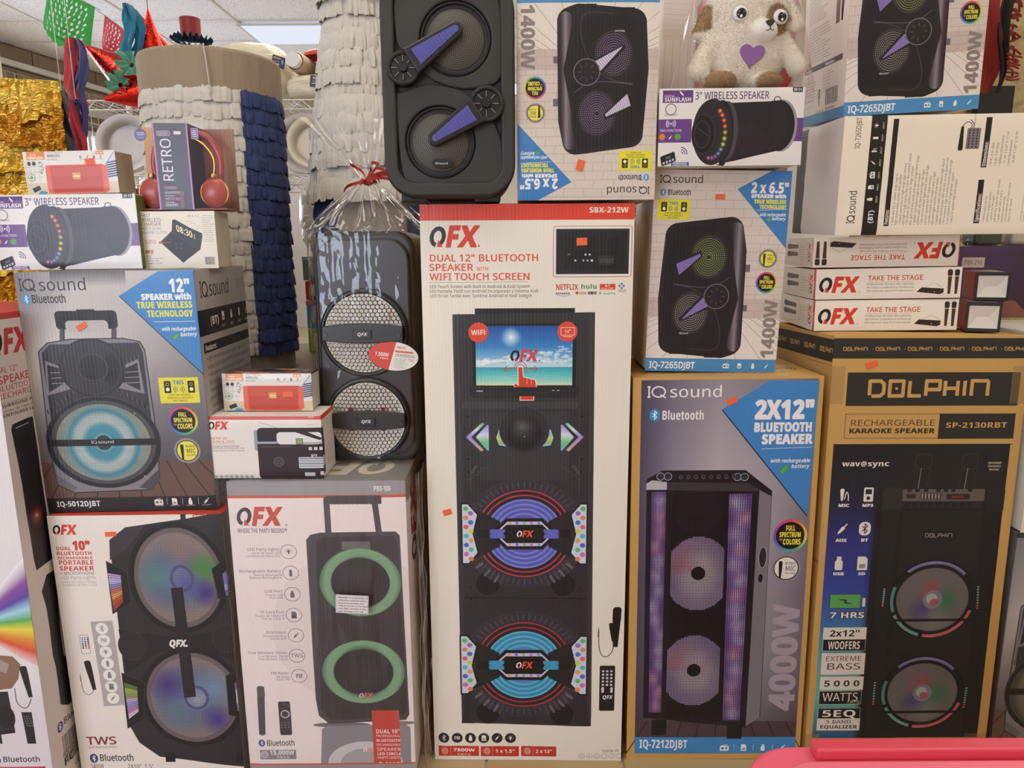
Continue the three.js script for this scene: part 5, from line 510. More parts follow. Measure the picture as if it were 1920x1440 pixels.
function printTowerFront() {
  seed(85); const p = new Print(420, 1015, 1.9, '#e4dee0'), x = p.x, cx = [295.5,602.9][0], cy = [295.5,602.9][1];
  p.R(0, 0, 430, 30, '#c23a3a'); p.qfx(40, 90, 52);
  const cols = ['#f0ecee', '#8a4fa0', '#5a48a8', '#a8d4e8', '#58b058', '#e8d84a', '#e0903a', '#d8503a', '#e8c4c0'];
  p.clip((c) => c.rect(0, [398.4,307.3][1], 430, 900), () => { for (let i = 0; i < 60; i++) { const t = i / 60, a = -0.85 + t * 1.45, k = t * 8, j = floor(k), f = k - j, A = new THREE.Color(cols[j]), B = new THREE.Color(cols[min(8, j + 1)]); x.fillStyle = '#' + A.lerp(B, f).getHexString(); x.beginPath(); x.moveTo(cx, cy); x.lineTo(cx + 500 * cos(a), cy + 500 * sin(a)); x.lineTo(cx + 500 * cos(a + 0.03), cy + 500 * sin(a + 0.03)); x.fill(); } });
  p.R([432.1,632][0], 0, 430, p.h, p.lin([421.8,631.9][0], 0, [440.4,632][0], 0, [[0, 'rgba(228,222,224,0)'], [0.6, '#e4dee0'], [1, '#e4dee0']]));
  p.R(0, [364.5,702.3][1], 430, p.h, p.lin(0, [365.2,697.7][1], 0, [355.4,769.6][1], [[0, 'rgba(228,222,228,0)'], [1, '#dcd4dc']]));
  p.G([282.1,693.7, 349,663.2, 374.7,665.7, 388,682.9, 379.7,713.9, 364.3,734.6, 274.2,748], '#8a6a58').G([347.8,672.3, 365.3,681.6, 358.3,702.2, 344.3,697.5], '#a3988c').G([274.5,745.7, 355,741.6, 357.3,833.4, 259.8,845.9], '#242126').E(342.9,798.9, 17.96, 26.95, '#1b191d', '#3a373d', 1).R(282.9,832.9, 328.5,857.2, '#242126');
  p.micdraw(394.5,720.9, 68.53, '#1d1a1d', -0.1); p.Q([398,758.2, 392.4,776.9, 379.4,779.1, 368.4,767.3, 369.6,734.7], '#1d1a1d', 1.4); p.G([375.2,787.4, 395.3,787.5, 395.7,857.6, 378.7,857.5], '#1f1c1f'); for (let j = 0; j < 5; j++) for (let i = 0; i < 3; i++) p.E([379.2,796.8][0] + i * 5 + j, [379.2,796.8][1] + j * 5.2, 1.6, 1, '#9a959a');
  p.bt(313.8,894.4, 16.02, '#3f4a90').T('Bluetooth', 324,898.1, 11.61, { w: 75.03, c: '#2f2b30', st: '#2f2b30', sw: 1.2 }); p.R(228.9,909.6, 406.5,949.9, '#c23a4a');
  return p.tex();
}
function printTowerSide() {
  seed(87); const p = new Print(360, 1015, 2, '#d9d1ce'), r = '#bf3a40', x = p.x;
  p.R(0, 0, 400, [46.9,11.5][1], '#c43c40'); const U = (a, b) => [a, b];
  p.qfx([-16.3,70.9][0], [34.6,74.3][1], 44, INK, r);
  const t = (s, px, py, h, o) => { const q = [px, py]; p.T(s, q[0], q[1], h, o); };
  t('DUAL 12"', [-12.8,107][0], [28,108.2][1], 11, { w: 66, c: r }); t('SPEAKER', [-0.8,127.8][0], [32.6,128][1], 14, { w: 100, c: r, st: r, sw: 1 }); t('BLUETOOTH', [-6.2,141.5][0], [29.9,141.6][1], 10, { w: 108, c: r }); t('RECHARGEABLE', [-6.4,156.2][0], [27.1,156.2][1], 11, { w: 150, c: r });
  p.L([[0.6,162.6][0], [25.5,164][1], 330, [25.5,164][1]], '#8a7f7c', 0.8); t('SURROUND Party Lights', [-0.2,173.4][0], [24,171.8][1], 6, { w: 150, c: '#4a4444', b: 1 }); t('Luces de Fiesta RODEANTES', [-0.5,182.3][0], [22.1,181.5][1], 6, { w: 150, c: '#6a6464' }); t('ENTOURER Lumi\u00e8res', [0.4,191.5][0], [20.4,190.2][1], 6, { w: 130, c: '#4a4444', b: 1 });
  p.G([20.1,206.4, 59,203.4, 77.5,203.6, 82.8,499.3, 29.8,501.9, 26.6,478.2, 23,325.6, 15.4,215.5], '#201e20').L([25.6,215, 63.3,212.9], '#d8d4d4', 1.4); p.E(52.5,394.4, 16.66, 32.03, p.rad(52.1,396.5, 1, 22, [[0, '#e8b0a0'], [0.3, '#8a3a34'], [1, '#2a1c1c']]));
  p.G([56.2,523.5, 82.9,524.7, 75.1,652.1, 73.5,749.9, 87.3,818.4, 70.2,821.4, 48.2,806.1, 48.5,733.9, 42.6,694.5, 44.3,634.6, 41.6,581.2, 36.3,550], '#211f21').G([46.1,694.3, 83.5,717.3, 89,819.5, 45.2,803.9], '#1e1c1e');
  p.bt(36.3,848.8, 22.98, '#3a4080').T('Bluetooth', 47.9,852.4, 14, { w: 90, c: '#2f2b30', st: '#2f2b30', sw: 1.2 }); p.barcode(36.9,872.5, 92,938.6); p.T('FCC ID: 2A9', 32.8,920, 12, { c: '#4a4446', w: 70 }).T('FC', 32.5,939.7, 18, { b: 1, c: '#2a2628', w: 36 }).T('CE', 64.8,960.8, 10, { c: '#4a4446' });
  return p.tex();
}
function printPurple() { seed(91); const p = new Print(400, 170, 2, '#4b3350'); p.R(0, 0, 400, 170, p.lin(0, 0, 400, 60, [[0, '#5b3d70'], [0.4, '#3f2a40'], [1, '#33232e']])); p.RR(12, 26, 62, 50, 1, '#cdbfae').T('PBX-210', 37, 43, 11, { a: 'c', c: '#4a3a40', w: 40 }); p.T('WIRELESS', 200, 88, 20, { b: 1, c: '#bda8a0', w: 120 }).T('PARTY SPEAKER', 170, 118, 20, { b: 1, c: '#bda8a0', w: 200 }); const x = p.x; x.fillStyle = '#8a5446'; x.beginPath(); x.moveTo(0, 170); for (let i = 0; i <= 20; i++) x.lineTo(i * 20, 138 + 14 * sin(i * 1.7)); x.lineTo(400, 170); x.fill(); return p.tex(); }
function printMiniSide() { seed(93); const p = new Print(62, 62, 5, '#232224'); p.R(0, 0, 110, 62, '#b8343a').R(100, 0, 120, 62, '#232224'); return p.tex(); }
function printBack() { seed(95); const p = new Print(340, 420, 1.6, '#e2dac8'); p.bt(30, 340, 46, '#4a4080'); p.T('Super Bass', 26, 392, 10, { c: '#8a8070' }).T('Party Sound', 22, 404, 8, { c: '#8a8070' }); p.para(60, 120, 320, 12, 14, 8, '#8a8070', 4); return p.tex(); }
// ---------------------------------------------------------------- the shop: shell, window front, ceiling grid, lamps
const M_wall = mat('#cfc6ba', 0.9, { bumpMap: rep(T_grain, 6, 6), bumpScale: 0.002 }), M_white = mat('#d9d6d0', 0.6), M_block = ['#9d8c79', '#94836f', '#a4947f'].map((c) => mat(c, 0.92, { bumpMap: rep(T_grain, 2, 1), bumpScale: 0.003 }));
const M_mortar = mat('#7a6c5c', 0.95), M_chrome = mat('#c9c6c0', 0.22, { metalness: 1 }), M_wire = mat('#b9b5ae', 0.35, { metalness: 0.6 });
const M_tile = [0, 1, 2].map((i) => mat('#ffffff', 0.95, { map: (() => { seed(300 + i); return dataTex(256, (x, y) => { const g = 0.95 + 0.03 * tile(x, y, 20), d = tile(x, y, 90 + i * 7) > 0.3 || tile(x, y, 55 + i) < -0.42 ? 0.5 : 1; return [g * d * 0.985, g * d * 0.985, g * d]; }, { colorSpace: THREE.SRGBColorSpace }); })(), bumpMap: T_grain, bumpScale: 0.002 }));
struct('floor', box(12, 0.1, 15, 0, -1.5, -0.055, -4.3), mat('#c9baa0', 0.6));
{ const fl = scene.children[scene.children.length - 1]; seed(11); const g = box(0.3, 0.01, 0.3, 0.0015), ms = ['#b39c72', '#ad966c', '#b8a27a', '#a89066'].map((c) => mat(c, 0.35, { bumpMap: rep(T_grain, 2, 2), bumpScale: 0.0006 })); for (let i = -4; i < 5; i++) for (let j = 0; j < 4; j++) part('floor_tile', g, ms[floor(rnd(4))], fl, [0.09 + i * 0.3045, -0.0052, -1.585 + j * 0.3045]); }
struct('ceiling', box(12, 0.12, 15, 0, -1.5, CEILING + 0.09, -4.3), M_white);
{
  const ce = scene.children[scene.children.length - 1]; seed(12); const g = box(0.825, 0.02, 0.603, 0.002);
  for (let i = 0; i < 9; i++) for (let j = 0; j < 8; j++) { const x = -2.36 + 0.4175 + (i - 4) * 0.835, z = -5.935 + 0.305 * 2 - j * 0.61 - 0.305; if (x < -5.4 || LAMPS.some(([a, b]) => abs(a - x) < 0.95 && abs(b - z) < 0.45)) continue; part('ceiling_tile', g, M_tile[floor(rnd(3))], ce, [x, CEILING + 0.02 + rnd(0, 0.002), z]); }
  for (let i = 0; i < 9; i++) part('grid_runner', box(0.022, 0.012, 5), M_white, ce, [-2.36 + (i - 4) * 0.835, CEILING + 0.012, -7.8]);
  for (let j = 0; j < 9; j++) part('grid_runner', box(7.6, 0.012, 0.02), M_white, ce, [-2.3, CEILING + 0.012, -5.935 + 0.61 - j * 0.61]);
}
const wallTurn = -0.196, onLeft = (s, y, out = 0) => [-4.74 + 0.195 * s + 0.981 * out, y, -7.17 - 0.981 * s + 0.195 * out];
struct('wall_left', merge([box(0.14, 3.2, 5, 0, -0.1, 1.55, 5.5), box(0.14, 3.2, 3, 0, -0.1, 1.55, -6.5), box(0.14, 0.7, 8, 0, -0.1, 2.8, -1), box(0.14, 1.5, 8, 0, -0.1, 0.7, -1)]), M_mortar, onLeft(-2, 0), [0, wallTurn, 0]);
{ const wl = scene.children[scene.children.length - 1]; seed(13); const g = box(0.03, 0.19, 0.4, 0.004); for (let r = 0; r < 3; r++) for (let i = 0; i < 14; i++) part('block', g, M_block[floor(rnd(3))], wl, [-0.024 + rnd(0.002), CEILING - 0.1 - r * 0.2, 1.2 - i * 0.41 - (r % 2) * 0.2]); }
struct('window_2', merge([box(0.06, 0.05, 8, 0, -0.1, 1.47, -1), box(0.06, 0.05, 8, 0, -0.1, 2.42, -1)].concat([-5, -3, -1, 1, 3].map((z) => box(0.05, 0.95, 0.05, 0, -0.1, 1.945, z)))), M_white, onLeft(-2, 0), [0, wallTurn, 0]);  // side window, lengthened into a band to throw more daylight on the ceiling
struct('wall_back', box(9, 3.2, 0.15, 0, -1, 1.55, -11), M_wall);
struct('wall_right', box(0.15, 3.2, 15, 0, 3.5, 1.55, -4.3), M_wall);
struct('wall_front', merge([box(11, 0.6, 0.18, 0, -1.6, 0.295, 2.7), box(11, 0.75, 0.18, 0, -1.6, 2.745, 2.7), box(3.1, 1.78, 0.18, 0, -5.55, 1.483, 2.7), box(4.9, 1.78, 0.18, 0, 1.25, 1.483, 2.7)]), M_wall);
struct('window_1', merge([-3.95, -2.6, -1.25].map((x) => box(0.06, 1.77, 0.08, 0, x, 1.485, 2.7)).concat([box(2.76, 0.06, 0.1, 0, -2.6, 0.63, 2.7), box(2.76, 0.06, 0.1, 0, -2.6, 2.34, 2.7)])), mat('#8d8f92', 0.4, { metalness: 0.8 }));
struct('pavement', box(14, 0.1, 8, 0, -1.5, -0.1, 6.9), mat('#8f8d89', 0.9));
struct('trim_1', box(0.05, 0.05, 9, 0.004), M_white, onLeft(-0.5, 2.885, 0.06), [0, wallTurn, 0]);
struct('trim_2', box(0.03, 0.09, 9, 0.004), mat('#c9c4bc', 0.5), onLeft(-0.5, 2.62, 0.05), [0, wallTurn, 0]);
const M_lamp = mat('#4a4a4c', 0.6, { emissive: new THREE.Color(0.78, 0.84, 0.98), emissiveIntensity: 1 });
LAMPS.forEach(([x, z], i) => {
  const t = thing('ceiling_light', i ? 'unseen fluorescent ceiling light, one of a set partly added to brighten the shop' : 'long white fluorescent ceiling light above the wire shelf of plates', 'light', [x, CEILING, z], [0, 0, 0], i ? 'ceiling lights outside the picture' : undefined);
  part('frame', merge([box(1.25, 0.012, 0.02, 0, 0, 0, 0.3), box(1.25, 0.012, 0.02, 0, 0, 0, -0.3), box(0.02, 0.012, 0.6, 0, 0.615, 0, 0), box(0.02, 0.012, 0.6, 0, -0.615, 0, 0)]), M_white, t);
  part('diffuser', box(1.21, 0.01, 0.58, 0, 0, 0.004, 0), M_lamp, t);
  const l = new THREE.RectAreaLight(new THREE.Color(...LAMP_COLOR), LAMP_POWER, 1.2, 0.58); l.name = 'lamp_light'; l.position.set(0, -0.012, 0); l.rotation.x = -PI / 2; t.add(l);
});
// wire grid panel on the block wall
{
  const t = thing('wire_grid_panel', 'white wire display grid hanging on the tan block wall behind the gold foil', 'display grid', onLeft(0, 0, 0.14), [0, wallTurn, 0]);
  for (let i = 0; i < 34; i++) part('wire', rod([0, 1.9, 0], [0, 2.78, 0], 0.0045, 5), M_wire, t, [0, 0, 1.2 - i * 0.1]);
  for (let j = 0; j < 7; j++) part('wire', rod([0, 0, 1.2], [0, 0, -2.2], 0.0045, 5), M_wire, t, [0.006, 1.9 + j * 0.146, 0]);
}
// display table that carries the pinatas behind the cartons
const M_table = mat('#6f5a42', 0.6);
{ const t = thing('display_table', 'low brown display table behind the stacked cartons carrying the pinatas', 'table', [-0.74, 0, -2.16]); part('tabletop', box(1.24, 0.03, 0.74, 0.004, 0, 0.785, 0), M_table, t); part('added_dark_skirt', sheet(60, 6, (u, v) => [(u - 0.5) * 1.24, 0.012 + v * 0.756, 0.36 + 0.008 * sin(u * 90)], 0.002), mat('#3a302a', 0.9), t); for (const [x, z] of [[-0.57, 0.3], [0.57, 0.3], [-0.57, -0.3], [0.57, -0.3]]) part('leg', box(0.05, 0.77, 0.05, 0.003, x, 0.385, z), M_table, t); }  // dark skirt added to block light and darken the gap between cartons
// ---------------------------------------------------------------- cartons
function panelGeo(w, h, amp, sd, nx = 14, ny = 26) {               // one board face: slightly bulged and wrinkled, its edge rolled back 1 mm
  return sheet(nx, ny, (u, v) => { const e = min(u * w, (1 - u) * w, v * h, (1 - v) * h), k = clamp(e / 0.012), s = k * k * (3 - 2 * k); const z = amp * (0.45 + 0.9 * nz(u * w * 9, v * h * 7, sd) + 0.5 * nz(u * w * 24, v * h * 40, sd + 3)) * s - 0.0012 * (1 - s); return [u * w, v * h, z]; }, 0.0022);
}
const M_kraft = mat(KRAFT, 0.8, { bumpMap: rep(T_grain, 3, 3), bumpScale: 0.0006 }), M_sticker = mat('#ee6a3c', 0.5);
const boardMat = (map, w, o = {}) => mat('#ffffff', o.rough ?? 0.42, { map, bumpMap: rep(T_flute, w / 0.056, 1), bumpScale: o.bump ?? 0.00045 });
function carton(name, label, category, pose, o) {
  const [x, y, z, yaw, lean, roll, w, h, d] = pose, t = thing(name, label, category, [x, y, z], [lean, yaw, roll], o.group), A = o.amp ?? 0.0016, sd = x * 7 + y * 3;
  part('carton_body', box(w - 0.0056, h - 0.003, d - 0.0056, 0.002, 0, h / 2, -d / 2), o.body ?? M_kraft, t);
  if (o.front) part('front_panel', panelGeo(w - 0.0012, h - 0.001, A, sd), o.front.isMaterial ? o.front : boardMat(o.front, w, o), t, [-w / 2 + 0.0006, 0.0005, 0]);
  if (o.right) part('side_panel', panelGeo(d - 0.003, h - 0.001, A, sd + 1), boardMat(o.right, d, o), t, [w / 2, 0.0005, -0.0015], [0, PI / 2, 0]);
  if (o.left) part('side_panel', panelGeo(d - 0.003, h - 0.001, A, sd + 2), boardMat(o.left, d, o), t, [-w / 2, 0.0005, -d + 0.0015], [0, -PI / 2, 0]);
  if (o.flaps) for (const s of [0, 1]) part('top_flap', panelGeo(w - 0.004, d / 2 - 0.003, A, sd + 4 + s, 10, 8), o.flaps.isMaterial ? o.flaps : mat(o.flaps, 0.6), t, [-w / 2 + 0.002, h, -0.0015 - s * d / 2], [-PI / 2, 0, 0]);
  if (o.top) part('top_panel', panelGeo(w - 0.004, d - 0.004, A, sd + 4, 10, 10), boardMat(o.top, w, o), t, [-w / 2 + 0.002, h, -0.002], [-PI / 2, 0, 0]);
  for (const [u, v, sw, sh, rot] of o.stickers ?? []) part('price_sticker', box(sw / 1000, sh / 1000, 0.0006, 0.0002), M_sticker, t, [-w / 2 + u / 1000, h - v / 1000, A * 0.6 + 0.0006], [0, 0, rot ?? 0]);
  return t;
}
const tall = [0.0298, 0, -1.4056, -0.0195, -0.002, -0.0007, 0.4169, 1.2101, 0.35], dual12 = [0.4441, 0, -1.4063, -0.0163, -0.0061, 0.0075, 0.3861, 0.8685, 0.34], box265 = [0.4125, 0.87, -1.457, -0.0104, 0.007, -0.021, 0.2717, 0.4054, 0.235], tubeR = [0.4151, 1.2768, -1.4016, -0.0104, 0.0003, 0.004, 0.2721, 0.1406, 0.13], up265 = [0.1442, 1.215, -1.4004, 0.0052, 0.0016, 0.0014, 0.2629, 0.3756, 0.235], top265 = [0.7904, 1.3838, -1.475, -0.0303, 0.0669, 0.0455, 0.2619, 0.3796, 0.235], lying = [0.8569, 1.1474, -1.4608, -0.0599, 0.0406, 0.0017, 0.4003, 0.2299, 0.27];
const X265 = print265('#a8c46a', '#b9bcae', '#8878b8'), X265V = print265('#9c8ab8', '#9c8ab8', '#cfcad8', 1), XTUBE = printTubeSpeaker(), XMINI = printMini(), XSTAGE = printStage(), XSTAGESIDE = printStageSide();
const M_whiteBoard = mat('#e2dcd2', 0.5), M_greyBoard = mat('#a7a4a2', 0.6), cream = mat('#e3dccd', 0.55);
carton('speaker_carton', 'tall white carton with a red top band and a printed tower speaker with beach screen', 'carton', tall, { front: printTall(), amp: 0.0026, body: M_kraft, flaps: '#c8553f', stickers: [[315.2,72.6, 20.5, 14.35, 0.03], [41.6,625.6, 18.32, 12.6, 0.25]] });
{
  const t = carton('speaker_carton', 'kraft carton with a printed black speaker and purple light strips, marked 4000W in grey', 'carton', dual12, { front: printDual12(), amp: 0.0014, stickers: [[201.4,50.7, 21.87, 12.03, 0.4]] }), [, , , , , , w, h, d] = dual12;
  const p = new Print(w * 1000, d * 500, 1.6, KRAFT); p.T('IQ sound  Bluetooth\u00ae Speaker System', 24, d * 500 - 34, 11, { w: 300, b: 1, c: '#5d4526' }); p.waves(330, 80, 30, '#6b5230', 5);
  for (const s of [0, 1]) part('top_flap', panelGeo(w - 0.004, d / 2 - 0.003, 0.002, 4 + s, 10, 8), s ? M_kraft : boardMat(p.tex(), w), t, [-w / 2 + 0.002, h, -0.0015 - s * d / 2], [-PI / 2, 0, 0]);
}
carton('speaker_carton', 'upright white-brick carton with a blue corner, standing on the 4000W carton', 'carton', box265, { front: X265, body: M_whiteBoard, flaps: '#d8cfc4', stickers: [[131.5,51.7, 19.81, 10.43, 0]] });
{
  const t = carton('speaker_carton', 'white-brick carton standing upside down, right of the bare black loudspeaker', 'carton', up265, { body: M_whiteBoard, flaps: '#d8cfc4', stickers: [[119.4,311.3, 13.9, 19.86, -0.25]] }), [, , , , , , w, h] = up265, m = boardMat(X265V, w);
  part('front_panel', panelGeo(w - 0.0012, h - 0.001, 0.0016, 3.3), m, t, [w / 2 - 0.0006, h - 0.0005, 0], [0, 0, PI]);
}
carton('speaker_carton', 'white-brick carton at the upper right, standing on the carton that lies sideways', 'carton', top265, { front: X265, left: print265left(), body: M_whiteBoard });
{
  const side = print265side(); side.center.set(0.5, 0.5); side.rotation = PI / 2; side.needsUpdate = true;
  const t = carton('speaker_carton', 'white carton lying on its side with sideways text lists, on the microphone boxes', 'carton', lying, { front: side, amp: 0.0018, body: M_whiteBoard, flaps: '#e0d8ca' }), [, , , , , , w, h, d] = lying, p = new Print(d * 1000, h * 1000, 2, '#d9d3cf'); p.R(0, 0, 66, 300, '#2b2a26').T('FM', 30, 80, 16, { c: '#8a8a86', rot: -PI / 2 });
  part('side_panel', panelGeo(d - 0.003, h - 0.001, 0.002, 8), boardMat(p.tex(), d), t, [-w / 2, 0.0005, -d + 0.0015], [0, -PI / 2, 0]);
}
carton('speaker_box', 'white and purple box with a printed tube speaker, under the plush puppy', 'box', tubeR, { front: XTUBE, amp: 0.0006, bump: 0.0001, rough: 0.3, body: M_whiteBoard, group: 'tube speaker boxes' });
carton('speaker_box', 'white and purple box with a printed tube speaker, on the grey carton at left', 'box', [-0.8585, 1.0898, -1.4001, -0.0032, -0.0041, 0.0064, 0.2815, 0.1429, 0.13], { front: XTUBE, amp: 0.0006, bump: 0.0001, rough: 0.3, body: mat('#6a7a40', 0.5), flaps: '#d8d2cc', group: 'tube speaker boxes' });
carton('speaker_box', 'small box with an orange printed speaker, at the upper left beside the red headphones', 'box', [-0.8459, 1.2341, -1.4186, -0.0196, 0.017, 0.0151, 0.1801, 0.08, 0.0695], { front: XMINI, amp: 0.0005, bump: 0.0001, rough: 0.35, body: mat('#b3a894', 0.5), stickers: [[130.8,21.1, 19.19, 12.12, 0.08]], group: 'orange mini speaker boxes' });
{ const p = new Print(180, 70, 2, '#3a2c30'); seed(5); for (let i = 0; i < 60; i++) p.G([rnd(180), rnd(70), rnd(180), rnd(70), rnd(180), rnd(70)], ['#a8503c', '#d8c8b8', '#5a3a44', '#c88a6a', '#2a2226'][i % 5]);
  carton('speaker_box', 'small box with an orange printed speaker, on top of the white radio box', 'box', [-0.4917, 0.8059, -1.3989, -0.005, 0.0014, -0.0031, 0.1807, 0.0769, 0.0668], { front: XMINI, top: p.tex(), amp: 0.0005, bump: 0.0001, rough: 0.35, body: mat('#ddd6cc', 0.5), stickers: [[131.8,42.3, 20.6, 10.84, 0.02]], group: 'orange mini speaker boxes' }); }
carton('clock_box', 'cream box with a printed black alarm clock reading 08:30, under the red headphones', 'box', [-0.6525, 1.0898, -1.4203, 0.0102, 0.011, 0.0023, 0.1502, 0.1111, 0.0813], { front: printClock(), amp: 0.0005, bump: 0.0001, rough: 0.4, body: mat('#cfc6b4', 0.55) });
carton('radio_box', 'white box with a red top edge and a printed dark portable radio', 'box', [-0.4903, 0.6769, -1.3583, -0.0033, 0.0079, -0.0021, 0.2297, 0.1275, 0.0988], { front: printRadio(), right: printRadioSide(), flaps: '#e4ddd6', amp: 0.0006, bump: 0.0001, rough: 0.4, body: M_whiteBoard });
[[[0.7908, 0.9493, -1.5015, -0.0977, 0.0057, 0.0134, 0.2923, 0.0657, 0.27], 'bottom', 'lowest of the three white and orange microphone boxes, resting on the kraft karaoke carton'], [[0.7887, 1.0165, -1.5002, -0.1229, -0.0012, 0.0163, 0.2915, 0.0646, 0.27], 'mid', 'middle one of the three white and orange microphone boxes'], [[0.781, 1.0826, -1.5051, -0.1436, 0.0103, 0.012, 0.2885, 0.0633, 0.27], 'top', 'topmost white and orange microphone box, printed upside down, under the lying carton']].forEach(([pose, k, label]) => {
  const flip = k === 'top', [, , , , , , w, h, d] = pose, t = carton('microphone_box', label, 'box', pose, { front: flip ? undefined : XSTAGE, left: XSTAGESIDE, amp: 0.0006, bump: 0.00012, rough: 0.4, body: mat('#c8563c', 0.5), group: 'microphone boxes in a stack' });
  if (flip) part('front_panel', panelGeo(w - 0.0012, h - 0.001, 0.0006, 3), mat('#f4f0ee', 0.4, { map: XSTAGE }), t, [w / 2 - 0.0006, h - 0.0005, 0], [0, 0, PI]);
});
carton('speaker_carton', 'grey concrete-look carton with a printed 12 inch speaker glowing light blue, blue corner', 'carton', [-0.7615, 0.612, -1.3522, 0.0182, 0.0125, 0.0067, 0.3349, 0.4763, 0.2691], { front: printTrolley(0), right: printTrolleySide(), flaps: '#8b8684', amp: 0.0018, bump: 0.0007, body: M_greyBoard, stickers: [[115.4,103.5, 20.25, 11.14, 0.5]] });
carton('speaker_carton', 'cream carton with two large printed colour-lit woofers, below the grey concrete-look carton', 'carton', [-0.7484, 0, -1.335, 0.0019, -0, 0.0051, 0.3464, 0.6105, 0.34], { front: printDual10(), flaps: '#cf4a3c', amp: 0.0016, bump: 0.0006, body: mat('#8f8882', 0.6), stickers: [[124.4,38.6, 21.89, 9.85, 0.05]] });
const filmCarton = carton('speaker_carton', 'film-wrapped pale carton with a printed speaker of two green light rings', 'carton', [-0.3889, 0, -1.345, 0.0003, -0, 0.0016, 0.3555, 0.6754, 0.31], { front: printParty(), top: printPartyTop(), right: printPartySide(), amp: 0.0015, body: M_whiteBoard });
carton('karaoke_carton', 'brown kraft carton with black printing and a dark karaoke speaker picture, far right', 'carton', [0.848, 0, -1.4029, 0.0079, -0.0242, -0.0054, 0.4037, 0.9478, 0.4], { front: printKaraoke(), left: printKaraokeSide(), flaps: M_kraft, amp: 0.0014, rough: 0.7, stickers: [[79.5,59.5, 24.03, 13.11, 0.35]] });
carton('speaker_carton', 'white carton with red lettering and a rainbow front, cut off by the left picture edge', 'carton', [-1.141, 0, -1.265, 0, 0, 0, 0.42, 1.015, 0.36], { front: printTowerFront(), right: printTowerSide(), flaps: '#c43c40', amp: 0.0018, body: M_whiteBoard });
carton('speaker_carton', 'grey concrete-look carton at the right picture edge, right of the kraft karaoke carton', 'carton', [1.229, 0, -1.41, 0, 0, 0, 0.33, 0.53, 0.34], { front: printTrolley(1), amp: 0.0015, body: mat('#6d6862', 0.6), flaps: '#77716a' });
carton('speaker_carton', 'worn off-white carton at the right picture edge, stacked on the grey concrete-look one', 'carton', [1.235, 0.532, -1.405, 0, 0, 0, 0.34, 0.42, 0.3], { front: printBack(), amp: 0.003, body: cream });
carton('party_speaker_carton', 'dark purple carton behind the two small black boxes at the far right', 'carton', [1.265, 0.955, -1.7, -0.12, 0, 0, 0.4, 0.17, 0.12], { front: printPurple(), amp: 0.002, body: mat('#3f2a3c', 0.5), flaps: '#5b3d5a' });
// the two small black boxes with white folded insets
[[[0.9764, 0.9493, -1.4708, -0.4118, 0.0054, 0.0005, 0.0623, 0.0623, 0.12], 'lower of the two small black and red boxes with a folded white end'], [[0.9933, 1.0131, -1.4796, -0.3805, 0.0084, 0.0063, 0.0613, 0.0591, 0.12], 'upper of the two small black and red boxes with a folded white end']].forEach(([pose, label], k) => {
  const [, , , , , , w, h, d] = pose, black = mat('#1d1c1d', 0.4), t = carton('bulb_box', label, 'box', pose, { left: printMiniSide(), flaps: '#b8ad98', amp: 0.0004, bump: 0.0001, body: black, group: 'small black boxes' });
  const fx = w * 0.42, fy = h * 0.38, rx = w * 0.17, P = [[-fx, -fy, 0], [fx, -fy, 0], [fx, fy, 0], [-fx, fy, 0], [-rx, 0, -0.006], [rx, 0, -0.006]], tri = [[0, 1, 5], [0, 5, 4], [1, 2, 5], [2, 3, 4], [2, 4, 5], [3, 0, 4]];
  part('frame', merge([box(w - 0.002, h * 0.12, 0.009, 0.001, 0, h * 0.065, 0.004), box(w - 0.002, h * 0.12, 0.009, 0.001, 0, h * 0.935, 0.004), box(w * 0.08, h - 0.002, 0.009, 0.001, -w * 0.46, h / 2, 0.004), box(w * 0.08, h - 0.002, 0.009, 0.001, w * 0.46, h / 2, 0.004)]), black, t);
  const g = new THREE.BufferGeometry(); g.setAttribute('position', new THREE.Float32BufferAttribute(tri.flatMap((q) => q.flatMap((i) => P[i])), 3)); g.setAttribute('uv', new THREE.Float32BufferAttribute(new Array(36).fill(0), 2)); g.computeVertexNormals();
  part('folded_inset', g, mat('#d8d2c6', 0.5, { side: THREE.DoubleSide }), t, [0, h / 2, 0.007]);
});
// ---------------------------------------------------------------- the bare black loudspeaker on the white carton
const M_black = mat('#262522', 0.5, { bumpMap: rep(T_grain, 4, 6), bumpScale: 0.0004 }), M_black2 = mat('#201f1f', 0.35), M_black3 = mat('#32312d', 0.58, { bumpMap: rep(T_grain, 4, 6), bumpScale: 0.0004 }), M_purple = mat('#5a58a8', 0.4);
const disc = (r0, r1, z0, z1, n = 56, steps = 10) => new THREE.LatheGeometry(Array.from({ length: steps + 1 }, (_, i) => { const t = i / steps; return new THREE.Vector2(lerp(r0, r1, t), lerp(z0, z1, t * t)); }), n).rotateX(PI / 2);
function grilleTex(hole, meshc, dot) { const p = new Print(128, 128, 6, meshc); for (let q = 4; q < 62; q += 3.5) { const n = Math.round(2 * PI * q / 3.5); for (let i = 0; i < n; i++) { const a = i / n * 2 * PI + q; p.E(64 + q * cos(a), 64 + q * sin(a), dot, dot, q > 52 ? '#2a2826' : hole); } } return p.tex(); }
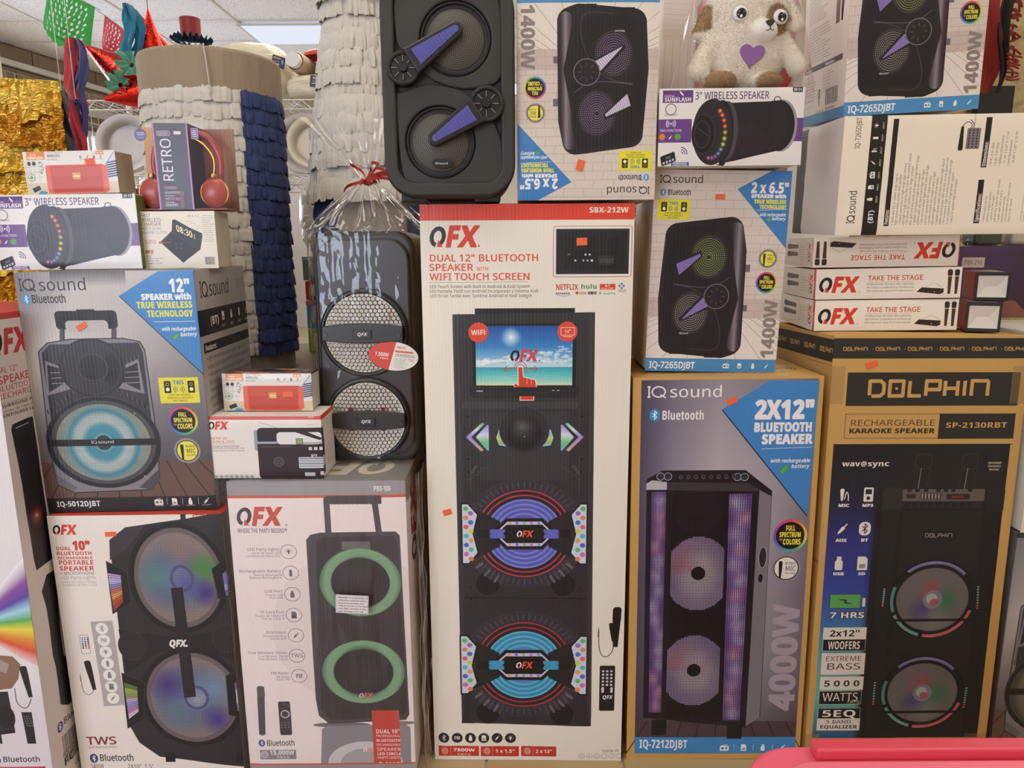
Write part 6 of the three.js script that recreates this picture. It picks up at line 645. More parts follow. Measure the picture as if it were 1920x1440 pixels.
{
  const t = thing('portable_speaker', 'bare black portable loudspeaker with two round grilles and violet ribbed arms', 'speaker', [-0.113, 1.213, -1.375], [0, 0.05, 0]);
  const X = (a) => (a - 852) / 955, Y = (b) => (378 - b) / 955;   // drawing units of the front elevation to metres
  const hull = extrude(rrect(0.222, 0.37, 0.05, 0, 0.203), 0.16, 0.012, { bevelSegments: 4 }); part('cabinet', hull.translate(0, 0, -0.185), M_black, t);
  const outer = rrect(0.232, 0.378, 0.052, 0, 0.203); outer.holes.push(rrect(0.2, 0.346, 0.036, 0, 0.203)); part('front_frame', extrude(outer, 0.012, 0.004, { bevelSegments: 3 }).translate(0, 0, -0.014), M_black3, t);
  part('gasket', (() => { const s = rrect(0.207, 0.353, 0.039, 0, 0.203); s.holes.push(rrect(0.196, 0.342, 0.034, 0, 0.203)); return extrude(s, 0.003).translate(0, 0, -0.0145); })(), mat('#0f0f0f', 0.6), t);
  part('front_plate', extrude(rrect(0.2, 0.346, 0.036, 0, 0.203), 0.004).translate(0, 0, -0.022), M_black3, t);
  // two swept lobes around the grilles: a dish for each, open at the grille
  const lobe = (pts, c, r) => { const s = new THREE.Shape(), c3 = new THREE.CatmullRomCurve3(pts.map(([a, b]) => V3(X(a), Y(b), 0)), true, 'catmullrom', 0.35).getPoints(90); c3.forEach((p, i) => (i ? s.lineTo(p.x, p.y) : s.moveTo(p.x, p.y))); const h = new THREE.Path(); h.absarc(X(c[0]), Y(c[1]), r, 0, PI * 2); s.holes.push(h); return extrude(s, 0.006, 0.004, { bevelSegments: 3 }).translate(0, 0, -0.016); };
  part('upper_lobe', lobe([[765, 42], [800, 33], [925, 33], [942, 55], [945, 150], [930, 175], [880, 183], [830, 170], [795, 140], [768, 110]], [866, 104], 0.069), M_black3, t);
  part('lower_lobe', lobe([[760, 208], [772, 194], [820, 182], [870, 192], [915, 222], [940, 270], [945, 325], [930, 342], [790, 344], [770, 325]], [836, 276], 0.069), M_black3, t);
  const gm = mat('#ffffff', 0.55, { map: grilleTex('#8b8677', '#3b3934', 0.85) });
  for (const [cx, cy] of [[866, 104], [836, 276]]) {
    const g = part('woofer', new THREE.TorusGeometry(0.0675, 0.0035, 10, 64), M_black2, t, [X(cx), Y(cy), -0.012]);
    const dome = new THREE.SphereGeometry(0.13, 48, 10, 0, PI * 2, 0, 0.5).rotateX(PI / 2).translate(0, 0, -0.13 + 0.011), uv = dome.attributes.uv, ps = dome.attributes.position; for (let i = 0; i < uv.count; i++) uv.setXY(i, 0.5 + ps.getX(i) / 0.128, 0.5 + ps.getY(i) / 0.128);
    part('grille', dome, gm, g); part('surround', new THREE.TorusGeometry(0.061, 0.002, 8, 64), M_black, g, [0, 0, 0.0035]);
  }
  for (const [cx, cy, r, tip, w1, w2] of [[775, 155, 0.029, [866, 94], [787, 126], [810, 158]], [918, 213, 0.031, [828, 272], [888, 214], [905, 240]]]) {
    const tw = part('tweeter', new THREE.TorusGeometry(r * 0.9, r * 0.14, 12, 48), M_black, t, [X(cx), Y(cy), 0.006]);
    part('housing', new THREE.CylinderGeometry(r, r * 1.06, 0.018, 40).rotateX(PI / 2), M_black2, tw, [0, 0, -0.01]); part('hub', new THREE.CylinderGeometry(r * 0.24, r * 0.28, 0.008, 24).rotateX(PI / 2), mat('#0d0d0d', 0.4), tw, [0, 0, 0.002]);
    for (let i = 0; i < 8; i++) part('spoke', box(r * 0.36, r * 0.045, 0.003, 0, r * 0.56, 0, 0), mat('#8a8984', 0.5), tw, [0, 0, 0.0008], [0, 0, i * PI / 4]);
    const dir = V3(X(cx) - X(tip[0]), Y(cy) - Y(tip[1]), 0), L = dir.length(), a = atan2(dir.y, dir.x), s = new THREE.Shape(); s.absarc(0, 0, 0.0105, PI / 2, PI * 1.5); s.lineTo(L - r * 0.7, -0.022); s.lineTo(L - r * 0.7, 0.022); s.closePath();
    const arm = part('arm', extrude(s, 0.01, 0.003), M_black2, t, [X(tip[0]), Y(tip[1]), 0.002], [0, 0, a]);
    const q = new THREE.Shape(); q.absarc(0, 0, 0.006, PI / 2, PI * 1.5); q.lineTo(L - r * 1.02, -0.0155); q.lineTo(L - r * 1.02, 0.0155); q.closePath(); part('violet_inlay', extrude(q, 0.002), M_purple, arm, [0, 0, 0.0125]);
    for (let i = 0; i < 13; i++) { const u = (i + 0.5) / 13, hw = lerp(0.006, 0.0152, u); part('rib', box((L - r) / 30, hw * 2, 0.0018, 0.0005), M_purple, arm, [u * (L - r * 1.05), 0, 0.0152]); }
  }
  const lp = new Print(60, 22, 8, '#151515'); lp.iq(7, 15, 8, 44, '#f0eee8'); part('name_badge', extrude(rrect(0.036, 0.0135, 0.006), 0.002, 0.0006), M_black2, t, [X(838), Y(313), 0.0005]); part('badge_print', new THREE.PlaneGeometry(0.032, 0.0095), mat('#fff', 0.4, { map: lp.tex() }), t, [X(838), Y(313), 0.0034]);
  for (const x of [-0.07, 0.07]) part('foot', box(0.05, 0.016, 0.12, 0.004, x, 0.008, -0.09), M_black2, t);
}
// ---------------------------------------------------------------- film, bags
const film = (o = {}) => mat('#ffffff', 0.045, { transmission: 1, thickness: 0, ior: 1.5, side: THREE.DoubleSide, bumpMap: rep(T_fold, 2, 1), bumpScale: 0.0014, specularIntensity: 1, ...o });
const M_film = film(), M_film2 = film({ roughness: 0.08, bumpMap: rep(T_fold, 4, 1), bumpScale: 0.004 });
{ // loose film round the pale carton
  const [x, y, z, yaw, lean, roll, w, h, d] = [-0.3889, 0, -1.345, 0.0003, -0, 0.0016, 0.3555, 0.6754, 0.31], t = filmCarton;
  const run = w + 2 * d, at = (s) => { s *= run; return s < d ? [-w / 2, -d + s, -1, 0] : s < d + w ? [-w / 2 + s - d, 0, 0, 1] : [w / 2, -(s - d - w), 1, 0]; };
  const g = sheet(320, 110, (u, v) => { const [px, pz, nx, nzz] = at(u), f = 0.0105 + 0.004 * nz(u * 60, v * 2.2, 2) + 0.005 * abs(nz(u * 26 + v * 1.5, v * 2, 5)) - 0.004 * abs(nz(u * 90 - v * 2, v * 3, 9)) + 0.006 * nz(u * 42, v * 7, 6) + (nx > 0 ? 0.012 + 0.012 * nz(u * 70, v * 3, 8) : 0), o = 0.004 * nz(u * 20, v * 9, 3); return [px + nx * f + (nzz ? 0 : 0), 0.003 + v * (h + 0.004) + o * 0.2, pz + nzz * f]; });
  part('plastic_wrap', g, M_film2, t);
  const wp = new Print(64, 42, 6, '#e6e0e4'); wp.RR(1.5, 1.5, 62.5, 40.5, 0.5, null, '#9a7078', 0.4).lines(['WARNING: To avoid danger of', 'suffocation, keep this plastic', 'bag away from babies and', 'children. Do not use this bag in', 'cribs, beds, carriages or play', 'pens. This bag is not a toy'], 4, 8, 6.2, 2.9, { c: '#3a3438', b: 1 }); 
  { const [u, v] = [240.8,256.6]; part('warning_label', new THREE.PlaneGeometry(0.066, 0.04), mat('#fff', 0.5, { map: wp.tex(), side: THREE.DoubleSide }), t, [-w / 2 + u / 1000, h - v / 1000, 0.0135], [0, 0, -0.06]); }
}
// the bagged twin speaker
{
  const W = 0.213, H = 0.485, t = thing('bagged_speaker', 'black twin speaker with honeycomb grilles inside a clear bag, on the film-wrapped carton', 'speaker', [-0.303, 0.6775, -1.475], [0, -0.03, 0]);
  part('cabinet', extrude(rrect(W - 0.02, H - 0.02, 0.03, 0, H / 2), 0.16, 0.01, { bevelSegments: 3 }).translate(0, 0, -0.17), mat('#242322', 0.4), t);
  part('front_baffle', extrude(rrect(W - 0.03, H - 0.04, 0.04, 0, H / 2), 0.006, 0.004).translate(0, 0, 0.002), mat('#2b2a29', 0.35), t);
  const hexGeo = (r, cond) => { const list = [], s = 0.0091; for (let j = -12; j <= 12; j++) for (let i = -12; i <= 12; i++) { const x = (i + (j & 1) * 0.5) * s, y = j * s * 0.866; if (hypot(x, y) < r - 0.002 && cond(x, y)) list.push(new THREE.RingGeometry(s * 0.475, s * 0.6, 6).rotateZ(PI / 6).translate(x, y, 0.013 * (1 - (hypot(x, y) / r) ** 2) )); } return merge(list); };
  for (const [cy, r, red] of [[0.278, 0.083, 0], [0.096, 0.081, 1]]) {
    const g = part('woofer', new THREE.TorusGeometry(r + 0.003, 0.006, 12, 72), mat('#1d1c1c', 0.3), t, [0, cy, 0.0165]);
    part('cone', disc(0.012, r - 0.002, -0.004, 0.005), mat('#f3ecdf', 0.5), g); part('dust_cap', new THREE.SphereGeometry(0.024, 24, 12, 0, PI * 2, 0, 1).rotateX(PI / 2).translate(0, 0, -0.014), mat('#57463f', 0.4), g);
    if (red) for (const s of [-1, 1]) part('red_accent', box(0.008, 0.05, 0.004, 0.001, s * 0.034, 0.002, 0.0085), mat('#9a2a26', 0.4), g);
    part('honeycomb_grille', hexGeo(r, (x, y) => y > 0.02 || y < -0.016), mat('#1a1918', 0.4, { side: THREE.DoubleSide }), g, [0, 0, 0.008]);
    part('band', extrude((() => { const s = new THREE.Shape(), b = r - 0.002; s.moveTo(-b, 0.014); s.quadraticCurveTo(0, 0.026, b, 0.014); s.lineTo(b, -0.012); s.quadraticCurveTo(0, -0.022, -b, -0.012); s.closePath(); return s; })(), 0.005, 0.002), mat('#2a2928', 0.35), g, [0, 0, 0.014]);
    const q = new Print(60, 24, 6, '#222120'); q.T('QFX', 30, 17, 11, { a: 'c', b: 1, it: 1, c: '#e8e6e2', w: 34 }); part('badge', box(0.04, 0.019, 0.004, 0.001), mat('#1c1b1a', 0.3), g, [0, 0, 0.021]); part('badge_print', new THREE.PlaneGeometry(0.036, 0.0145), mat('#fff', 0.4, { map: q.tex() }), g, [0, 0, 0.0236]);
    for (const s of [-1, 1]) part('screw', new THREE.CylinderGeometry(0.004, 0.004, 0.003, 10).rotateX(PI / 2), mat('#4a4846', 0.3, { metalness: 0.8 }), g, [s * (r - 0.008), -0.002, 0.022]);
  }
  part('top_recess', box(0.12, 0.05, 0.006, 0.003, 0, 0.425, 0.004), mat('#34322f', 0.4), t);
  const tg = new Print(110, 64, 5); tg.E(55, 32, 54, 31, '#e9e2da'); tg.clip((x) => x.ellipse(55, 32, 54, 31, 0, 0, 7), (p) => p.G([0, 0, 60, 0, 46, 64, 0, 64], '#d0442f')); tg.T('7,500W', 15, 34, 8, { b: 1, c: '#f4eae2', w: 30 }).T('P.M.P.O.', 26, 40, 3.4, { b: 1, c: '#f4eae2' }).T('PBX-82', 62, 14, 4, { b: 1, c: '#c23a2c' }).R(58, 19, 98, 23, '#d0644c'); for (let i = 0; i < 7; i++) tg.E(62 + i * 6, 29, 2.4, 2.4, null, '#4a4442', 0.8); tg.para(58, 37, 84, 7, 3.4, 2, '#8a827c', 3).T('TWS', 88, 41, 6, { c: '#c23a2c', w: 14 });
  const tm = mat('#fff', 0.4, { map: tg.tex() }), tp = new THREE.CircleGeometry(1, 48).scale(0.052, 0.0305, 1); part('hang_tag', tp, tm, t, [0.062, 0.233, 0.037], [0, 0, -0.1]); part('tag_cord', tube([[0.052, 0.262, 0.037], [0.055, 0.3, 0.034], [0.06, 0.33, 0.032]], 0.0008, 10, 5), mat('#c23a2c', 0.6), t);
  // the clear bag with its gathered neck
  const bag = thing('gift_bag', 'clear crinkled gift bag around the black twin speaker, gathered with a red ribbon', 'bag', [-0.303, 0.6775, -1.56]);
  const prof = (v) => v < 0.66 ? [0.121, 0.108, v / 0.66 * 0.485] : v < 0.84 ? (() => { const s = (v - 0.66) / 0.18, k = 1 - s; return [0.012 + 0.109 * k ** 0.8, 0.012 + 0.096 * k ** 0.8, 0.485 + s * 0.105]; })() : (() => { const s = (v - 0.84) / 0.16; return [0.012 + 0.075 * s, 0.012 + 0.045 * s, 0.59 + s * 0.13]; })();
  const g = sheet(180, 120, (u, v) => { const a = u * PI * 2, [rx, rz, y] = prof(v), c = cos(a), s = sin(a), k = v < 0.66 ? 4 : lerp(4, 2, clamp((v - 0.66) / 0.12)), q = (abs(c) ** k + abs(s) ** k) ** (-1 / k), un = v < 0.02 ? 0 : 1, f = 1 + un * (v < 0.66 ? 0.035 * nz(c * 7 + 3, s * 7 + v * 3.0, 2) + 0.03 * nz(c * 14, s * 14, v * 2) : (0.16 * sin(a * 13 + 3 * nz(c * 2, s * 2, v * 4)) + 0.1 * nz(c * 9, s * 9, v * 6)) * clamp((v - 0.62) * 8)) + 0.02 * nz(c * 20, s * 20, v * 30); const off = v > 0.84 ? -0.045 * (v - 0.84) / 0.16 : 0; return [off + rx * q * c * f, max(0.0015, y + 0.006 * nz(c * 12, s * 12, v * 20)), rz * q * s * f]; });
  part('film', g, M_film, bag);
  const M_rib = mat('#b0302a', 0.3, { side: THREE.DoubleSide }); part('ribbon', tube(Array.from({ length: 12 }, (_, i) => [0.016 * cos(i / 12 * 6.283), 0.588 + 0.003 * sin(i * 2), 0.016 * sin(i / 12 * 6.283)]), 0.004, 48, 8, true), M_rib, bag);
  seed(3); for (const [dx, dy, b] of [[-0.03, 0.03, 0.01], [-0.045, -0.022, 0.008], [0.03, 0.03, 0.02], [0.045, 0.018, 0.02], [0.11, -0.035, 0.02], [0.09, -0.03, 0.035], [0.03, -0.005, 0.03], [0.06, 0.008, 0.01]]) part('ribbon_tail', sheet(14, 2, (u, v) => [dx * u + 0.004 * sin(u * 7), 0.59 + dy * u + b * sin(u * PI) * 0.8, 0.018 + 0.02 * u + (v - 0.5) * 0.002 + 0.003 + 0.004 * sin(u * 9)].map((q, k) => k === 1 ? q + (v - 0.5) * 0.006 : q), 0), M_rib, bag, [0, (rnd() - 0.5) * 0.006, 0]).geometry.translate(0, 0, 0);
}
// ---------------------------------------------------------------- red headphones in their window box
{
  const [x, y, z, yaw, lean, roll, w, h, d] = [-0.6413, 1.2024, -1.4298, 0.0465, 0.0096, 0.0024, 0.1721, 0.1635, 0.08], t = thing('headphone_box', 'window box with red and gold headphones behind a black sleeve, on the cream clock box', 'box', [x, y, z], [lean, yaw, roll]);
  const gold = mat('#c98f4a', 0.45), M_red = mat('#a8392c', 0.3), M_goldm = mat('#d2a04a', 0.25, { metalness: 1 });
  part('backing_card', box(w - 0.004, h - 0.002, 0.003, 0.0008, 0, h / 2, -d + 0.004), mat('#9a5a34', 0.45), t); part('side_card', box(0.03, h - 0.002, 0.02, 0.001, -w / 2 + 0.017, h / 2, -d + 0.02), gold, t); part('base_card', box(w - 0.004, 0.003, d - 0.006, 0.001, 0, 0.0022, -d / 2), mat('#8a4a30', 0.5), t);
  const sp = new Print(70, 160, 4, '#2a2430'); seed(8); sp.grit(260, ['#6a4a78', '#4a3a5a', '#8a5a7a'], 0.4, 1.6, 0.6, [4, 60, 66, 155]); sp.R(0, 0, 3.4, 160, '#b070a8').R(66.6, 0, 70, 160, '#b070a8').RR(8, 14, 34, 22, 3, null, '#d8a8c0', 1).T('SENTRY', 21, 20.5, 4.4, { a: 'c', b: 1, c: '#d8a8c0', w: 21 }).R(42, 14, 56, 20, '#d8c8d0').T('RETRO', 34, 108, 21, { rot: -PI / 2, c: '#ded4de', w: 82 }).T('STEREO', 13, 121, 5, { c: '#c878b0', b: 1 }).T('HEADPHONES', 13, 130, 4.4, { c: '#ded4de' }).R(13, 133.5, 32, 134.4, '#ded4de').T('WITH MIC', 13, 142, 5, { c: '#c878b0', b: 1 }).R(13, 145.5, 32, 146.4, '#ded4de'); for (let i = 0; i < 5; i++) sp.RR(13 + i * 5, 149, 16.6 + i * 5, 153, 0.5, null, '#ded4de', 0.7); sp.RR(43, 124, 50, 156, 2, '#7a3a2a');
  part('sleeve', box(0.067, h - 0.001, d - 0.004, 0.0015, -0.012, h / 2, -d / 2), mat('#262029', 0.4), t); part('sleeve_print', new THREE.PlaneGeometry(0.0665, h - 0.003), mat('#fff', 0.35, { map: sp.tex() }), t, [-0.012, h / 2, -0.0012]);
  const st = new Print(40, 40, 6); st.E(20, 20, 19, 19, '#5a4a8a').T('FOLDABLE', 20, 15, 4, { a: 'c', b: 1, c: '#d8d0e8', w: 26 }).R(6, 17, 34, 18.5, '#d8d0e8').T('SUPER', 20, 24, 4, { a: 'c', c: '#d8d0e8' }).T('COMFORT', 20, 31, 4, { a: 'c', c: '#d8d0e8' }); part('round_seal', new THREE.CircleGeometry(0.0115, 32), mat('#fff', 0.4, { map: st.tex() }), t, [-w / 2 + 0.017, h - 0.022, -0.0032]);
  const cc = new Print(30, 40, 6, '#6a4a88'); cc.RR(1.5, 1.5, 28.5, 38.5, 2, null, '#d8c8e8', 1.2); for (let i = 0; i < 4; i++) cc.R(6, 8 + i * 7, 24, 11 + i * 7, '#d8c8e8'); part('corner_seal', new THREE.PlaneGeometry(0.014, 0.02), mat('#fff', 0.4, { map: cc.tex() }), t, [0.034, h - 0.02, -0.001]);
  const band = part('headband', tube([[-0.06, 0.055, -0.04], [-0.063, 0.1, -0.04], [-0.045, 0.14, -0.04], [0, 0.154, -0.04], [0.045, 0.14, -0.04], [0.066, 0.1, -0.04], [0.062, 0.055, -0.04]], 0.0065, 60, 12), M_red, t); part('band_trim', tube([[-0.05, 0.06, -0.036], [-0.053, 0.1, -0.036], [-0.036, 0.128, -0.036], [0, 0.14, -0.036], [0.036, 0.128, -0.036], [0.054, 0.1, -0.036], [0.051, 0.06, -0.036]], 0.003, 60, 8), M_goldm, band);
  for (const s of [-1, 1]) { const c = part('ear_cup', new THREE.SphereGeometry(0.03, 32, 20).scale(0.95, 1, 0.5), M_red, t, [s > 0 ? 0.056 : -0.062, 0.034, s > 0 ? -0.024 : -0.022]); part('rim', new THREE.TorusGeometry(0.0265, 0.002, 8, 40), M_goldm, c, [0, 0, 0.004]); part('hinge', new THREE.SphereGeometry(0.007, 14, 10), M_goldm, c, [0, 0.032, 0.004]); }
  part('clear_window', sheet(24, 24, (u, v) => [(u - 0.5) * (w - 0.003), v * (h - 0.002) + 0.001, -0.0005 + 0.0012 * nz(u * 6, v * 6, 3)]), film({ bumpScale: 0.0004, specularIntensity: 0.12 }), t); part('clear_side', sheet(10, 16, (u, v) => [w / 2 - 0.001 + 0.001 * nz(u * 5, v * 5, 4), v * (h - 0.002) + 0.001, -u * (d - 0.004)]), film({ bumpScale: 0.0015 }), t);
}
// ---------------------------------------------------------------- the plush puppy and its bag
{
  const t = thing('plush_puppy', 'cream plush puppy with brown feet, brown eye patch and violet heart', 'plush toy', [0.452, 1.4195, -1.472], [0, -0.06, 0]);
  const R = 64, S = 0.34, mc = new MarchingCubes(R, new THREE.MeshBasicMaterial(), false, false, 200000);
  const ell = (p, c, r) => { const x = (p[0] - c[0]) / r[0], y = (p[1] - c[1]) / r[1], z = (p[2] - c[2]) / r[2], k0 = hypot(x, y, z), k1 = hypot(x / r[0], y / r[1], z / r[2]); return k1 < 1e-9 ? -min(...r) : k0 * (k0 - 1) / k1; };
  const cap = (p, a, b, ra, rb) => { const d = [b[0] - a[0], b[1] - a[1], b[2] - a[2]], q = [p[0] - a[0], p[1] - a[1], p[2] - a[2]], k = clamp((q[0] * d[0] + q[1] * d[1] + q[2] * d[2]) / (d[0] ** 2 + d[1] ** 2 + d[2] ** 2)); return hypot(q[0] - d[0] * k, q[1] - d[1] * k, q[2] - d[2] * k) - lerp(ra, rb, k); };
  const smin = (a, b, k) => { const h = max(k - abs(a - b), 0) / k; return min(a, b) - h * h * k * 0.25; };
  const f = (p) => { let d = ell(p, [0, 0.088, 0], [0.09, 0.088, 0.06]); d = smin(d, ell(p, [0.004, 0.17, 0.002], [0.084, 0.078, 0.058]), 0.03);
    d = smin(d, cap(p, [-0.072, 0.118, 0.015], [-0.1, 0.05, 0.028], 0.02, 0.024), 0.012); d = smin(d, cap(p, [0.08, 0.115, 0.015], [0.112, 0.055, 0.022], 0.018, 0.022), 0.012);
    d = smin(d, ell(p, [-0.058, 0.02, 0.05], [0.038, 0.021, 0.03]), 0.01); d = smin(d, ell(p, [0.04, 0.018, 0.05], [0.034, 0.019, 0.03]), 0.01);
    d = smin(d, cap(p, [-0.06, 0.215, 0.005], [-0.098, 0.135, 0.012], 0.02, 0.017), 0.012); d = smin(d, cap(p, [0.07, 0.215, 0.005], [0.108, 0.15, 0.012], 0.02, 0.018), 0.012);
    return smin(d, ell(p, [0.026, 0.124, 0.058], [0.03, 0.024, 0.022]), 0.008); };
  for (let k = 0; k < R; k++) for (let j = 0; j < R; j++) for (let i = 0; i < R; i++) { const p = [(i / R * 2 - 1) * S / 2, (j / R * 2 - 1) * S / 2 + 0.12, (k / R * 2 - 1) * S / 2]; mc.field[i + j * R + k * R * R] = -f(p); }
  mc.isolation = 0; mc.update();
  const n = mc.count ?? mc.geometry.drawRange.count, pos = Array.from(mc.positionArray.slice(0, n * 3)), P2 = pos.map((v, i) => v * S / 2 + (i % 3 === 1 ? 0.12 : 0));
  let g = new THREE.BufferGeometry(); g.setAttribute('position', new THREE.Float32BufferAttribute(P2, 3)); g = mergeVertices(g, 1e-5); g.computeVertexNormals();
  const col = [], C1 = new THREE.Color('#e9e0d0'), C2 = new THREE.Color('#9a7c56'), C3 = new THREE.Color('#f0ece6'), c = new THREE.Color(), pp = g.attributes.position, near = (x, y, z, q) => hypot(...q.map((v, i) => v - [x, y, z][i]));
  const tone = (x, y, z) => { const b = (d, r) => clamp((r - d) / 0.004 + 0.5 + 0.6 * nz(x * 160, y * 160, z * 160)); let k = max(b(near(x, y, z, [0.066, 0.153, 0.05]), 0.036), z > 0.028 ? b(hypot((x + 0.06) / 1.25, (y - 0.016) * 1.15), 0.028) : 0, z > 0.028 ? b(hypot((x - 0.045) / 1.2, (y - 0.014) * 1.2), 0.026) : 0, x < -0.075 && y > 0.12 ? b(near(x, y, z, [-0.098, 0.165, 0.012]), 0.035) : 0); return c.copy(C1).lerp(C2, k).lerp(C3, b(near(x, y, z, [0.026, 0.124, 0.066]), 0.027)); };
  for (let i = 0; i < pp.count; i++) { const q = tone(pp.getX(i), pp.getY(i), pp.getZ(i)); col.push(q.r, q.g, q.b); }
  g.setAttribute('color', new THREE.Float32BufferAttribute(col, 3)); g.setAttribute('uv', new THREE.Float32BufferAttribute(new Array(pp.count * 2).fill(0), 2));
  part('body', g, mat('#ffffff', 0.95, { vertexColors: true, sheen: 0.4, sheenColor: new THREE.Color('#fff4e0'), sheenRoughness: 0.7 }), t);
  { // pile of short fur
    seed(17); const ix = g.index.array, N = 26000, tri = ix.length / 3, area = [], A = V3(), B = V3(), Cc = V3(); let sum = 0; for (let i = 0; i < tri; i++) { A.fromBufferAttribute(pp, ix[3 * i]); B.fromBufferAttribute(pp, ix[3 * i + 1]); Cc.fromBufferAttribute(pp, ix[3 * i + 2]); sum += B.clone().sub(A).cross(Cc.clone().sub(A)).length(); area.push(sum); }
    const hair = new THREE.ConeGeometry(0.0005, 0.006, 3).translate(0, 0.0026, 0), im = new THREE.InstancedMesh(hair, mat('#ffffff', 0.95), N), q = new THREE.Quaternion(), M4 = new THREE.Matrix4(), up = V3(0, 1, 0), no = g.attributes.normal;
    for (let i = 0; i < N; i++) { const r = rnd(sum); let lo = 0, hi = tri - 1; while (lo < hi) { const m = (lo + hi) >> 1; area[m] < r ? lo = m + 1 : hi = m; } let u = rnd(), v = rnd(); if (u + v > 1) { u = 1 - u; v = 1 - v; } const [a, b, d] = [ix[3 * lo], ix[3 * lo + 1], ix[3 * lo + 2]]; A.fromBufferAttribute(pp, a).multiplyScalar(1 - u - v).addScaledVector(B.fromBufferAttribute(pp, b), u).addScaledVector(Cc.fromBufferAttribute(pp, d), v); const nn = V3().fromBufferAttribute(no, a); if (nn.dot(A.clone().sub(V3(0, 0.12, 0))) < 0) nn.negate(); nn.add(V3(rnd(-0.6, 0.6), rnd(-0.9, 0.2), rnd(-0.6, 0.6))).normalize(); const muz = near(A.x, A.y, A.z, [0.026, 0.124, 0.066]) < 0.03; const s = muz ? 0.3 : rnd(0.6, 1.15); M4.compose(A, q.setFromUnitVectors(up, nn), V3(1, s, 1)); im.setMatrixAt(i, M4); const k = tone(A.x, A.y, A.z); im.setColorAt(i, k.clone().multiplyScalar(rnd(0.88, 1.04))); }
    im.name = 'fur'; im.userData.kind = 'stuff'; t.add(im);
  }
  const white = mat('#e8e6e6', 0.15), blackG = mat('#141316', 0.1), M_lid = mat('#b9b9c4', 0.3);
  for (const [x, y, z, r] of [[-0.024, 0.163, 0.0545, 0.0165], [0.062, 0.155, 0.049, 0.0155]]) { const e = part('eye', new THREE.SphereGeometry(r, 28, 16).scale(1, 1.05, 0.45), white, t, [x, y, z + 0.003], [0, x * 3, 0]); part('pupil', new THREE.SphereGeometry(r * 0.72, 24, 14).scale(1, 1.05, 0.4), blackG, e, [0.001, -0.001, r * 0.22]); part('glint', new THREE.SphereGeometry(r * 0.16, 10, 8).scale(1, 1.4, 0.5), mat('#ffffff', 0.2), e, [0.001, -r * 0.5, r * 0.46]); part('eye_rim', new THREE.TorusGeometry(r * 1.02, r * 0.07, 8, 32), M_lid, e, [0, 0, 0.0005]); }
  const nose = extrude((() => { const s = new THREE.Shape(); s.moveTo(-0.0075, 0.004); s.quadraticCurveTo(0, 0.0075, 0.0075, 0.004); s.quadraticCurveTo(0.006, -0.003, 0, -0.0055); s.quadraticCurveTo(-0.006, -0.003, -0.0075, 0.004); return s; })(), 0.003, 0.0015); part('nose', nose, mat('#1d191b', 0.45), t, [0.034, 0.134, 0.0765]);
  for (const s of [-1, 1]) part('mouth', tube([[0.034, 0.129, 0.081], [0.034, 0.123, 0.0812], [0.034 + s * 0.004, 0.1185, 0.0805], [0.034 + s * 0.0085, 0.1205, 0.079]], 0.0008, 20, 6), blackG, t);
  const hs = new THREE.Shape(); hs.moveTo(0, -0.024); hs.bezierCurveTo(-0.014, -0.011, -0.027, -0.001, -0.024, 0.012); hs.bezierCurveTo(-0.021, 0.022, -0.006, 0.022, 0, 0.01); hs.bezierCurveTo(0.006, 0.022, 0.021, 0.022, 0.024, 0.012); hs.bezierCurveTo(0.027, -0.001, 0.014, -0.011, 0, -0.024);
  const heart = part('heart', extrude(hs, 0.004, 0.0015), mat('#8a5aa0', 0.5, { sheen: 0.5, sheenColor: new THREE.Color('#a080ff') }), t, [0.004, 0.073, 0.0575], [0.1, 0, -0.12]); part('heart_stitching', new THREE.TubeGeometry(new THREE.CatmullRomCurve3(hs.getPoints(40).map((p) => V3(p.x, p.y, 0.0045)), true), 90, 0.0009, 6, true), mat('#4a2a58', 0.6), heart);
  t.scale.set(0.87, 0.81, 0.9);
  const bag = thing('plush_bag', 'clear crinkled bag over the cream plush puppy', 'bag', [0.452, 1.4195, -1.48]);
  part('film', sheet(120, 60, (u, v) => { const a = u * PI * 2, c = cos(a), s = sin(a), k = 2.6, q = (abs(c) ** k + abs(s) ** k) ** (-1 / k), w = lerp(0.138, 0.05, v ** 1.15), dd = lerp(0.095, 0.07, v) + 0.01 * sin(v * PI), f = 1 + (0.03 * sin(a * 9 + 2 * nz(c * 3, s * 3, v)) + 0.05 * nz(c * 5, s * 5, v * 5)) * (0.3 + v); return [w * q * c * f, 0.001 + v * 0.33, dd * q * s * f]; }), M_film, bag);
}
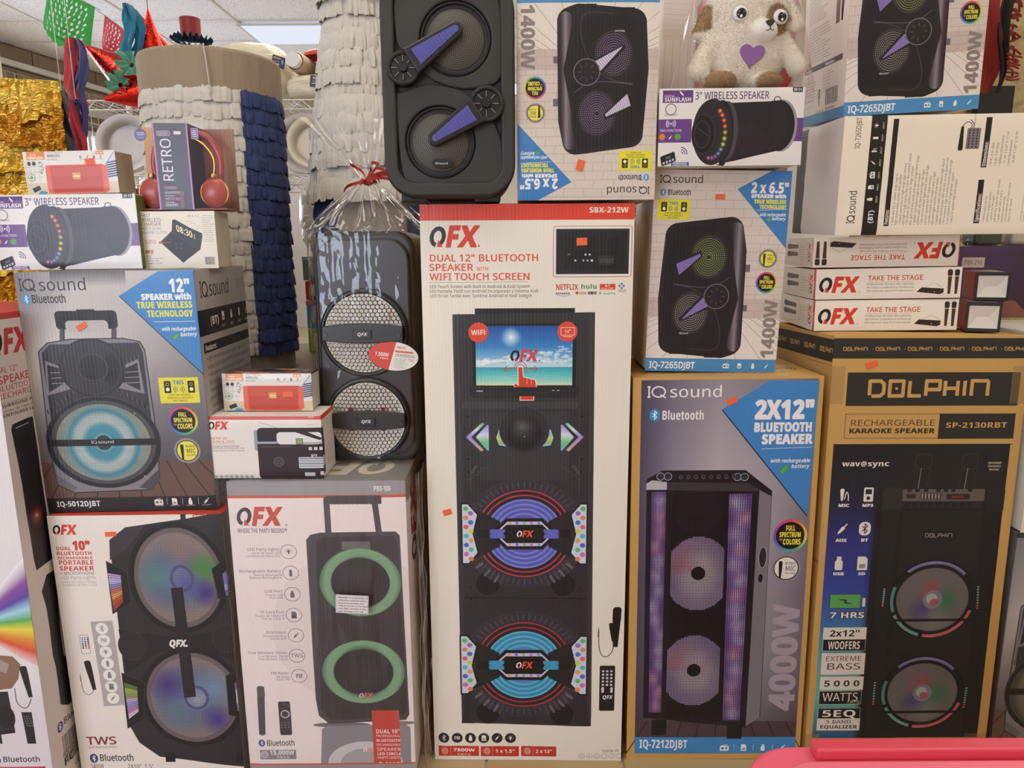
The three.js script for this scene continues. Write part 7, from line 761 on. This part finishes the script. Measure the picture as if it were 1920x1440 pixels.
// ---------------------------------------------------------------- pink storage chest in the foreground
{
  const pink = mat('#f0647e', 0.35), pink2 = mat('#e0485a', 0.35), t = thing('storage_chest', 'pink plastic chest with a raised rounded rim, cut off by the lower right picture edge', 'chest', [0.70, 0, -0.5]);
  const ring = (w, d, r, inset) => { const s = rrect(w, d, r); s.holes.push(rrect(w - inset * 2, d - inset * 2, max(0.004, r - inset))); return s; };
  part('shell', extrude(ring(0.82, 0.46, 0.05, 0.012), 0.5, 0.003).rotateX(-PI / 2), pink2, t, [0, 0.003, 0]); part('bottom', extrude(rrect(0.8, 0.44, 0.04), 0.01).rotateX(-PI / 2), pink2, t, [0, 0.004, 0]);
  part('rim', extrude(ring(0.86, 0.5, 0.06, 0.03), 0.02, 0.008, { bevelSegments: 4 }).rotateX(-PI / 2), pink, t, [0, 0.508, 0]); part('inner_lip', extrude(ring(0.8, 0.44, 0.045, 0.02), 0.012, 0.003).rotateX(-PI / 2), mat('#f4788c', 0.35), t, [0, 0.527, 0]); part('rear_flange', box(0.74, 0.022, 0.022, 0.004, 0.02, 0.541, -0.238), pink2, t);
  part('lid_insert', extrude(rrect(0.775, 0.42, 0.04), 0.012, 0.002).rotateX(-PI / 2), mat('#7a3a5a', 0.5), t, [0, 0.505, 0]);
}
// ---------------------------------------------------------------- pinatas, shelves and decorations behind the stacks
const paper = (c, o = {}) => mat(c, 0.85, { side: THREE.DoubleSide, bumpMap: rep(T_soft, 6, 1), bumpScale: 0.002, ...o });
const foil = (c, rough = 0.22, o = {}) => mat(c, rough, { metalness: 1, side: THREE.DoubleSide, bumpMap: rep(T_crumple, 2, 2), bumpScale: 0.006, ...o });
const M_crepeW = paper('#cfc9be'), M_crepeB = paper('#34426f'), M_card = paper('#a0948a');
// one row of fringed crepe round a column: pleated, flared at its lower edge and snipped into tabs
function ruffle(R, y, h, a0, a1, sd, flare = 0.012) {
  const n = Math.ceil((a1 - a0) / 0.035), tab = 0.13;
  return sheet(n * 2, 5, (u, v) => { const a = lerp(a0, a1, u), k = floor((a + nz(sd, 1) * 2) / tab), fr = (a + nz(sd, 1) * 2) / tab - k, s = 1 - v, edge = abs(fr - 0.5) > 0.45 ? 1 : 0; const lift = flare * (0.35 * sin(s * 3) + s * (0.75 + 0.8 * nz(k * 1.7, sd * 3.1, 0.5) + 0.35 * nz(a * 14, sd, s))) + 0.0016 * nz(a * 40, y * 60, sd); const drop = h * s * (1 + 0.13 * nz(k * 2.3, sd * 1.9, 2) - edge * 0.12 * s); const r = R + 0.002 + max(-0.002, lift) - edge * s * 0.003; return [r * sin(a), y - drop + 0.004 * nz(a * 3, sd, 7), r * cos(a)]; });
}
{ // the tall drum in white and blue
  const t = thing('drum_pinata', 'tall round pinata with a taupe paper band above white and navy blue crepe ruffles', 'pinata', [-0.786, 0.8015, -1.985]), R = 0.168, H = 0.808;
  part('core', new THREE.CylinderGeometry(R, R, H - 0.1, 64, 1).translate(0, (H - 0.1) / 2, 0), mat('#8d877c', 0.9), t);
  part('paper_band', new THREE.LatheGeometry([[R + 0.004, H - 0.1], [R + 0.007, H - 0.095], [R + 0.008, H - 0.01], [R + 0.005, H - 0.001], [R - 0.01, H], [0.001, H]].map((p) => new THREE.Vector2(...p)), 72), mat('#9c8a74', 0.8, { bumpMap: rep(T_soft, 12, 1), bumpScale: 0.003 }), t);
  part('string', tube([[0.05, H + 0.003, R - 0.01], [0.055, H, R + 0.004], [0.06, H - 0.05, R + 0.006], [0.064, H - 0.11, R + 0.007]], 0.0018, 20, 6), M_crepeW, t);
  for (let i = 0; i < 18; i++) { const y = H - 0.078 - i * 0.037; part('white_ruffle', ruffle(R, y, 0.05, -2.2, 0.76 + 0.03 * nz(i, 3), i + 1, 0.009), M_crepeW, t); part('blue_ruffle', ruffle(R, y - 0.004, 0.051, 0.74, 2.6, i + 40, 0.01), M_crepeB, t); }
}
{ // white column above a taupe drum
  const t = thing('column_pinata', 'narrow white crepe column pinata on a taupe and blue drum, behind the bagged speaker', 'pinata', [-0.395, 0.8015, -2.03]);
  const rad = (y) => y > 0.95 ? 0.098 : lerp(0.155, 0.1, clamp((y - 0.48) / 0.42) ** 0.8);
  part('drum', new THREE.CylinderGeometry(0.14, 0.14, 0.47, 48).translate(0, 0.235, 0), mat('#a89e94', 0.8), t); part('core', new THREE.CylinderGeometry(0.085, 0.12, 0.7, 40).translate(0, 0.82, 0), mat('#b8b2a6', 0.9), t);
  for (let i = 0; i < 17; i++) { const y = 1.17 - i * 0.0415; part('white_ruffle', ruffle(rad(y) + 0.012 * nz(i * 0.7, 3), y, 0.058, -2.6, 2.6, i + 80, 0.014), M_crepeW, t); }
  for (let i = 0; i < 11; i++) { const y = 0.455 - i * 0.038; part('blue_ruffle', ruffle(0.139, y, 0.05, -2.2, -0.42, i + 120, 0.01), M_crepeB, t); part('blue_ruffle', ruffle(0.139, y, 0.05, 0.98, 2.2, i + 140, 0.01), M_crepeB, t); }
}
// gold foil pinata at the left edge
{
  const t = thing('gold_foil_pinata', 'large gold foil fringe pinata hanging at the left picture edge', 'pinata', [-1.395, 0.86, -1.86], [0, 0.3, 0]), M_gold = foil('#ecca62', 0.28, { flatShading: true }), M_gold2 = foil('#cf9a3c', 0.28, { flatShading: true });
  part('board', box(0.62, 0.70, 0.02, 0.004, -0.08, 0.35, -0.035), mat('#e0d8c8', 0.8), t); part('stem_board', box(0.21, 0.14, 0.06, 0.004, -0.005, 0.76, -0.06), mat('#e0d8c8', 0.8), t); part('white_cap', box(0.2, 0.025, 0.066, 0.004, -0.005, 0.84, -0.06), mat('#e8e4dc', 0.8), t);
  for (let i = 0; i < 11; i++) { const y = 0.7 - i * 0.066, sd = i + 3; part('foil_fringe', sheet(70, 9, (u, v) => { const k = floor(u * 26 + 0.3 * i), s = 1 - v; return [-0.39 + u * 0.635 + 0.006 * nz(u * 40, v * 3, sd), y - s * 0.098 * (1 + 0.3 * nz(k * 3.1, sd, 1)), -0.018 + s * (0.012 + 0.02 * nz(k * 2.7, sd, 4)) + 0.014 * nz(u * 34, v * 5, sd) + 0.005 * nz(u * 90, v * 14, sd)]; }), i % 3 === 1 ? M_gold2 : M_gold, t); }
  for (let i = 0; i < 5; i++) { const y = 0.83 - i * 0.04; part('foil_fringe', sheet(26, 8, (u, v) => [-0.11 + u * 0.212, y - (1 - v) * 0.07 * (1 + 0.2 * nz(floor(u * 9) * 3, i, 1)), -0.018 + (1 - v) * 0.012 + 0.012 * nz(u * 22, v * 5, i)]), M_gold, t); }
  part('hanging_cord', rod([0, 0.85, -0.06], [0, CEILING - 0.86, -0.06], 0.0015, 5), M_white, t);
}
// star pinata: foil cones with tissue tassels
const M_redfoil = foil('#d8322a', 0.24, { bumpScale: 0.0015 }), tissue = (c) => mat(c, 0.9, { side: THREE.DoubleSide, transmission: 0.25, thickness: 0 });
function cone(t, base, tip, r, m) { const A = V3(...base), B = V3(...tip), d = B.clone().sub(A), g = new THREE.ConeGeometry(r, d.length(), 40, 6, true).translate(0, d.length() / 2, 0).applyQuaternion(new THREE.Quaternion().setFromUnitVectors(V3(0, 1, 0), d.normalize())); const c = part('foil_cone', g, m, t, base); return c; }
function tassel(t, at, len, w, cols, sd) { seed(sd); cols.forEach((c, i) => { const dx = (i - (cols.length - 1) / 2) * w * 0.5, tw = rnd(6); part('tissue_tassel', sheet(8, 22, (u, v) => { const s = 1 - v, top = s < 0.12 ? s / 0.12 : 1; return [at[0] + dx * top + (u - 0.5) * w * (0.35 + 0.65 * top) + 0.012 * sin(s * 5 + tw) + 0.01 * nz(u * 3 + i, s * 4, sd), at[1] + 0.012 * sin(min(1, s * 8) * PI) - s * len * (1 + 0.12 * nz(u * 5, i, 3)), at[2] + 0.012 * sin(u * 9 + i) + 0.02 * (i % 2) + 0.02 * nz(u * 4, s * 3, sd + i)]; }), tissue(c), t); }); }
{
  const t = thing('star_pinata', 'red foil star pinata with long cones and tissue paper tassels, hanging over the wire shelf', 'pinata', [-1.53, 1.97, -2.65]);
  const L = (p) => [p[0] + 1.53, p[1] - 1.97, p[2] + 2.65];
  part('core', new THREE.SphereGeometry(0.045, 32, 20), M_redfoil, t, L([-1.275,1.761,-2.68]));
  cone(t, L([-1.299,1.708,-2.6]), L([-1.462,1.826,-2.6]), 0.075, M_redfoil); cone(t, L([-1.252,1.774,-2.66]), L([-1.255,1.958,-2.66]), 0.055, M_redfoil); cone(t, L([-1.214,1.783,-2.7]), L([-1.329,1.973,-2.72]), 0.05, M_redfoil); cone(t, L([-1.233,1.654,-2.55]), L([-1.335,1.614,-2.45]), 0.06, M_redfoil);
  tassel(t, L([-1.475,1.830,-2.58]), 0.22, 0.028, ['#7a5a9a', '#d8585e', '#e06a68', '#5a62a0'], 4); tassel(t, L([-1.301,1.946,-2.62]), 0.19, 0.034, ['#2f86a8', '#3a94b4', '#2a7a9c'], 7);
  for (const [p, n] of [[L([-1.293,1.669,-2.5]), 0], [L([-1.260,1.737,-2.52]), 1]]) part('tissue_flower', sheet(40, 6, (u, v) => { const a = u * PI * 2, r = 0.008 + 0.03 * v * (1 + 0.25 * sin(a * 6 + n)), z = 0.02 * sin(a * 9) * v + 0.02 * v; return [p[0] + r * cos(a), p[1] + r * sin(a), p[2] + z]; }), tissue('#6ab8a0'), t);
  part('hanging_cord', rod(L([-1.255,1.954,-2.66]), [L([-1.255,1.954,-2.66])[0], CEILING - 1.97, -0.01], 0.0012, 5), mat('#3a3a3a', 0.7), t);
}
tag(struct2('red_rose', [-1.5, 1.752, -3.06]), 'red foil flower on the top of the wire shelf beside the drum pinata', 'flower');
function L0(p) { return p; }
function struct2(name, p) { const t = new THREE.Group(); t.name = numbered(name); t.position.set(...p); scene.add(t); for (let k = 0; k < 3; k++) part('petal_ring', sheet(48, 5, (u, v) => { const a = u * PI * 2, r = (0.01 + 0.024 * v) * (1 - k * 0.28) * (1 + 0.16 * sin(a * 5 + k)); return [r * cos(a), r * sin(a) * 0.8, 0.006 * k + 0.012 * v + 0.004 * sin(a * 8)]; }), foil('#b8202c', 0.25), t); return t; }
// cut paper banners
function banner(name, label, pts, colour, sd, holes) {
  const t = thing(name, label, 'banner', pts[0]), O = V3(...pts[0]), ux = V3(...pts[1]).sub(O), uy = V3(...pts[2]).sub(O), W = ux.length(), H = uy.length(), s = new THREE.Shape();
  s.moveTo(0, 0); s.lineTo(W, 0); s.lineTo(W, -H * 0.8); for (let i = 14; i >= 0; i--) { const u = i / 14; s.lineTo(u * W + W * 0.02, -H * (0.8 + 0.2 * sin(u * PI)) - (i % 2) * 0.008); } s.closePath(); seed(sd);
  for (let j = 0; j < holes[1]; j++) for (let i = 0; i < holes[0]; i++) { const cx = W * (0.09 + 0.82 * (i + 0.5 + (j % 2) * 0.25) / (holes[0] + 0.3)), cy = -H * (0.07 + 0.8 * (j + 0.5) / holes[1]), a = (i < holes[0] / 2 ? 1 : -1) * (0.5 + 0.4 * j / holes[1]) + rnd(-0.35, 0.35), rw = W * rnd(0.13, 0.26) / holes[0], rh = H * rnd(0.34, 0.5) / holes[1], p = new THREE.Path(); for (let k = 0; k < 6; k++) { const q = k / 6 * PI * 2, x = cos(q) * rw * 0.75, y = sin(q) * rh; const X = cx + x * cos(a) - y * sin(a), Y = cy + x * sin(a) + y * cos(a); k ? p.lineTo(X, Y) : p.moveTo(X, Y); } p.closePath(); s.holes.push(p); }
  const g = new THREE.ExtrudeGeometry(s, { depth: 0.001, bevelEnabled: false, curveSegments: 6 }), ps = g.attributes.position; for (let i = 0; i < ps.count; i++) ps.setZ(i, ps.getZ(i) + 0.02 * sin(ps.getX(i) / W * 4) * (-ps.getY(i) / H)); g.computeVertexNormals();
  part('cut_sheet', g, paper(colour, { bumpScale: 0 }), t, [0, 0, 0], [0, -atan2(ux.z, ux.x), atan2(ux.y, hypot(ux.x, ux.z))]); part('string', rod([-0.06, 0.04, 0.02], [ux.x + 0.02, ux.y - 0.01, ux.z], 0.0012, 5), mat('#2a6a3a', 0.7), t); return t;
}
banner('paper_banner', 'green cut paper banner hanging below the ceiling at the upper left', [[-1.849,2.186,-3.1], [-1.621,2.066,-3], [-1.865,1.994,-3.1]], '#2f9a3e', 5, [8, 8]);
banner('paper_banner', 'small red cut paper banner hanging behind the turquoise tissue tassel', [[-1.796,2.161,-3.4], [-1.669,2.070,-3.3], [-1.804,2.029,-3.4]], '#c83a48', 6, [5, 7]);
// chrome wire shelf with bags of plates and cups
{
  const x0 = -1.74, x1 = -0.3, z0 = -3.0, z1 = -3.42, t = thing('wire_shelf', 'chrome wire shelf unit holding bags of white plates and cups behind the pinatas', 'shelf', [0, 0, 0]);
  for (const [x, z] of [[x0, z0], [x1, z0], [x0, z1], [x1, z1]]) { const p = part('post', new THREE.CylinderGeometry(0.0125, 0.0125, 1.78, 14).translate(0, 0.892, 0), mat('#d0cbb8', 0.3, { metalness: 0.7 }), t, [x, 0, z]); for (const y of [0.5, 1.43, 1.72]) part('collar', new THREE.CylinderGeometry(0.017, 0.015, 0.03, 14), M_black2, p, [0, y - 0.03, 0]); }
  for (const y of [0.5, 1.43, 1.72]) {
    for (const z of [z0, z1]) { part('rail', merge([rod([x0, y, z], [x1, y, z], 0.004, 6), rod([x0, y - 0.035, z], [x1, y - 0.035, z], 0.0035, 6)]), M_chrome, t); const zig = []; for (let i = 0; i < 36; i++) zig.push([x0 + (x1 - x0) * i / 35, y - (i % 2) * 0.035, z]); const list = []; for (let i = 0; i < 35; i++) list.push(rod(zig[i], zig[i + 1], 0.0022, 5)); part('truss_wire', merge(list), M_chrome, t); }
    const deck = []; for (let i = 0; i <= 44; i++) deck.push(rod([lerp(x0, x1, i / 44), y + 0.001, z0], [lerp(x0, x1, i / 44), y + 0.001, z1], 0.002, 5)); part('deck_wires', merge(deck), M_chrome, t);
  }
}
const M_foam = mat('#efe9da', 0.55), M_foamW = mat('#eeecea', 0.5);
const plateGeo = (r, n) => { const pts = []; for (let i = 0; i < n; i++) { const z = i * 0.007; pts.push(new THREE.Vector2(r * 0.72, z), new THREE.Vector2(r, z + 0.012), new THREE.Vector2(r, z + 0.0145)); } pts.unshift(new THREE.Vector2(0.001, 0)); return new THREE.LatheGeometry(pts, 56).rotateX(PI / 2); };
single('plate_stack', plateGeo(0.125, 6), M_foam, 'cream foam plates standing on the wire shelf behind the white ones', 'plates', [-1.60, 1.566, -3.2], [-0.12, 0, 0], 'plate stacks on the wire shelf');
single('plate_stack', plateGeo(0.115, 6), M_foamW, 'white foam plates leaning above the orange speaker box at the left', 'plates', [-1.57, 1.555, -3.06], [-0.16, 0.1, 0], 'plate stacks on the wire shelf');
single('plate_stack', plateGeo(0.125, 8), M_foamW, 'white foam plates standing between the drum and the column pinata', 'plates', [-0.88, 1.566, -3.2], [-0.15, 0.25, 0], 'plate stacks on the wire shelf');
single('plate_stack', plateGeo(0.115, 5), M_foam, 'tilted cream foam plates between the drum and the column pinata', 'plates', [-0.80, 1.552, -3.06], [-0.3, 0.2, 0.3], 'plate stacks on the wire shelf');
function plateBag(label, c, r, lab, print) {
  const t = thing('plate_bag', label, 'bag', c); const g = new THREE.SphereGeometry(1, 48, 30), p = g.attributes.position; for (let i = 0; i < p.count; i++) { const v = V3().fromBufferAttribute(p, i), k = 3.2, q = (abs(v.x) ** k + abs(v.y) ** k + abs(v.z) ** k) ** (-1 / k), n = 1 + 0.03 * nz(v.x * 4, v.y * 4, v.z * 4) + 0.012 * nz(v.x * 15, v.y * 15, v.z * 15); p.setXYZ(i, v.x * q * r[0] * n, v.y * q * r[1] * n, v.z * q * r[2] * n); } g.computeVertexNormals(); part('bag_body', g, mat('#e6dfc6', 0.25, { clearcoat: 0.6, clearcoatRoughness: 0.2, bumpMap: rep(T_crumple, 3, 3), bumpScale: 0.004 }), t);
  const q = new Print(120, 44, 4, '#2a2c46'); q.T('HEAVY DUTY', 10, 14, 9, { b: 1, c: '#e8d8d0', w: 66 }).T('Foam Plates', 10, 25, 7, { c: '#d8d4e8', w: 60 }).R(8, 29, 74, 32, '#e8e4f0').R(78, 4, 112, 40, '#3f5a94').T('12', 95, 26, 14, { a: 'c', b: 1, c: '#e8e4f0' }); part('label_patch', new THREE.PlaneGeometry(...lab.slice(3)), mat('#fff', 0.35, { map: q.tex() }), t, lab.slice(0, 3), print); return t;
}
plateBag('tall bulging bag of cream foam plates on the wire shelf, right behind the drum pinata', [-1.085, 1.851, -3.2], [0.165, 0.122, 0.15], [0.145, 0.03, 0.126, 0.05, 0.045], [0, 0.5, -0.2]);
plateBag('low bag of foam plates with a dark blue label, beside the white column', [-0.76, 1.782, -3.17], [0.165, 0.054, 0.15], [0.02, 0.005, 0.158, 0.12, 0.043], [0, 0, -0.12]);
for (const [i, x, y] of [[0, -0.868, 1.88], [1, -0.742, 1.88]]) { const t = thing('cup_stack', i ? 'right one of two lying stacks of white foam cups on the labelled plate bag' : 'left one of two lying stacks of white foam cups on the labelled plate bag', 'cups', [x, y, -3.06], [0, i ? 0.12 : -0.1, 0], 'cup stacks'); part('cup_base', new THREE.CylinderGeometry(0.029, 0.03, 0.03, 32).rotateX(PI / 2), M_foamW, t, [0, 0, 0.015]); part('cup_sleeve', new THREE.LatheGeometry(Array.from({ length: 24 }, (_, k) => new THREE.Vector2(0.034 + 0.004 * (k % 2) + 0.0002 * k, k * 0.009)), 32).rotateX(-PI / 2), mat('#c9b49c', 0.5), t); }
single('cup_bag_top', new THREE.SphereGeometry(0.075, 32, 16, 0, PI * 2, 0, PI / 2).scale(1, 0.45, 0.9), mat('#c8463c', 0.3), 'red top of the bag above the two cup stacks on the wire shelf', 'bag', [-0.80, 1.925, -3.2]);
// small red can with a dark foil ruffle, seen over the drum
{ const t = thing('gift_topper', 'red cylinder with a dark blue foil ruffle above the taupe drum', 'decoration', [-1.288,2.013,-3.08]); part('red_tube', new THREE.CylinderGeometry(0.031, 0.029, 0.062, 36), mat('#8f2320', 0.4), t, [0, 0.012, 0]); part('foil_ruffle', sheet(80, 4, (u, v) => { const a = u * PI * 2, r = 0.03 + 0.028 * v * (1 + 0.2 * sin(a * 17)); return [r * sin(a), -0.03 + 0.014 * v + 0.008 * sin(a * 21) * v, r * cos(a)]; }), foil('#2f4a66', 0.3), t); part('base', new THREE.CylinderGeometry(0.04, 0.05, 0.16, 36), mat('#7a2a28', 0.5), t, [0, -0.124, 0]); t.scale.setScalar(1.3); t.position.y = 1.726 + 0.204 * 1.3; }
// dark foil and striped tassels hung on the wire grid
{ const t = thing('foil_garland', 'narrow black foil garland hanging right beside the gold foil pinata', 'garland', [-1.373,1.510,-2.3]); part('foil_strip', sheet(12, 30, (u, v) => [(u - 0.5) * 0.027 * (0.5 + sin(v * 3)), (v - 0.5) * 0.2, 0.012 * sin(u * 9 + v * 9)]), mat('#20232c', 0.35, { side: THREE.DoubleSide }), t); part('cord', rod([0, 0.09, 0], [0, CEILING - t.position.y, 0], 0.001, 5), M_white, t); }
{ const t = thing('tissue_garland', 'red and violet tissue garland hanging left of the white plates', 'garland', [-1.448,1.603,-2.5]); tassel(t, [0, 0.02, 0], 0.26, 0.022, ['#5a5aa0', '#c83a4a', '#4a4a90'], 9); part('tie', new THREE.TorusGeometry(0.014, 0.004, 8, 20).rotateX(PI / 2), mat('#3a3a6a', 0.6), t, [0, 0.012, 0]); part('cord', rod([0, 0.01, 0], [0, CEILING - t.position.y, 0], 0.001, 5), M_white, t); }
// small goods piled between the drum and the bagged speaker
const goods = (name, label, cat, c, w, h, d, o = {}) => { const t = thing(name, label, cat, [c[0], c[1], c[2]], [0, o.turn ?? 0, 0]); part('carton_body', box(w, h, d, 0.003, 0, h / 2, 0), mat(o.color, o.rough ?? 0.5), t); if (o.win) part('window', box(w * 0.7, h * 0.6, 0.003, 0.001, 0, h * 0.52, d / 2), mat(o.win, 0.3), t); if (o.lid) part('lid', box(w + 0.003, h * 0.16, d + 0.003, 0.002, 0, h * 0.92, 0), mat(o.lid, 0.5), t); return t; };
goods('toy_box', 'small lime green toy box low beside the drum pinata', 'box', [-0.60, 0.8015, -2.34], 0.12, 0.075, 0.1, { color: '#8ab83c', win: '#cfe08a' });
goods('toy_box', 'small pale blue and pink toy box stacked on the lime green one', 'box', [-0.60, 0.878, -2.34], 0.12, 0.09, 0.1, { color: '#4a90b8', win: '#d8a898', lid: '#c86a7a' });
goods('toy_box', 'small red toy box below the grey-green one, beside the drum pinata', 'box', [-0.60, 0.97, -2.34], 0.12, 0.06, 0.1, { color: '#b0342e', win: '#d8c8b8' });
goods('toy_box', 'grey-green box beside the drum pinata, under the white bag', 'box', [-0.60, 1.032, -2.34], 0.13, 0.075, 0.1, { color: '#6d7a74', win: '#9ab0a8', lid: '#8fa4b4' });
single('poly_bag', (() => { const g = new THREE.SphereGeometry(1, 40, 28), p = g.attributes.position; for (let i = 0; i < p.count; i++) { const v = V3().fromBufferAttribute(p, i), n = 1 + 0.1 * nz(v.x * 4, v.y * 4, v.z * 4) + 0.07 * abs(nz(v.x * 10, v.y * 10, v.z * 10)), q = (abs(v.x) ** 3 + abs(v.y) ** 3 + abs(v.z) ** 3) ** (-1 / 3); p.setXYZ(i, v.x * q * 0.07 * n, v.y * q * 0.115 * n, v.z * q * 0.06 * n); } g.computeVertexNormals(); return g; })(), mat('#d9d5c8', 0.25, { bumpMap: rep(T_crumple, 2, 2), bumpScale: 0.006, clearcoat: 0.5 }), 'crinkled white plastic bag between the drum and the column pinata', 'bag', [-0.6, 1.232, -2.34]);
// chrome shelf seen through the gap right of the white carton
{
  const t = thing('chrome_shelf', 'chrome shelf with a round post seen through the gap beside the tall white carton', 'shelf', [0, 0, 0]);
  for (const [x, z] of [[0.327, -1.78], [0.327, -2.2], [0.19, -2.2]]) part('post', new THREE.CylinderGeometry(0.0085, 0.0085, 1.35, 16).translate(0, 0.677, 0), M_chrome, t, [x, 0, z]);
  for (const y of [0.30, 0.845, 0.972, 1.22]) { part('shelf_board', box(0.24, 0.008, 0.42, 0.002, 0.3, y, -2.02), mat('#b5a98e', 0.25, { metalness: 0.9 }), t); part('front_rail', merge([rod([0.18, y + 0.006, -1.8], [0.42, y + 0.006, -1.8], 0.004, 8), rod([0.18, y - 0.012, -1.8], [0.42, y - 0.012, -1.8], 0.004, 8)]), M_chrome, t); }
}
goods('gift_box', 'red gift box on the lower chrome shelf in the gap', 'box', [0.29, 0.85, -1.95], 0.12, 0.108, 0.1, { color: '#b3302a' });
goods('gift_box', 'black pleated box on the gold pack in the gap', 'box', [0.29, 1.052, -1.95], 0.12, 0.058, 0.1, { color: '#23232a' });
goods('gift_box', 'lavender box topmost on the chrome shelf in the gap', 'box', [0.29, 1.112, -1.95], 0.12, 0.085, 0.1, { color: '#a8a0b8', lid: '#8a6ab0' });
{ const t = thing('gold_pack', 'crinkled gold foil pack on the chrome shelf in the gap', 'pack', [0.29, 0.978, -1.95]); part('foil_skin', sheet(40, 24, (u, v) => { const a = u * PI * 2; const r = 1 + 0.12 * nz(cos(a) * 5, sin(a) * 5, v * 5); return [0.055 * cos(a) * r, 0.001 + v * 0.068, 0.05 * sin(a) * r]; }), foil('#d8b060', 0.2, { flatShading: true }), t); part('top_cap', new THREE.CircleGeometry(0.05, 24).rotateX(-PI / 2), foil('#c8a050'), t, [0, 0.068, 0]); }
{ const t = thing('blue_foil_bow', 'shiny blue foil bow in front of the red gift box in the gap', 'bow', [0.268, 0.851, -1.86]); for (let i = 0; i < 7; i++) part('bow_loop', new THREE.TorusGeometry(0.014, 0.004, 6, 20).scale(1, 1.2, 2), foil('#2f5ab0', 0.2), t, [0.018 * cos(i * 0.9), 0.022 + 0.004 * (i % 2), 0.014 * sin(i * 0.9)], [i, i * 0.7, 0]); }
// things behind the plush puppy
{ const t = thing('gift_bag', 'pink paper gift bag with red hearts standing behind the plush puppy', 'bag', [0.475, 1.278, -1.605]), M_pink = mat('#d9959a', 0.5); part('paper_body', box(0.2, 0.36, 0.05, 0.003, 0.03, 0.18, -0.03), M_pink, t); const hs = new THREE.Shape(); hs.moveTo(0, -0.026); hs.bezierCurveTo(-0.03, -0.004, -0.03, 0.02, -0.012, 0.022); hs.bezierCurveTo(-0.004, 0.022, 0, 0.016, 0, 0.012); hs.bezierCurveTo(0, 0.016, 0.004, 0.022, 0.012, 0.022); hs.bezierCurveTo(0.03, 0.02, 0.03, -0.004, 0, -0.026); const hg = extrude(hs, 0.001); for (const [x, y] of [[0.105, 0.2], [0.06, 0.27], [0.1, 0.32], [-0.03, 0.31], [0.02, 0.22]]) part('red_heart', hg, mat('#b02030', 0.4), t, [x, y, -0.0045], [0, 0, 0.2]); }
{ const q = new Print(70, 420, 2, '#d8cfc6'); q.R(0, 0, 70, 130, '#cfc4bc'); for (let i = 0; i < 12; i++) q.L([0, i * 11, 70, i * 11 + 3], '#b4a69e', 0.8); for (let i = 0; i < 5; i++) q.L([10 + i * 16, 130, i * 18, 420], '#b0a59c', 0.8); const t = thing('slim_carton', 'slim pale wood-print carton left of the plush puppy, beside the upside-down carton', 'carton', [0.352, 1.2785, -1.60]); part('carton_body', box(0.07, 0.4, 0.09, 0.002, 0, 0.2, -0.045), M_whiteBoard, t); part('front_panel', panelGeo(0.069, 0.399, 0.0008, 4), boardMat(q.tex(), 0.07), t, [-0.0345, 0.0005, 0.0008]); }
// right background: fleece, scarf, black panel
{ const g = sheet(110, 110, (u, v) => [1.12 + u * 1.2, 0.3 + v * 1.75, -2.4 + 0.03 * sin(u * 9) + 0.022 * nz(u * 34, v * 46, 3) + 0.012 * nz(u * 90, v * 110, 5)], 0.004); single('fleece_blanket', g, mat('#b9a77c', 0.95, { bumpMap: rep(T_soft, 20, 26), bumpScale: 0.01, sheen: 0.5, sheenColor: new THREE.Color('#fff0d0') }), 'curly beige fleece blanket hanging in the upper right background', 'blanket'); }
{
  const p0 = [1.345,1.671,-2.1], t = thing('fringed_scarf', 'red and black folded scarf with a red fringe, right of the upper right carton', 'scarf', p0), red = paper('#8f2a22'), blk = paper('#22201f');
  part('red_fold', sheet(14, 30, (u, v) => [-0.11 + u * (0.115 + 0.02 * sin(v * 5)), (v - 0.5) * 0.24, 0.02 * sin(u * 5 + v * 3)], 0.006), red, t); part('black_border', sheet(8, 30, (u, v) => [0.002 + 0.007 * sin(v * 7) + u * 0.02, (v - 0.5) * 0.25, 0.012 + 0.012 * sin(u * 5 + v * 4)], 0.005), blk, t);
  seed(5); for (let i = 0; i < 34; i++) { const y = rnd(-0.1, 0.12), x = 0.021 + 0.007 * sin((y / 0.25 + 0.5) * 7); part('fringe_strand', tube([[x, y, 0.012], [x + 0.012, y - rnd(-0.006, 0.01), 0.018], [x + rnd(0.02, 0.04), y - rnd(-0.006, 0.02), rnd(0, 0.02)]], 0.0028, 8, 5), red, t); }
}
single('black_panel', box(0.11, 0.2, 0.03, 0.003), mat('#1c1b1a', 0.5), 'black board below the fringed scarf, behind the upper right carton', 'board', [1.508,1.514,-2.34]);
{ const t = thing('clear_sack', 'clear plastic sack with dark contents on the purple carton, far right', 'bag', [1.24, 1.1265, -1.755]); for (const [x, w, h, c] of [[-0.1, 0.07, 0.06, '#3a4a38'], [0, 0.09, 0.05, '#c8bfae'], [0.09, 0.08, 0.06, '#23302c']]) part('packet', box(w, h, 0.06, 0.012, x, h / 2, 0), mat(c, 0.3), t); part('film', sheet(60, 20, (u, v) => { const a = u * PI * 2, f = 1 + 0.1 * nz(cos(a) * 4, sin(a) * 4, v * 4); return [0.15 * cos(a) * f, 0.001 + v * 0.075, 0.05 * sin(a) * f]; }), M_film, t); }
scene.traverse((o) => { if (o.isMesh) o.castShadow = o.receiveShadow = true; });
renderer.render(scene, camera);
